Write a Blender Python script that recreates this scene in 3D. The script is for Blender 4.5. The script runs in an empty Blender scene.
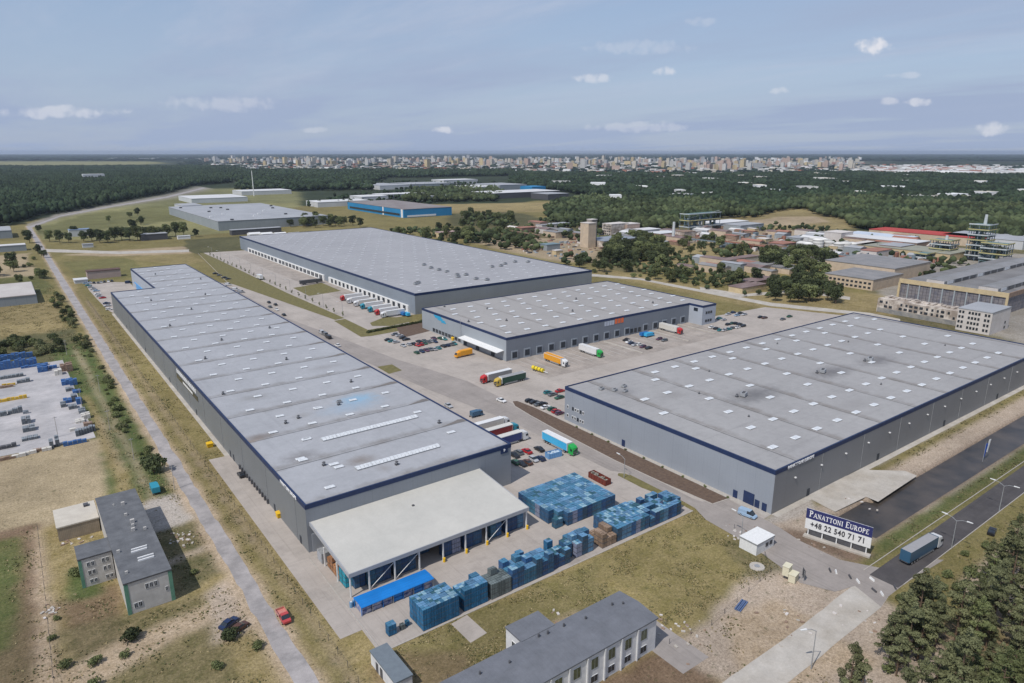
import bpy, bmesh, math, random
import numpy as np
from mathutils import Vector, Matrix, Euler
random.seed(7); rng = np.random.default_rng(7)
R = math.radians
sc = bpy.context.scene
col = sc.collection

# ------------------------------------------------------------------ camera
CAM_H = 100.0; FOC = 690.0; PX, PY, HOR = 512.0, 341.5, 152.0
PITCH = math.atan((PY - HOR) / FOC); YAW = math.atan(529 / 715.6)
cam_d = bpy.data.cameras.new('camera'); cam = bpy.data.objects.new('camera', cam_d); col.objects.link(cam)
cam.location = (0, 0, CAM_H)
cam.rotation_euler = Euler((math.pi / 2 - PITCH, 0, -YAW), 'XYZ')
cam_d.sensor_width = 36; cam_d.lens = FOC / 1024 * 36
cam_d.clip_start = 1; cam_d.clip_end = 200000
sc.camera = cam

# ------------------------------------------------------------------ sky
SUN_EL = R(54); SUN_AZ = math.atan2(-0.97, -0.25)      # compass bearing of the sun seen from above, from +Y towards +X
w = bpy.data.worlds.new('World'); sc.world = w; w.use_nodes = True
nt = w.node_tree; nt.nodes.clear()
N = nt.nodes.new; L = nt.links.new
def wm(op, a, b=None, c=None, clamp=False):
    n = N('ShaderNodeMath'); n.operation = op; n.use_clamp = clamp
    for i, v in enumerate((a, b, c)):
        if v is None: continue
        if isinstance(v, (int, float)): n.inputs[i].default_value = v
        else: L(v, n.inputs[i])
    return n.outputs[0]
out = N('ShaderNodeOutputWorld'); bg = N('ShaderNodeBackground'); bg.inputs['Strength'].default_value = 0.12
sky = N('ShaderNodeTexSky'); sky.sky_type = 'NISHITA'; sky.sun_disc = False
sky.sun_elevation = SUN_EL; sky.sun_rotation = SUN_AZ; sky.altitude = 100
sky.air_density = 1.0; sky.dust_density = 0.4; sky.ozone_density = 2.0
tc = N('ShaderNodeTexCoord'); sep = N('ShaderNodeSeparateXYZ'); L(tc.outputs['Generated'], sep.inputs[0])
zc = wm('ADD', wm('MAXIMUM', sep.outputs['Z'], 0.0), 0.06)
comb = N('ShaderNodeCombineXYZ')
L(wm('DIVIDE', sep.outputs['X'], zc), comb.inputs[0]); L(wm('DIVIDE', sep.outputs['Y'], zc), comb.inputs[1])
def wnoise(scale, detail, rough, rot=0.0, sx=1, sy=1):
    mp = N('ShaderNodeMapping'); L(comb.outputs[0], mp.inputs[0])
    mp.inputs['Rotation'].default_value = (0, 0, rot); mp.inputs['Scale'].default_value = (sx, sy, 1)
    n = N('ShaderNodeTexNoise'); n.inputs['Scale'].default_value = scale; n.inputs['Detail'].default_value = detail
    n.inputs['Roughness'].default_value = rough; L(mp.outputs[0], n.inputs['Vector']); return n.outputs['Fac']
def wramp(v, a, b):
    n = N('ShaderNodeMapRange'); n.inputs[1].default_value = a; n.inputs[2].default_value = b; n.interpolation_type = 'SMOOTHSTEP'
    L(v, n.inputs[0]); return n.outputs[0]
veil = wramp(wnoise(0.30, 7, 0.58, 0.5, 1.0, 0.45), 0.40, 0.72)
wisp = wramp(wnoise(0.42, 10, 0.66, 0.75, 1.2, 0.34), 0.44, 0.70)
mixA = N('ShaderNodeMix'); mixA.data_type = 'RGBA'; L(wm('ADD', wm('MULTIPLY', veil, 0.42), wm('MULTIPLY_ADD', wramp(sep.outputs['Z'], 0.0, 0.22), -0.38, 0.88), None, True), mixA.inputs[0])
L(sky.outputs[0], mixA.inputs[6]); mixA.inputs[7].default_value = (3.0, 3.65, 5.05, 1)
mixB = N('ShaderNodeMix'); mixB.data_type = 'RGBA'; L(wm('MULTIPLY', wm('MULTIPLY', wisp, 0.62), wramp(sep.outputs['Z'], 0.0, 0.16)), mixB.inputs[0])
L(mixA.outputs[2], mixB.inputs[6]); mixB.inputs[7].default_value = (4.5, 4.85, 5.9, 1)
last = mixB.outputs[2]
# small cumulus puffs, each at its own bearing
def bearing(px, py):
    u = px - PX; v = PY - py
    fw = FOC * math.cos(PITCH) + v * math.sin(PITCH); up = v * math.cos(PITCH) - FOC * math.sin(PITCH)
    d = Vector((fw * math.sin(YAW) + u * math.cos(YAW), fw * math.cos(YAW) - u * math.sin(YAW), up)); return d.normalized()
pn = N('ShaderNodeTexNoise'); pn.inputs['Scale'].default_value = 70; pn.inputs['Detail'].default_value = 6; L(tc.outputs['Generated'], pn.inputs['Vector'])
for (px, py, rw, rh, amt) in ((871, 47, 15, 8, .95), (592, 78, 20, 5, .5), (665, 71, 11, 5, .6), (62, 112, 45, 6, .5), (443, 130, 14, 4, .65), (917, 102, 13, 4, .6), (889, 101, 9, 4, .45),
                              (992, 129, 12, 6, .6), (640, 127, 60, 6, .3), (225, 104, 55, 8, .28), (780, 91, 12, 4, .4), (905, 75, 16, 3, .3), (318, 130, 14, 3, .3), (700, 22, 16, 5, .2), (640, 47, 60, 7, .2)):
    c = bearing(px, py); side = Vector((math.cos(YAW), -math.sin(YAW), 0)); upv = side.cross(c).normalized()
    if upv.z < 0: upv = -upv
    def dotn(vec, k):
        n = N('ShaderNodeVectorMath'); n.operation = 'DOT_PRODUCT'; L(tc.outputs['Generated'], n.inputs[0]); n.inputs[1].default_value = vec * k
        return wm('SUBTRACT', n.outputs['Value'], vec.dot(c) * k)
    a = dotn(side, FOC / rw); b = dotn(upv, FOC / rh)
    d2 = wm('ADD', wm('MULTIPLY', a, a), wm('MULTIPLY', b, b))
    front = N('ShaderNodeVectorMath'); front.operation = 'DOT_PRODUCT'; L(tc.outputs['Generated'], front.inputs[0]); front.inputs[1].default_value = c
    m = wm('SUBTRACT', wm('MULTIPLY', pn.outputs['Fac'], 2.4), wm('MULTIPLY', d2, 0.9))
    m = wm('MULTIPLY', wramp(m, 0.45, 1.25), wm('GREATER_THAN', front.outputs['Value'], 0.9))
    mx = N('ShaderNodeMix'); mx.data_type = 'RGBA'; L(wm('MULTIPLY', m, amt), mx.inputs[0]); L(last, mx.inputs[6]); mx.inputs[7].default_value = (6.3, 6.4, 6.9, 1); last = mx.outputs[2]
L(last, bg.inputs['Color']); L(bg.outputs[0], out.inputs[0])

# ------------------------------------------------------------------ sun
sd = bpy.data.lights.new('sun', 'SUN'); sd.energy = 3.5; sd.angle = R(0.5); sd.color = (1.0, 0.955, 0.89)
so = bpy.data.objects.new('sun', sd); col.objects.link(so)
sv = Vector((math.sin(SUN_AZ) * math.cos(SUN_EL), math.cos(SUN_AZ) * math.cos(SUN_EL), math.sin(SUN_EL)))
so.rotation_euler = sv.to_track_quat('Z', 'Y').to_euler(); so.location = (0, 0, 300)
vs = sc.view_settings; vs.view_transform = 'Standard'; vs.look = 'None'; vs.gamma = 1; vs.use_curve_mapping = False; vs.exposure = 0.0
sc.cycles.volume_bounces = 0; sc.cycles.max_bounces = 6

# ------------------------------------------------------------------ helpers
def G(x, y, z=0.0):
    """ground point (at height z) that lies on the sight line of image position x, y"""
    u = x - PX; v = PY - y
    fw = FOC * math.cos(PITCH) + v * math.sin(PITCH); up = v * math.cos(PITCH) - FOC * math.sin(PITCH)
    t = (z - CAM_H) / up; r = u * t; F = fw * t
    return (F * math.sin(YAW) + r * math.cos(YAW), F * math.cos(YAW) - r * math.sin(YAW))

MATS = {}
def mat(name, c1, c2=None, scale=2.0, rough=0.8, detail=5, metal=0.0, rand=0.0, bump=0.0, spec=0.3, coord='Object', lo=0.35, hi=0.65, lines=None, extra=None, grime=0.0, gscale=.35, dirty=None, streak=None):
    """noise-mixed surface; lines = [(axis, period, width, darkness, offset)] draws joints in object space"""
    if name in MATS: return MATS[name]
    m = bpy.data.materials.new(name); m.use_nodes = True; t = m.node_tree; b = t.nodes['Principled BSDF']
    nn = t.nodes.new; ll = t.links.new
    b.inputs['Roughness'].default_value = rough; b.inputs['Metallic'].default_value = metal; b.inputs['Specular IOR Level'].default_value = spec
    if c2 is None: c2 = tuple(v * 0.82 for v in c1)
    tcn = nn('ShaderNodeTexCoord')
    if coord == 'World':
        g = nn('ShaderNodeNewGeometry'); vec = g.outputs['Position']
    else: vec = tcn.outputs[coord]
    no = nn('ShaderNodeTexNoise'); no.inputs['Scale'].default_value = scale; no.inputs['Detail'].default_value = detail; no.inputs['Roughness'].default_value = 0.6
    ll(vec, no.inputs['Vector'])
    mr = nn('ShaderNodeMapRange'); mr.inputs[1].default_value = lo; mr.inputs[2].default_value = hi; ll(no.outputs['Fac'], mr.inputs[0])
    mx = nn('ShaderNodeMix'); mx.data_type = 'RGBA'; ll(mr.outputs[0], mx.inputs[0]); mx.inputs[6].default_value = (*c2, 1); mx.inputs[7].default_value = (*c1, 1)
    o = mx.outputs[2]
    def mul(o, fac):
        k = nn('ShaderNodeMix'); k.data_type = 'RGBA'; k.blend_type = 'MULTIPLY'; k.inputs[0].default_value = 1; ll(o, k.inputs[6]); ll(fac, k.inputs[7]); return k.outputs[2]
    def mth(op, a, b_=None, c=None):
        n = nn('ShaderNodeMath'); n.operation = op
        for i, v in enumerate((a, b_, c)):
            if v is None: continue
            if isinstance(v, (int, float)): n.inputs[i].default_value = v
            else: ll(v, n.inputs[i])
        return n.outputs[0]
    if dirty:
        sq = nn('ShaderNodeSeparateXYZ'); ll(vec, sq.inputs[0])
        for (ax, per, off, wd, amt, tint) in dirty:
            v = mth('MULTIPLY', mth('ABSOLUTE', mth('SUBTRACT', mth('FRACT', mth('DIVIDE', mth('ADD', sq.outputs[ax], off + per * 0.5), per)), 0.5)), per)
            near = nn('ShaderNodeMapRange'); near.inputs[1].default_value = wd; near.inputs[2].default_value = 0; near.inputs[3].default_value = 0; near.inputs[4].default_value = 1; ll(v, near.inputs[0])
            g3 = nn('ShaderNodeTexNoise'); g3.inputs['Scale'].default_value = .11; g3.inputs['Detail'].default_value = 8; g3.inputs['Roughness'].default_value = .72; ll(vec, g3.inputs['Vector'])
            k3 = nn('ShaderNodeMapRange'); k3.inputs[1].default_value = .68; k3.inputs[2].default_value = 1.0; k3.inputs[3].default_value = 0; k3.inputs[4].default_value = amt; ll(mth('ADD', g3.outputs['Fac'], mth('MULTIPLY', near.outputs[0], .42)), k3.inputs[0])
            m3 = nn('ShaderNodeMix'); m3.data_type = 'RGBA'; ll(mth('MULTIPLY', k3.outputs[0], mth('GREATER_THAN', near.outputs[0], 0.0)), m3.inputs[0]); ll(o, m3.inputs[6]); m3.inputs[7].default_value = (*tint, 1); o = m3.outputs[2]
    if streak:
        for (sx, sy, amt, th) in streak:
            mp = nn('ShaderNodeMapping'); mp.inputs['Scale'].default_value = (sx, sy, 1); ll(vec, mp.inputs[0]); g4 = nn('ShaderNodeTexNoise'); g4.inputs['Scale'].default_value = 1; g4.inputs['Detail'].default_value = 5; g4.inputs['Roughness'].default_value = .65; ll(mp.outputs[0], g4.inputs['Vector'])
            r4 = nn('ShaderNodeMapRange'); r4.inputs[1].default_value = th; r4.inputs[2].default_value = th + .12; r4.inputs[3].default_value = 1; r4.inputs[4].default_value = 1 - amt; ll(g4.outputs['Fac'], r4.inputs[0]); o = mul(o, r4.outputs[0])
    if grime:
        for gs, ga in ((gscale, grime), (gscale * 7, grime * .7)):
            g2 = nn('ShaderNodeTexNoise'); g2.inputs['Scale'].default_value = gs; g2.inputs['Detail'].default_value = 7; g2.inputs['Roughness'].default_value = .7; ll(vec, g2.inputs['Vector'])
            r2 = nn('ShaderNodeMapRange'); r2.inputs[1].default_value = .3; r2.inputs[2].default_value = .7; r2.inputs[3].default_value = 1 - ga; r2.inputs[4].default_value = 1 + ga; ll(g2.outputs['Fac'], r2.inputs[0]); o = mul(o, r2.outputs[0])
    if rand:
        oi = nn('ShaderNodeObjectInfo'); f = mth('MULTIPLY_ADD', oi.outputs['Random'], 2 * rand, 1 - rand); o = mul(o, f)
    if lines:
        sp = nn('ShaderNodeSeparateXYZ'); ll(vec, sp.inputs[0])
        for (ax, per, wd, dk, off) in lines:
            v = mth('ABSOLUTE', mth('SUBTRACT', mth('FRACT', mth('DIVIDE', mth('ADD', sp.outputs[ax], off + per * 0.5), per)), 0.5))
            lin = mth('LESS_THAN', v, wd / per / 2)
            o = mul(o, mth('SUBTRACT', 1.0, mth('MULTIPLY', lin, dk)))
    if extra: o = extra(t, nn, ll, mth, mul, vec, o, b)
    ll(o, b.inputs['Base Color'])
    if bump:
        bp = nn('ShaderNodeBump'); bp.inputs['Strength'].default_value = bump; bp.inputs['Distance'].default_value = 0.1; ll(no.outputs['Fac'], bp.inputs['Height']); ll(bp.outputs[0], b.inputs['Normal'])
    MATS[name] = m; return m

class MB:
    def __init__(s): s.v = []; s.f = []; s.m = []
    def face(s, pts, mi=0):
        n = len(s.v); s.v += [tuple(p) for p in pts]; s.f.append(tuple(range(n, n + len(pts)))); s.m.append(mi); return s
    def box(s, x0, y0, z0, x1, y1, z1, mi=0, top=None, rz=0, piv=None):
        n = len(s.v); P = [(x0, y0, z0), (x1, y0, z0), (x1, y1, z0), (x0, y1, z0), (x0, y0, z1), (x1, y0, z1), (x1, y1, z1), (x0, y1, z1)]
        if rz:
            cx, cy = piv or ((x0 + x1) / 2, (y0 + y1) / 2); c, q = math.cos(rz), math.sin(rz)
            P = [(cx + (x - cx) * c - (y - cy) * q, cy + (x - cx) * q + (y - cy) * c, z) for x, y, z in P]
        s.v += P
        for k, f in enumerate(((0, 3, 2, 1), (4, 5, 6, 7), (0, 1, 5, 4), (1, 2, 6, 5), (2, 3, 7, 6), (3, 0, 4, 7))):
            s.f.append(tuple(n + i for i in f)); s.m.append(top if (top is not None and k == 1) else mi)
        return s
    def prism(s, poly, z0, z1, mi=0, top=None, bottom=True):
        n = len(s.v); k = len(poly); s.v += [(x, y, z0) for x, y in poly] + [(x, y, z1) for x, y in poly]
        for i in range(k):
            j = (i + 1) % k; s.f.append((n + i, n + j, n + k + j, n + k + i)); s.m.append(mi)
        s.f.append(tuple(n + k + i for i in range(k))); s.m.append(mi if top is None else top)
        if bottom: s.f.append(tuple(n + i for i in reversed(range(k)))); s.m.append(mi)
        return s
    def tube(s, a, b, r, r2=None, n=8, mi=0):
        a = Vector(a); b = Vector(b); r2 = r if r2 is None else r2; d = (b - a).normalized()
        u = d.cross(Vector((0, 0, 1)) if abs(d.z) < 0.9 else Vector((1, 0, 0))).normalized(); w_ = d.cross(u)
        k = len(s.v)
        for c, q in ((a, r), (b, r2)):
            for i in range(n):
                t = 2 * math.pi * i / n; s.v.append(tuple(c + u * (q * math.cos(t)) + w_ * (q * math.sin(t))))
        for i in range(n):
            j = (i + 1) % n; s.f.append((k + i, k + n + i, k + n + j, k + j)); s.m.append(mi)
        s.f.append(tuple(k + i for i in range(n))); s.m.append(mi)
        s.f.append(tuple(k + n + i for i in reversed(range(n)))); s.m.append(mi)
        return s
    def loft(s, rings, mi=0, cap=True):
        n = len(rings[0]); k = len(s.v)
        for r in rings: s.v += [tuple(p) for p in r]
        for a in range(len(rings) - 1):
            for i in range(n):
                j = (i + 1) % n; s.f.append((k + a * n + i, k + a * n + j, k + (a + 1) * n + j, k + (a + 1) * n + i)); s.m.append(mi)
        if cap:
            s.f.append(tuple(k + i for i in reversed(range(n)))); s.m.append(mi)
            s.f.append(tuple(k + (len(rings) - 1) * n + i for i in range(n))); s.m.append(mi)
        return s
    def mesh(s, name, mats, smooth=False):
        me = bpy.data.meshes.new(name); me.from_pydata(s.v, [], s.f)
        if not isinstance(mats, (list, tuple)): mats = [mats]
        for m in mats: me.materials.append(m)
        me.polygons.foreach_set('material_index', s.m)
        if smooth: me.polygons.foreach_set('use_smooth', [True] * len(s.f))
        bm = bmesh.new(); bm.from_mesh(me); bmesh.ops.recalc_face_normals(bm, faces=bm.faces); bm.to_mesh(me); bm.free()
        me.update(); return me
    def build(s, name, mats, parent=None, loc=(0, 0, 0), rz=0, smooth=False, label=None):
        o = bpy.data.objects.new(name, s.mesh(name, mats, smooth)); col.objects.link(o); o.location = loc; o.rotation_euler = (0, 0, rz)
        if parent: o.parent = parent
        if label: o['label'] = label
        return o
def tag(o, label, cat, group=None, kind=None):
    o['label'] = label; o['category'] = cat
    if group: o['group'] = group
    if kind: o['kind'] = kind
    return o
def thing(name, label, cat, loc=(0, 0, 0), rz=0, group=None):
    o = bpy.data.objects.new(name, None); col.objects.link(o); o.empty_display_size = 0.5
    o.location = loc; o.rotation_euler = (0, 0, rz); return tag(o, label, cat, group)
def link(name, me, parent=None, loc=(0, 0, 0), rz=0):
    o = bpy.data.objects.new(name, me); col.objects.link(o); o.location = loc; o.rotation_euler = (0, 0, rz); o.parent = parent; return o
def struct(o, label, cat): return tag(o, label, cat, None, 'structure')
def dup(root, loc, rz=0, label=None, group=None, s=None):
    r = root.copy(); col.objects.link(r); r.location = loc; r.rotation_euler = (0, 0, rz)
    if s is not None: r.scale = s if isinstance(s, tuple) else (s, s, s)
    if label: r['label'] = label
    if group: r['group'] = group
    for ch in KIDS(root):
        c = ch.copy(); col.objects.link(c); c.parent = r
        for g in KIDS(ch): d = g.copy(); col.objects.link(d); d.parent = c
    return r
_kids = {}
def KIDS(o):
    if o.name not in _kids: _kids[o.name] = list(o.children)
    return _kids[o.name]
def delete(root):
    for c in list(root.children):
        for g in list(c.children): bpy.data.objects.remove(g)
        bpy.data.objects.remove(c)
    bpy.data.objects.remove(root)

# value noise for python-side shaping
_perm = rng.random((256, 256))
def vnoise(x, y, s=1.0):
    x = np.asarray(x, float) / s; y = np.asarray(y, float) / s
    xi = np.floor(x).astype(int); yi = np.floor(y).astype(int); fx = x - xi; fy = y - yi
    fx = fx * fx * (3 - 2 * fx); fy = fy * fy * (3 - 2 * fy)
    g = lambda a, b: _perm[a % 256, b % 256]
    return (g(xi, yi) * (1 - fx) + g(xi + 1, yi) * fx) * (1 - fy) + (g(xi, yi + 1) * (1 - fx) + g(xi + 1, yi + 1) * fx) * fy
def fbm(x, y, s): return (vnoise(x, y, s) + 0.5 * vnoise(x + 31, y + 7, s / 2.1) + 0.25 * vnoise(x + 5, y + 77, s / 4.3)) / 1.75
def inside(poly, X, Y):
    r = np.zeros(X.shape, bool); n = len(poly)
    for i in range(n):
        x0, y0 = poly[i]; x1, y1 = poly[(i + 1) % n]
        if y0 == y1: continue
        c = ((y0 > Y) != (y1 > Y)) & (X < (x1 - x0) * (Y - y0) / (y1 - y0) + x0); r ^= c
    return r
def sheet(name, poly, z, m, label, cat='pavement', jag=0.0, step=3.0):
    pts = []
    n = len(poly)
    for i in range(n):
        a = poly[i]; b = poly[(i + 1) % n]; d = math.hypot(b[0] - a[0], b[1] - a[1]); k = max(1, int(d / step)) if jag else 1
        for j in range(k):
            t = j / k; x = a[0] + (b[0] - a[0]) * t; y = a[1] + (b[1] - a[1]) * t
            if jag:
                x += (float(fbm(x * 1.0, y, 4.0)) - 0.5) * 2 * jag; y += (float(fbm(x + 50, y + 9, 4.0)) - 0.5) * 2 * jag
            pts.append((x, y))
    me = bpy.data.meshes.new(name); bm = bmesh.new(); vs_ = [bm.verts.new((x, y, z)) for x, y in pts]
    from mathutils.geometry import tessellate_polygon
    vs_2 = vs_
    for tri in tessellate_polygon([[Vector((x, y, 0)) for x, y in pts]]):
        try: bm.faces.new([vs_2[i] for i in tri])
        except ValueError: pass
    bm.normal_update()
    for f in bm.faces:
        if f.normal.z < 0: f.normal_flip()
    bm.to_mesh(me); bm.free(); me.materials.append(m)
    o = bpy.data.objects.new(name, me); col.objects.link(o); return struct(o, label, cat)
def rect(x0, y0, x1, y1): return [(x0, y0), (x1, y0), (x1, y1), (x0, y1)]
def gp(*pts): return [G(*p) for p in pts]

# ------------------------------------------------------------------ ground
def axis(a, b, fine, far_lo, far_hi):
    c = list(np.arange(a, b, fine)); st = fine; x = b
    while x < far_hi:
        c.append(x); st = min(st * 1.03, 3.5) if x < 1100 else st * 1.035; x += st
    c.append(far_hi); st = fine; x = a - fine; lo = []
    while x > far_lo:
        lo.append(x); st = st * 1.12; x -= st
    lo.append(far_lo); return np.array(lo[::-1] + c)
xs = axis(-30, 215, 0.9, -9000, 42000); ys = axis(25, 250, 0.9, -3000, 42000)
GX, GY = np.meshgrid(xs, ys); GX = GX.ravel(); GY = GY.ravel(); nx, ny = len(xs), len(ys)
GZ = np.zeros_like(GX)
DIST = np.hypot(GX, GY)
PAL = dict(dry=((.195, .155, .065), (.31, .245, .13)), green=((.085, .095, .034), (.15, .14, .06)), lush=((.06, .09, .028), (.11, .125, .048)), olive=((.15, .132, .05), (.225, .185, .085)),
           sand=((.47, .37, .27), (.33, .25, .165)), pink=((.42, .345, .275), (.35, .28, .215)), dirt=((.14, .095, .062), (.215, .15, .10)), brown=((.16, .115, .085), (.21, .15, .11)), wood=((.026, .036, .020), (.036, .048, .026)),
           lawn=((.225, .18, .072), (.315, .245, .125)), hay=((.30, .24, .15), (.38, .305, .20)), concrete=((.42, .38, .34), (.36, .32, .28)), town=((.16, .16, .13), (.30, .28, .25)), scrub=((.085, .085, .038), (.19, .155, .085)), pale=((.19, .19, .085), (.25, .235, .12)),
           grey=((.30, .28, .25), (.24, .21, .175)), bush=((.07, .075, .035), (.14, .125, .065)), track=((.24, .185, .13), (.30, .235, .165)))
CA = np.tile(np.array(PAL['olive'][0]), (len(GX), 1)); CB = np.tile(np.array(PAL['olive'][1]), (len(GX), 1))
def paint(poly, key, warp=2.0, scale=6.0, amt=1.0):
    p = np.array(poly); m = warp + 2
    bb = (GX > p[:, 0].min() - m) & (GX < p[:, 0].max() + m) & (GY > p[:, 1].min() - m) & (GY < p[:, 1].max() + m)
    idx = np.nonzero(bb)[0]; X = GX[idx]; Y = GY[idx]
    wx = (fbm(X, Y, scale) - 0.5) * 2 * warp; wy = (fbm(X + 133, Y + 61, scale) - 0.5) * 2 * warp
    sel = idx[inside(poly, X + wx, Y + wy)]
    CA[sel] = CA[sel] * (1 - amt) + np.array(PAL[key][0]) * amt; CB[sel] = CB[sel] * (1 - amt) + np.array(PAL[key][1]) * amt
# far country
far = (DIST > 1500); CA[far] = PAL['wood'][0]; CB[far] = PAL['wood'][1]
paint(gp((0, 227.5), (30, 221), (60, 214), (110, 205), (160, 195), (196, 187), (230, 186), (230, 164), (-60, 164), (-60, 228)), 'wood', 25, 90)
paint(gp((-80, 165.5), (60, 165.8), (130, 165.2), (170, 163.0), (150, 161.5), (-80, 161.2)), 'pale', 90, 500)
paint(gp((205, 167), (300, 171), (512, 172), (700, 175), (870, 173), (1024, 175), (1100, 176), (1100, 169), (860, 165), (860, 158.5), (500, 157.6), (205, 159)), 'town', 70, 250)
paint(gp((600, 158), (1200, 159), (1200, 164), (860, 164), (850, 158.8)), 'wood', 70, 250)
paint(gp((300, 193), (380, 190), (372, 180), (512, 180), (540, 190), (540, 200), (512, 205), (460, 205), (300, 206)), 'wood', 20, 90)
paint(gp((400, 205), (560, 202), (560, 212), (450, 213)), 'dry', 14, 60)
# middle distance: works area on the right
paint(gp((440, 232), (512, 222), (600, 222), (720, 214), (850, 222), (960, 238), (1100, 252), (1300, 330), (1024, 352), (860, 312), (760, 300), (640, 274), (560, 260)), 'scrub', 10, 40)
paint(gp((640, 242), (760, 238), (860, 240), (960, 248), (1100, 262), (1200, 330), (1024, 345), (880, 300), (860, 280), (800, 262), (700, 250)), 'grey', 8, 30)
paint(gp((470, 240), (600, 236), (600, 262), (560, 262), (500, 250)), 'sand', 8, 18, .7)
paint(gp((600, 246), (760, 240), (760, 262), (640, 268)), 'dry', 6, 18)
paint(gp((640, 270), (760, 258), (870, 270), (870, 312), (760, 303), (640, 282)), 'olive', 6, 18)
paint(gp((700, 290), (870, 293), (905, 300), (900, 318), (850, 312), (740, 305)), 'dry', 5, 14)
paint(gp((690, 232), (820, 226), (850, 240), (780, 244), (690, 242)), 'sand', 8, 18, .7)
paint(gp((560, 200), (700, 205), (770, 218), (880, 232), (960, 239), (1200, 262), (1200, 180), (512, 178), (512, 190)), 'wood', 14, 50)
paint(gp((715, 221), (740, 217), (770, 211), (800, 207), (845, 218), (856, 229), (740, 230)), 'dry', 8, 30)
paint(gp((745, 222), (780, 217), (815, 216), (830, 222), (780, 226)), 'sand', 8, 25, .7)
paint(gp((450, 214), (512, 212), (560, 222), (512, 226), (450, 226)), 'bush', 10, 30)
paint(gp((584, 272), (600, 268), (905, 322), (860, 330), (720, 300)), 'dry', 3, 10)
# field strip with pale path behind the back building
paint(gp((30, 226), (60, 216), (110, 206), (165, 197), (190, 190), (240, 188), (300, 192), (300, 206), (236, 232), (150, 240), (40, 240)), 'pale', 12, 40, .8)
paint(gp((40, 236), (200, 218), (180, 203), (90, 214), (35, 228)), 'green', 10, 30, .7)
paint(gp((28, 224), (60, 213.5), (110, 204.5), (165, 195), (200, 186.5), (212, 188.5), (170, 198.5), (110, 208), (60, 217.5), (32, 228)), 'grey', 4, 20)
paint(gp((52, 255), (236, 243), (240, 250), (205, 256), (190, 266), (110, 300), (78, 310), (56, 272)), 'olive', 6, 18)
paint(gp((60, 262), (130, 258), (150, 275), (90, 285)), 'green', 6, 18, .6)
paint(gp((120, 258), (190, 250), (205, 262), (180, 266)), 'dry', 6, 18, .6)
paint(gp((95, 252), (189, 246), (190, 253.5), (120, 256), (60, 255)), 'sand', 4, 16, .8)
paint(gp((185, 240), (240, 236), (243, 250), (200, 255), (186, 250)), 'bush', 4, 14)
# left fields
paint([(-14, 480), (26, 480), (26, 640), (-10, 640)], 'olive', 4, 14)
paint([(-14, 590), (24, 600), (24, 720), (-10, 700)], 'green', 5, 14)
paint([(-20, 700), (22, 700), (22, 860), (-20, 860)], 'hay', 8, 20)
paint([(-40, 430), (20, 430), (26, 570), (-40, 570)], 'dry', 5, 14)
paint([(-40, 395), (26, 395), (26, 470), (-40, 470)], 'bush', 5, 10)
paint([(14, 215), (31, 215), (30, 430), (12, 430)], 'lush', 2.5, 9)
paint([(-60, 208), (14, 210), (17, 276), (-60, 278)], 'hay', 2.5, 8)
paint([(17, 210), (22, 205), (20, 330), (17.5, 330)], 'dry', 1.2, 6)
paint([(24, 210), (26, 210), (23.5, 420), (21.5, 420)], 'sand', 1.0, 6, .6)
paint([(20, 240), (21, 240), (21.5, 300), (20, 300)], 'sand', 0.8, 5, .7)
paint([(-60, 145), (-5, 120), (-3.5, 217), (-60, 222)], 'dirt', 1.5, 7)
paint([(-60, 150), (-8, 120), (-7.5, 170), (-8.5, 212), (-60, 218)], 'green', 1.6, 6)
paint([(-60, 160), (-9, 150), (-10, 205), (-60, 210)], 'lush', 2.6, 6, .5)
paint([(-60, 150), (-7, 130), (-6, 165), (-8, 190), (-12, 160), (-60, 170)], 'dirt', 2.6, 5, .7)
paint([(-5, 120), (34, 110), (34, 210), (22, 214), (-3, 213)], 'dry', 1.5, 7)
paint([(20, 160), (31, 162), (31, 192), (20, 196)], 'scrub', 2.0, 5)
paint([(-2, 145), (9, 145), (9, 172), (-3, 172)], 'dirt', 2.4, 5, .8)
paint([(0, 172), (6, 170), (7, 186), (0, 186)], 'lush', 1.5, 4)
paint([(-3, 120), (24, 112), (24, 156), (-3, 162)], 'scrub', 3, 6, .7)
paint([(-8, 140), (-4, 139), (-3.2, 213), (-5, 214)], 'sand', 1.0, 5, .9)
paint([(-5, 146), (12, 150), (32, 152), (33, 146), (14, 142), (-2, 137)], 'sand', 1.4, 5, .9)
paint([(23, 136), (32, 137), (32, 160), (26, 156)], 'pink', 1.0, 5)
paint([(19.6, 192), (33, 194), (33, 214), (20, 213)], 'concrete', 0.8, 5)
paint([(20, 173), (32, 176), (32, 178), (20, 175)], 'pink', 0.5, 4)
paint([(31.0, 100), (38.2, 100), (38.0, 1190), (31.4, 1190)], 'sand', 1.3, 5)
paint([(37.6, 100), (50, 100), (50, 600), (37.8, 700)], 'dry', 0.9, 6)
paint([(38.5, 100), (41, 100), (41, 600), (38.5, 600)], 'olive', 1.2, 5, .8)
paint([(43.5, 232), (49, 232), (49, 540), (43.5, 540)], 'olive', 1.8, 6, .7)
paint([(41.2, 105), (42.4, 105), (42.3, 560), (41.1, 560)], 'track', 0.3, 4)
paint([(50, 480), (78, 503), (78, 640), (42, 640), (42, 560)], 'olive', 3, 8)
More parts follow.
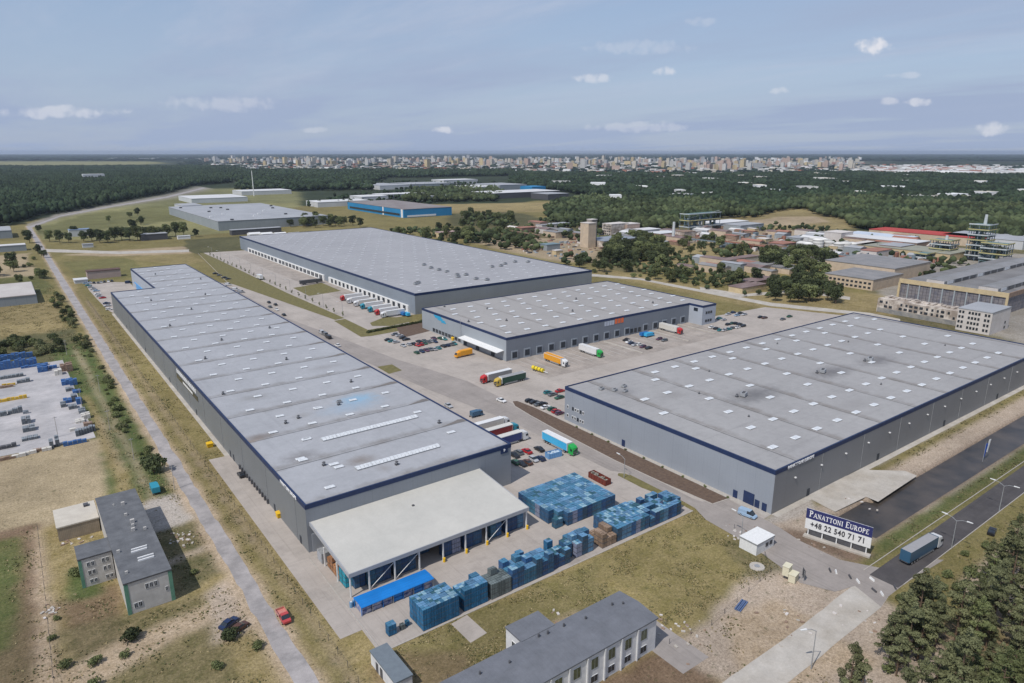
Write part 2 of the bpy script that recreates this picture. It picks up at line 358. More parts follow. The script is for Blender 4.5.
# front lawn and building plots
paint([(45, 60), (150, 60), (150, 113.5), (45, 122)], 'lawn', 1.5, 5)
paint([(108, 80), (149, 84), (149, 112), (104, 112)], 'olive', 4, 7, .65)
paint([(52, 96), (100, 92), (108, 112), (50, 113)], 'green', 4, 7, .45)
paint([(66, 90), (96, 91), (97, 97), (84, 101), (66, 96)], 'scrub', 1.5, 4)
paint([(84, 95), (90, 96), (92, 99.5), (84, 99)], 'sand', .9, 3)
paint([(96, 40), (150, 40), (151, 84), (138, 86), (112, 80), (100, 79)], 'pink', 1.8, 6)
paint([(100, 60), (130, 50), (132, 74), (116, 78)], 'sand', 1.8, 6)
paint([(134, 84), (150, 78), (150, 97), (141, 97)], 'scrub', 1.6, 4, .8)
paint([(80, 55), (98, 55), (99, 79), (80, 80)], 'dirt', 1.8, 5)
paint([(44, 80), (64, 80), (64, 103), (52, 112), (46, 112)], 'dirt', 1.3, 5, .6)
# right: basin surroundings
paint([(155.5, 98.5), (170, 90), (420, 90), (420, 100), (378, 100), (164, 98)], 'concrete', .8, 5)
paint([(172, 89.5), (420, 91.5), (420, 97.3), (185, 97)], 'olive', .9, 5)
paint([(150, 74), (420, 72), (420, 92.8), (168, 93), (158, 96)], 'pink', 0.6, 5)
paint([(158, 68.5), (420, 68.5), (420, 74), (176, 73)], 'green', .9, 5)
paint([(170, 70.5), (420, 71.5), (420, 73.5), (176, 73)], 'lush', .8, 4, .7)
paint([(156.5, 90), (160, 72), (168.5, 70.5), (167, 84), (161, 92)], 'brown', .5, 4)
paint([(120, -20), (170, 52), (420, 58), (420, -60)], 'pink', 1.2, 5)
paint([(150, 20), (190, 46), (420, 54), (420, -60)], 'scrub', 3, 7)
paint([(185, 52), (260, 52), (420, 57), (420, 50), (220, 47)], 'green', 2.0, 5, .7)
for (x, y, r_) in ((150, 44, 6), (160, 30, 8), (142, 36, 5), (170, 42, 5)):
    paint([(x - r_, y - r_), (x + r_, y - r_), (x + r_, y + r_), (x - r_, y + r_)], 'dirt', 3, 5, .7)
# basin cut
def smooth(e0, e1, v): t = np.clip((v - e0) / (e1 - e0), 0, 1); return t * t * (3 - 2 * t)
dx = np.minimum(GX - 176.0, 420 - GX); top_y = np.where(GX < 196, 89.0, 87.2); dy = np.minimum(GY - 73.2, top_y - GY)
bas = smooth(0, 3.2, np.minimum(dx, dy)); GZ -= 1.6 * bas
deep = bas > 0.55; CA[deep] = (.15, .10, .07); CB[deep] = (.20, .145, .10)
# gentle bumps of rough ground on the far left and right plots
rough_zone = ((GX < 30) & (GY < 240)) | ((GY < 57) & (GX > 120))
GZ += np.where(rough_zone, (fbm(GX, GY, 6) - 0.5) * 0.22, 0)
def soften(A):
    A = A.reshape(ny, nx, 3)
    for _ in range(2):
        B = A.copy(); B[1:-1] = (A[:-2] + 2 * A[1:-1] + A[2:]) / 4; A = B; B = A.copy(); B[:, 1:-1] = (A[:, :-2] + 2 * A[:, 1:-1] + A[:, 2:]) / 4; A = B
    return A.reshape(-1, 3)
CA = soften(CA); CB = soften(CB)
me = bpy.data.meshes.new('ground'); nv = len(GX)
me.vertices.add(nv); me.vertices.foreach_set('co', np.stack([GX, GY, GZ], 1).astype(np.float32).ravel())
I, J = np.meshgrid(np.arange(nx - 1), np.arange(ny - 1)); a = (J * nx + I).ravel(); fc = np.stack([a, a + 1, a + 1 + nx, a + nx], 1)
me.loops.add(fc.size); me.loops.foreach_set('vertex_index', fc.ravel().astype(np.int32)); me.polygons.add(len(fc)); me.polygons.foreach_set('loop_start', np.arange(0, fc.size, 4, dtype=np.int32))
me.update(calc_edges=True)
for nm, arr in (('soil_a', CA), ('soil_b', CB)):
    at = me.color_attributes.new(nm, 'FLOAT_COLOR', 'POINT'); at.data.foreach_set('color', np.concatenate([arr, np.ones((nv, 1))], 1).astype(np.float32).ravel())
gm = bpy.data.materials.new('ground_cover'); gm.use_nodes = True; t = gm.node_tree; b = t.nodes['Principled BSDF']; b.inputs['Roughness'].default_value = 0.95; b.inputs['Specular IOR Level'].default_value = 0.1
geo = t.nodes.new('ShaderNodeNewGeometry')
def tn(scale, det=6, rough=.65):
    n = t.nodes.new('ShaderNodeTexNoise'); n.inputs['Scale'].default_value = scale; n.inputs['Detail'].default_value = det; n.inputs['Roughness'].default_value = rough; t.links.new(geo.outputs['Position'], n.inputs['Vector']); return n.outputs['Fac']
def tmr(v, a_, b_, c_=0, d_=1):
    n = t.nodes.new('ShaderNodeMapRange'); n.inputs[1].default_value = a_; n.inputs[2].default_value = b_; n.inputs[3].default_value = c_; n.inputs[4].default_value = d_; t.links.new(v, n.inputs[0]); return n.outputs[0]
def tmix(f, x, y, mode='MIX'):
    n = t.nodes.new('ShaderNodeMix'); n.data_type = 'RGBA'; n.blend_type = mode
    for s_, v in ((0, f), (6, x), (7, y)):
        if isinstance(v, (int, float)): n.inputs[s_].default_value = v
        elif isinstance(v, tuple): n.inputs[s_].default_value = v
        else: t.links.new(v, n.inputs[s_])
    return n.outputs[2]
aa = t.nodes.new('ShaderNodeVertexColor'); aa.layer_name = 'soil_a'; ab = t.nodes.new('ShaderNodeVertexColor'); ab.layer_name = 'soil_b'
big = tn(.22, 7, .7); mid = tn(.9, 5); fin = tn(5.0, 3)
mm = t.nodes.new('ShaderNodeMath'); mm.operation = 'ADD'; t.links.new(tmr(big, .35, .65, -.1, .75), mm.inputs[0]); t.links.new(tmr(mid, .3, .7, -.2, .5), mm.inputs[1]); mm.use_clamp = True
c0 = tmix(mm.outputs[0], aa.outputs[0], ab.outputs[0])
c0 = tmix(1.0, c0, tmr(fin, .3, .7, .72, 1.28), 'MULTIPLY'); c0 = tmix(1.0, c0, tmr(tn(1.7, 5, .7), .35, .65, .72, 1.26), 'MULTIPLY'); c0 = tmix(tmr(tn(.75, 8, .75), .61, .68, 0, .42), c0, (.40, .32, .23, 1)); c0 = tmix(tmr(tn(.55, 8, .75), .57, .64, 0, .6), c0, (.075, .08, .036, 1)); c0 = tmix(tmr(tn(2.6, 6, .8), .58, .68, 0, .28), c0, (.075, .07, .04, 1)); c0 = tmix(tmr(tn(3.3, 6, .8), .60, .68, 0, .5), c0, (.46, .38, .27, 1)); c0 = tmix(1.0, c0, tmr(tn(.035, 4), .3, .7, .82, 1.18), 'MULTIPLY'); c0 = tmix(1.0, c0, tmr(tn(.004, 5), .3, .7, .75, 1.25), 'MULTIPLY')
t.links.new(c0, b.inputs['Base Color'])
bp = t.nodes.new('ShaderNodeBump'); bp.inputs['Strength'].default_value = .5; bp.inputs['Distance'].default_value = .25; t.links.new(mid, bp.inputs['Height']); t.links.new(bp.outputs[0], b.inputs['Normal'])
me.materials.append(gm)
g = bpy.data.objects.new('ground', me); col.objects.link(g); struct(g, 'dry grass, sand and field ground stretching to the horizon', 'ground')

# ------------------------------------------------------------------ paving, roads, water
M_pave = mat('block_paving', (.41, .365, .328), (.345, .307, .275), .07, .9, 8, coord='World', lo=.3, hi=.7, bump=.05, lines=[(0, 6.0, .12, .10, 0), (1, 6.0, .12, .10, 0)], grime=.11, gscale=.06, streak=[(1.3, .03, .14, .56), (.05, 1.1, .10, .58), (.11, .09, .14, .57)])
M_paveg = mat('grey_paving', (.37, .345, .32), (.31, .285, .26), .08, .9, 8, coord='World', lo=.3, hi=.7)
M_asph = mat('dark_asphalt', (.085, .078, .078), (.065, .06, .062), .15, .9, 8, coord='World', grime=.12, streak=[(.015, 1.0, .16, .53)])
M_asphm = mat('worn_asphalt', (.315, .282, .26), (.26, .233, .215), .09, .9, 8, coord='World', lo=.3, hi=.7, grime=.1, gscale=.1, streak=[(1.1, .02, .15, .54)])
M_old = mat('old_asphalt', (.365, .338, .33), (.265, .248, .243), .16, .95, 9, coord='World', lo=.38, hi=.6, grime=.14, gscale=.5)
M_conc = mat('pale_concrete', (.46, .43, .39), (.37, .335, .29), .12, .95, 9, coord='World', lo=.35, hi=.65, grime=.12, gscale=.3)
M_kerb = mat('kerb_stone', (.42, .39, .35), (.35, .32, .29), 1, .9)
M_slab = mat('yard_slab', (.44, .42, .42), (.34, .33, .335), .05, .9, 8, coord='World', grime=.12, gscale=.1, streak=[(.05, .8, .18, .55)])
M_brownst = mat('bark_mulch', (.14, .098, .072), (.095, .065, .05), .9, .95, 8, coord='World', bump=.5)
M_grassy = mat('verge_grass', (.185, .16, .065), (.12, .11, .045), .5, .95, 8, coord='World', bump=.4)
M_dockfloor = mat('dock_apron', (.38, .33, .29), (.27, .24, .215), .12, .9, 8, coord='World', lo=.3, hi=.7, grime=.15, gscale=.1, streak=[(.9, .05, .25, .55)])

yard = [(49.6, 113.2), (148.6, 113.2), (149.3, 128), (147.2, 142), (150.9, 140), (151.5, 132), (150.4, 113), (150.5, 100), (153, 98), (165.5, 98.4), (165.5, 189), (378, 189), (430, 189), (430, 200), (404, 262), (345, 266), (342, 264), (342, 352), (192, 352), (192, 382), (206, 382), (206, 752), (166, 758), (161.5, 640), (161.5, 560), (140, 560), (118, 604), (116, 604), (116.5, 158), (51.5, 158), (51.5, 232), (44.8, 232.5), (44.8, 122.1), (49.8, 122.1)]
sheet('paved_yard', yard, 0.03, M_pave, 'beige block paved logistics yard between the warehouses')
sheet('parking_apron', [(51, 501.5), (77, 501.5), (77, 618), (60, 632), (49, 640), (47.6, 600), (48.2, 560), (49.4, 513)], .03, M_pave, 'paved car park in the notch of the long warehouse')
sheet('garden_path', gp((451, 624), (467, 615), (487, 633), (470.5, 643)), .03, M_pave, 'small paved rectangle set in the front lawn', 'path')
sheet('sidewalk', [(49.9, 232), (51.5, 232), (51.5, 500), (49.9, 500)], .05, M_conc, 'pale concrete strip along the long grey wall', 'sidewalk')
sheet('sidewalk', [(162.6, 98.4), (165, 98.4), (165, 189), (163.4, 189)], .07, M_kerb, 'pale path along the lit wall of the right warehouse', 'sidewalk')
sheet('sidewalk', rect(165, 96.4, 378, 98.4), .05, M_conc, 'pale concrete strip along the shaded wall of the right warehouse', 'sidewalk')
sheet('dock_apron', rect(192, 232, 330, 264), .045, M_dockfloor, 'worn paving in front of the loading docks', 'pavement')
sheet('dock_apron', rect(186, 400, 206, 720), .045, M_dockfloor, 'worn paving in front of the far loading docks', 'pavement')
sheet('patio', rect(95.5, 72, 103.5, 91.5), .04, M_asphm, 'grey paving beside the end of the white office', 'path')
sheet('road', [(32.3, 95), (36.3, 95), (36.6, 200), (37.2, 420), (37.0, 1190), (32.2, 1190), (32.2, 620), (32.9, 330), (32.8, 200)], .03, M_old, 'cracked old asphalt road running past the long warehouse', 'road', .6, 3)
sheet('road', gp((29, 226.5), (60, 215.6), (110, 206.3), (165, 196.8), (203, 187.5), (206, 188), (168, 197.6), (110, 207.3), (60, 216.7), (31, 228)), .05, M_old, 'pale road along the forest edge', 'road')
# yard road (worn wheel track) and gate junction
sheet('road', [(150.6, 99), (157.2, 105), (154.5, 118), (156.6, 180), (159, 212), (160, 250), (150, 300), (141, 380), (136, 420), (136, 560), (128, 560), (128, 400), (140, 250), (147, 200), (147.8, 146), (150.8, 142)], .055, M_asphm, 'worn tarmac lane through the yard', 'road')
junction = gp((690, 503), (728, 499), (780, 528), (800, 541), (840, 560), (880, 568), (905, 557), (944, 560), (906, 583), (888, 597), (881, 607), (855, 586), (835, 592), (800, 583), (779, 566), (750, 545), (706, 520))
sheet('road', junction, .06, M_asphm, 'grey tarmac junction in front of the billboard', 'road')
sheet('road', [(158.5, 66.9), (158.6, 60.2), (166, 60.0), (420, 61.3), (420, 68.6)], .075, M_asph, 'new black asphalt road leading right', 'road')
sheet('road', gp((855, 584), (888, 597), (881, 607), (845, 636), (790, 682), (740, 720), (650, 760), (660, 725), (722, 683), (800, 627)), .045, M_conc, 'unfinished pale concrete road towards the camera', 'road', .25, 3)
sheet('road', gp((586, 276), (640, 280), (700, 292), (770, 306), (870, 316), (900, 322), (900, 319), (870, 313), (770, 302.5), (700, 289.5), (640, 278), (586, 273.5)), .04, M_conc, 'pale perimeter road behind the right warehouse', 'road', .5, 8)
sheet('road', gp((700, 289.5), (740, 297), (800, 292), (850, 300), (850, 297), (800, 289), (745, 294), (700, 287)), .04, M_conc, 'pale lane past the brown sheds', 'road', .5, 8)
sheet('road', gp((45, 252), (120, 254), (189, 252), (189, 249.5), (120, 251.5), (46, 249)), .04, M_conc, 'sandy lane across the far field', 'road', .8, 8)
sheet('platform', gp((800, 490), (866, 470), (905, 471), (917, 476), (878, 502), (866, 497), (835, 512), (812, 500)), .08, M_conc, 'pale concrete ramp beside the water basin', 'pavement')
M_water = mat('water', (.085, .07, .058), (.035, .032, .03), .10, .30, 8, spec=.35, coord='World', bump=.02)
sheet('water', rect(176, 73, 420, 89.6), -0.95, M_water, 'still dark water in the long rectangular basin', 'water')
# grass islands and mulch
def island(name, poly, z, m, label): return sheet(name, poly, z, m, label, 'verge')
island('grass_island', [(140.6, 566), (162, 758), (165.5, 757), (166, 700), (163.5, 500), (165, 399), (158.5, 398)], .09, M_grassy, 'long grass strip between the two dock yards')
island('grass_island', gp((334, 321), (345, 319), (368, 330), (426, 320), (426, 326), (372, 336), (361, 337)), .09, M_grassy, 'bent grass strip with a hedge beside the staff parking')
island('grass_island', gp((370, 323), (385, 317), (412, 318), (410, 322), (390, 326), (372, 326)), .09, M_grassy, 'oval grass island near the far docks')
island('grass_island', gp((293, 288), (322, 283), (341, 291), (309, 296)), .09, M_grassy, 'grass patch between the two rows of far docks')
island('grass_island', gp((377, 367), (392, 364.5), (402, 370.5), (389, 374)), .09, M_grassy, 'small green square beside the long warehouse')
island('grass_island', [(147.3, 142.3), (148.6, 143.2), (150.2, 141.5), (150.5, 130), (150.2, 121.5), (148.9, 121.5), (147.2, 132)], .09, M_grassy, 'narrow grass tongue beside the crate stacks')
island('flower_bed', [(160.6, 217), (158.3, 212), (157.0, 200), (155.6, 180), (154.6, 150), (155.2, 130), (156.5, 112.4), (163.0, 111.6), (163.4, 189), (163.5, 205), (162.5, 216)], .10, M_brownst, 'brown bark bed along the right warehouse')
island('flower_bed', gp((396, 327), (425, 322), (434, 330), (402, 338)), .10, M_brownst, 'brown bare bed beside the staff parking')
def kerb(poly, label, closed=True, wd=.22, h=.14):
    m = MB(); n = len(poly)
    for i in range(n if closed else n - 1):
        a = Vector(poly[i]); b_ = Vector(poly[(i + 1) % n]); d = (b_ - a)
        if d.length < .05: continue
        p = Vector((-d.y, d.x)).normalized() * wd / 2
        m.prism([tuple(a - p), tuple(b_ - p), tuple(b_ + p), tuple(a + p)], 0, h)
    return struct(m.build('kerb', M_kerb), label, 'kerb')
kerb([(160.6, 217.2), (158.1, 212), (156.8, 200), (155.4, 180), (154.4, 150), (155.0, 130), (156.4, 112.2), (163.0, 111.4)], 'kerb round the brown bark bed', False, .35)
kerb([(49.6, 113.1), (148.6, 113.1)], 'kerb between the yard and the lawn', False, .35)
kerb([(159, 68.7), (420, 68.7)], 'kerb on the basin side of the black road', False, .2)
kerb([(161, 60.0), (420, 61.2)], 'kerb on the pine side of the black road', False, .2)
kerb([(50.2, 113), (50.6, 156)], 'kerb beside the open store', False, .3)
kerb([(118, 604), (139.5, 566), (160.5, 757)], 'kerb of the far grass strip', False, .3)
# dock guide walls, parking lines
mk = MB()
for (a0, b0) in (((607, 342), (640, 354)), ((655, 330), (686, 342)), ((679, 324), (713, 334))):
    A = G(*a0); B = G(*b0); mk.box(A[0] - .5, min(A[1], B[1]), 0, A[0] + .5, max(A[1], B[1]), .3)
for k, (a0, b0) in enumerate((((607, 341), (640, 354)), ((656, 331), (686, 342)), ((680, 324), (713, 334)))):
    A = G(*a0); B = G(*b0); x = (A[0] + B[0]) / 2
    o = MB().box(-.55, B[1], 0, .55, A[1], .35).build('guide_wall', M_conc, None, (x, 0, 0))
    tag(o, 'low pale concrete wall beside ' + ('the green and white lorry', 'the small blue lorries', 'the yellow van')[k], 'low wall', 'low walls in the dock yard')
lines = MB()
for gx in np.arange(192.5, 330, 4.9): lines.box(gx, 240, .05, gx + .15, 262, .056)
struct(lines.build('road_marking', mat('line_paint', (.6, .6, .58))), 'thin white bay lines in front of the loading docks', 'marking')

# ------------------------------------------------------------------ warehouses
NAVY = mat('navy_trim', (.022, .04, .105), (.018, .032, .085), .5, .5, lines=[(0, 6, .08, .4, 0), (1, 6, .08, .4, 0)])
M_white = mat('white_paint', (.74, .74, .73), (.66, .66, .65), 1.5, .6)
M_dark = mat('dark_glass', (.02, .025, .035), (.03, .04, .05), 1, .15, spec=.6)
M_black = mat('black_rubber', (.02, .02, .02), (.03, .03, .03), 2, .8)
M_sky = mat('skylight_plastic', (.70, .72, .74), (.52, .54, .56), 1.2, .35)
M_vent = mat('galvanised_metal', (.42, .43, .44), (.30, .31, .32), 1.5, .5, metal=.3)
M_dvent = mat('dark_metal', (.10, .10, .11), (.07, .07, .075), 1.5, .6)
M_door = mat('dock_door_grey', (.05, .058, .07), (.03, .036, .045), 1.2, .6)
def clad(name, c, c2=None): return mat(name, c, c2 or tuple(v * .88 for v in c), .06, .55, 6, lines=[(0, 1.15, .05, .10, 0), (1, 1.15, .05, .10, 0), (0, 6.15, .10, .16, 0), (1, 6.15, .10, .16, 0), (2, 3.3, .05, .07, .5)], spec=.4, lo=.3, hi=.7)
def stains(spots):
    def f(t, nn, ll, mth, mul, vec, o, b):
        sp = nn('ShaderNodeSeparateXYZ'); ll(vec, sp.inputs[0])
        n = nn('ShaderNodeTexNoise'); n.inputs['Scale'].default_value = .5; n.inputs['Detail'].default_value = 6; ll(vec, n.inputs['Vector'])
        for (x, y, rx, ry, colr, amt) in spots:
            a = mth('DIVIDE', mth('SUBTRACT', sp.outputs[0], x), rx); c = mth('DIVIDE', mth('SUBTRACT', sp.outputs[1], y), ry)
            d = mth('ADD', mth('SQRT', mth('ADD', mth('MULTIPLY', a, a), mth('MULTIPLY', c, c))), mth('MULTIPLY', n.outputs['Fac'], .7))
            mr = nn('ShaderNodeMapRange'); mr.interpolation_type = 'SMOOTHSTEP'; mr.inputs[1].default_value = 1.35; mr.inputs[2].default_value = .3; mr.inputs[3].default_value = 0; mr.inputs[4].default_value = amt; ll(d, mr.inputs[0])
            k = nn('ShaderNodeMix'); k.data_type = 'RGBA'; ll(mr.outputs[0], k.inputs[0]); ll(o, k.inputs[6]); k.inputs[7].default_value = (*colr, 1); o = k.outputs[2]
        return o
    return f
def inset(poly, d):
    n = len(poly); out_ = []
    for i in range(n):
        p0 = Vector(poly[i - 1]); p1 = Vector(poly[i]); p2 = Vector(poly[(i + 1) % n])
        a = (p1 - p0).normalized(); c = (p2 - p1).normalized(); na = Vector((-a.y, a.x)); nc = Vector((-c.y, c.x))
        q = p1 + (na + nc) * d / (1 + na.dot(nc)); out_.append((q.x, q.y))
    return out_
def shell(root_, poly, h, mats, roof_m, trim=NAVY, th=1.3, proud=.06, roofdrop=.35, plinth=None):
    """mats: wall material per edge index"""
    m = MB(); n = len(poly); ms = []
    for i in range(n):
        a = poly[i]; c = poly[(i + 1) % n]
        if mats[i % len(mats)] not in ms: ms.append(mats[i % len(mats)])
        m.face([(a[0], a[1], 0), (c[0], c[1], 0), (c[0], c[1], h - .05), (a[0], a[1], h - .05)], ms.index(mats[i % len(mats)]))
    wme = bpy.data.meshes.new('wall'); wme.from_pydata(m.v, [], m.f)
    for q in ms: wme.materials.append(q)
    wme.polygons.foreach_set('material_index', m.m); wme.update(); link('wall', wme, root_)
    r_ = MB(); ip = inset(poly, .3); r_.face([(x, y, h - roofdrop) for x, y in ip]); rme = r_.mesh('roof', roof_m); ro = link('roof', rme, root_)
    if trim:
        op = inset(poly, -proud); ip2 = inset(poly, .45); t_ = MB()
        for i in range(n):
            j = (i + 1) % n
            t_.face([(*op[i], h - th), (*op[j], h - th), (*op[j], h), (*op[i], h)])
            t_.face([(*op[i], h), (*op[j], h), (*ip2[j], h), (*ip2[i], h)])
            t_.face([(*ip2[i], h), (*ip2[j], h), (*ip2[j], h - roofdrop - .1), (*ip2[i], h - roofdrop - .1)])
            t_.face([(*op[j], h - th), (*op[i], h - th), (*inset(poly, .02)[i], h - th), (*inset(poly, .02)[j], h - th)])
        link('parapet', t_.mesh('parapet', trim), root_)
    return ro
def sky_mesh(lx, ly, h=.45):
    m = MB(); m.box(-lx / 2, -ly / 2, 0, lx / 2, ly / 2, h * .6, 1)
    m.loft([[(-lx / 2 - .05, -ly / 2 - .05, h * .6), (lx / 2 + .05, -ly / 2 - .05, h * .6), (lx / 2 + .05, ly / 2 + .05, h * .6), (-lx / 2 - .05, ly / 2 + .05, h * .6)], [(-lx / 2 + .25, -ly / 2 + .25, h), (lx / 2 - .25, -ly / 2 + .25, h), (lx / 2 - .25, ly / 2 - .25, h), (-lx / 2 + .25, ly / 2 - .25, h)]], 0)
    return m.mesh('skylight', [M_sky, M_vent])
def vent_mesh():
    m = MB(); m.box(-.45, -.45, 0, .45, .45, .5, 1); m.tube((0, 0, .5), (0, 0, 1.0), .32, .32, 10, 0); m.tube((0, 0, 1.0), (0, 0, 1.25), .55, .2, 10, 1); return m.mesh('roof_vent', [M_vent, M_dvent])
VENT = vent_mesh()
def unit_mesh():
    m = MB(); m.box(-1.4, -1, .3, 1.4, 1, 1.5, 0); m.box(-1.2, -.8, 0, 1.2, .8, .3, 1); m.tube((-.6, 0, 1.5), (-.6, 0, 1.75), .5, .5, 12, 1); m.tube((.6, 0, 1.5), (.6, 0, 1.75), .5, .5, 12, 1); return m.mesh('rooftop_unit', [M_vent, M_dvent])
UNIT = unit_mesh()
def many(root_, name, me, pts, z, cap=100):
    """first `cap` as parts, the rest (farthest) as one part of kind stuff"""
    pts = sorted(pts, key=lambda p: math.hypot(p[0] + root_.location.x, p[1] + root_.location.y))
    for p in pts[:cap]: link(name, me, root_, (p[0], p[1], z), p[2] if len(p) > 2 else 0)
    if len(pts) > cap:
        vs_ = [v.co for v in me.vertices]; m = MB()
        for p in pts[cap:]:
            n = len(m.v); m.v += [(v.x + p[0], v.y + p[1], v.z) for v in vs_]
            for f in me.polygons: m.f.append(tuple(n + i for i in f.vertices)); m.m.append(f.material_index)
        o = m.build(name + '_cluster', list(me.materials), root_, (0, 0, z)); o['kind'] = 'stuff'

# --- long left warehouse
wx0, wx1, wy0 = 51.5, 116.4, 158.0; HW = 13.6
W = thing('warehouse', 'very long low warehouse with pale roof bays, dark side wall and open store in front', 'warehouse', (wx0, wy0, 0))
polyW = [(0, 0), (64.9, 0), (64.9, 440), (25.5, 440), (25.5, 343.5), (0, 343.5)]
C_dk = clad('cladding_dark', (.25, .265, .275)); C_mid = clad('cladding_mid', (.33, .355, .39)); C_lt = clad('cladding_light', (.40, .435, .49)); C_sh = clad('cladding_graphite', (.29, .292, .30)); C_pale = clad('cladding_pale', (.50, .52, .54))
M_roofW = mat('membrane_roof_pale', (.362, .368, .388), (.318, .324, .342), .035, .75, 7, lines=[(0, 64.9, .01, 0, 0), (1, 24.55, .5, .5, 0), (1, 2.05, .05, .05, 0), (1, 12.27, .16, .10, 0), (0, 8.1, .12, .05, 2)], lo=.3, hi=.7, grime=.07, dirty=[(1, 24.55, -1.3, 4.2, .8, (.20, .188, .18))], streak=[(.5, .03, .07, .55)],
              extra=stains([(44, 66, 11, 8, (.21, .38, .53), .8), (39, 60, 18, 8, (.26, .37, .48), .5), (10, 30, 8, 6, (.17, .16, .16), .75), (23, 17, 7, 5, (.19, .16, .14), .75), (4, 52, 9, 4, (.17, .14, .12), .8), (14, 90, 9, 5, (.22, .215, .21), .6), (50, 110, 12, 5, (.24, .23, .23), .5), (22, 62, 5, 4, (.24, .23, .22), .5), (5, 250, 6, 5, (.28, .28, .30), .4), (1, 50, 6, 2, (.24, .19, .15), .7), (26, 8, 3, 4, (.27, .25, .24), .5)]))
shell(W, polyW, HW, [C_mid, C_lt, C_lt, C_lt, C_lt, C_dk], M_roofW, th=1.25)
# dirty water marks at the low ends of the bays
M_wet = mat('wet_stain', (.20, .175, .155), (.15, .14, .135), .5, .6)
for k in range(1, 13):
    yb = 24.55 * k; ln = 5 + 3.5 * random.random(); z = HW - .34
    MB().face([(64.2, yb + .25, z), (64.2, yb + 2.0, z), (64.2 - ln * .25, yb + 2.7, z), (64.2 - ln * .6, yb + 1.8, z), (64.2 - ln * 1.5, yb + .4, z), (64.2 - ln * 1.5, yb + .15, z)]).build('water_stain', M_wet, W)
SK = sky_mesh(2.7, 1.4)
pts = []
for k in range(18):
    b0 = 24.55 * k
    for x, dy_ in ((9.1, 3.6), (22.1, 3.6), (35.3, 3.6), (48.5, 3.6), (15.6, 16.4), (28.7, 16.4), (42.1, 16.4), (55, 16.4), (9.3, 26.8 - 24.55)):
        if (x, dy_) in ((9.3, 26.8 - 24.55),): continue
        y = b0 + dy_ + (0.0 if k else 2.5)
        if k == 0 and x in (22.1, 35.3, 48.5, 28.7, 42.1): continue
        if k == 1 and x in (22.1, 28.7, 35.3, 42.1, 48.5): continue
        if y > 343 and x < 27: continue
        pts.append((x, y))
pts += [(9.4, 26.9), (16, 16.3), (15.9, 41.2), (29, 65)]
many(W, 'skylight', SK, pts, HW - .35)
for (x, y, yaw) in ((31.4, 39.5 - 1, 33.2), (32.8 - .3, 13.2, 27)):
    m = MB(); ln = 33.4 if y > 20 else 27.0; x0 = 19.3
    m.box(0, -1.1, 0, ln, 1.1, .35, 1)
    k = int(ln / 1.15)
    for i in range(k):
        a = ln * i / k + .06; c = ln * (i + 1) / k - .06
        m.loft([[(a, -1.2, .35), (c, -1.2, .35), (c, 1.2, .35), (a, 1.2, .35)], [(a, -.5, .8), (c, -.5, .8), (c, .5, .8), (a, .5, .8)]], 0)
    m.build('rooflight_strip', [M_sky, M_vent], W, (x0, y - 1, HW - .35))
for (x, y) in ((36, 64), (15, 58), (13, 20), (56, 28), (30, 8), (20, 60), (6, 100), (12, 152), (26, 180), (52, 190), (12, 225), (30, 260), (47, 300), (40, 130), (50, 85), (16, 300), (58, 360), (36, 400)): link('roof_vent', VENT, W, (x, y, HW - .35))
link('rooftop_unit', UNIT, W, (37, 66, HW - .35)).scale = (.6, .6, .6)
def letters(txt, size, m, serif=False, depth=.05, bold=.0, space=1.05):
    c = bpy.data.curves.new('lettering', 'FONT'); c.body = txt; c.size = size; c.extrude = depth; c.offset = bold; c.space_character = space; c.align_x = 'CENTER'; c.align_y = 'CENTER'; c.resolution_u = 3
    o = bpy.data.objects.new('tmp', c); col.objects.link(o); dg = bpy.context.evaluated_depsgraph_get(); me = bpy.data.meshes.new_from_object(o.evaluated_get(dg)); bpy.data.objects.remove(o); me.materials.clear(); me.materials.append(m); return me
def wall_text(root_, me, loc, face, name='lettering'):
    o = bpy.data.objects.new(name, me); col.objects.link(o); o.parent = root_; o.location = loc
    o.rotation_euler = {'-Y': (R(90), 0, 0), '-X': (R(90), 0, R(-90)), '+X': (R(90), 0, R(90))}[face]; return o
M_sign = mat('sign_white', (.85, .85, .85), (.8, .8, .8), 1, .5)
wall_text(W, letters('PANATTONI EUROPE', 1.25, M_sign, bold=.03), (-.15, 12.4, HW - .72), '-X')
wall_text(W, letters('P', 1.1, M_sign, bold=.05), (62.3, -.25, HW - 1.55), '-Y')
MB().box(-1.3, -.18, -.9, 1.3, -.02, .9).build('badge_panel', NAVY, W, (62.3, 0, HW - 1.6))
# window band and sign on the long wall
MB().box(-.12, 114.5, 7.2, -.01, 152, 9.3).build('window_band', M_dark, W)
MB().box(-.16, 123, 7.8, -.12, 140, 8.7).build('window_blind', M_pale if 'M_pale' in globals() else M_white, W)
sg = MB()
for i in range(15):
    y = 117 + i * 2.3; sg.box(-.14, y, 10.0, -.01, y + 1.3, 11.6)
sg.build('wall_sign', M_sign, W)
for y in (5, 26, 68, 72, 120, 170, 230, 290): MB().box(-.10, y, 0.05, -.01, y + 1.2, 2.3).build('door', M_door, W)
dp = [(8 + 24.55 * k) for k in range(14)]
for y in dp: MB().box(-.12, y, 0, -.02, y + .1, HW - 1.3).build('downpipe', M_vent, W)
for y in np.arange(32, 62, 2.6): MB().box(-.5, y, .05, -.02, y + .9, 1.5).build('air_inlet', M_dvent, W)
for k in range(10):
    y = 55 + k * 34
    MB().box(.0, 0, 0, .12, 3.4, 3.6).build('dock_door', M_door, W, (64.92, y, .9))
MB().box(-.6, 0, 4.5, 0, 55, 5.0).build('canopy', mat('sky_blue_panel', (.10, .32, .62), (.08, .28, .55), 1, .5), W, (25.5, 372, 0))
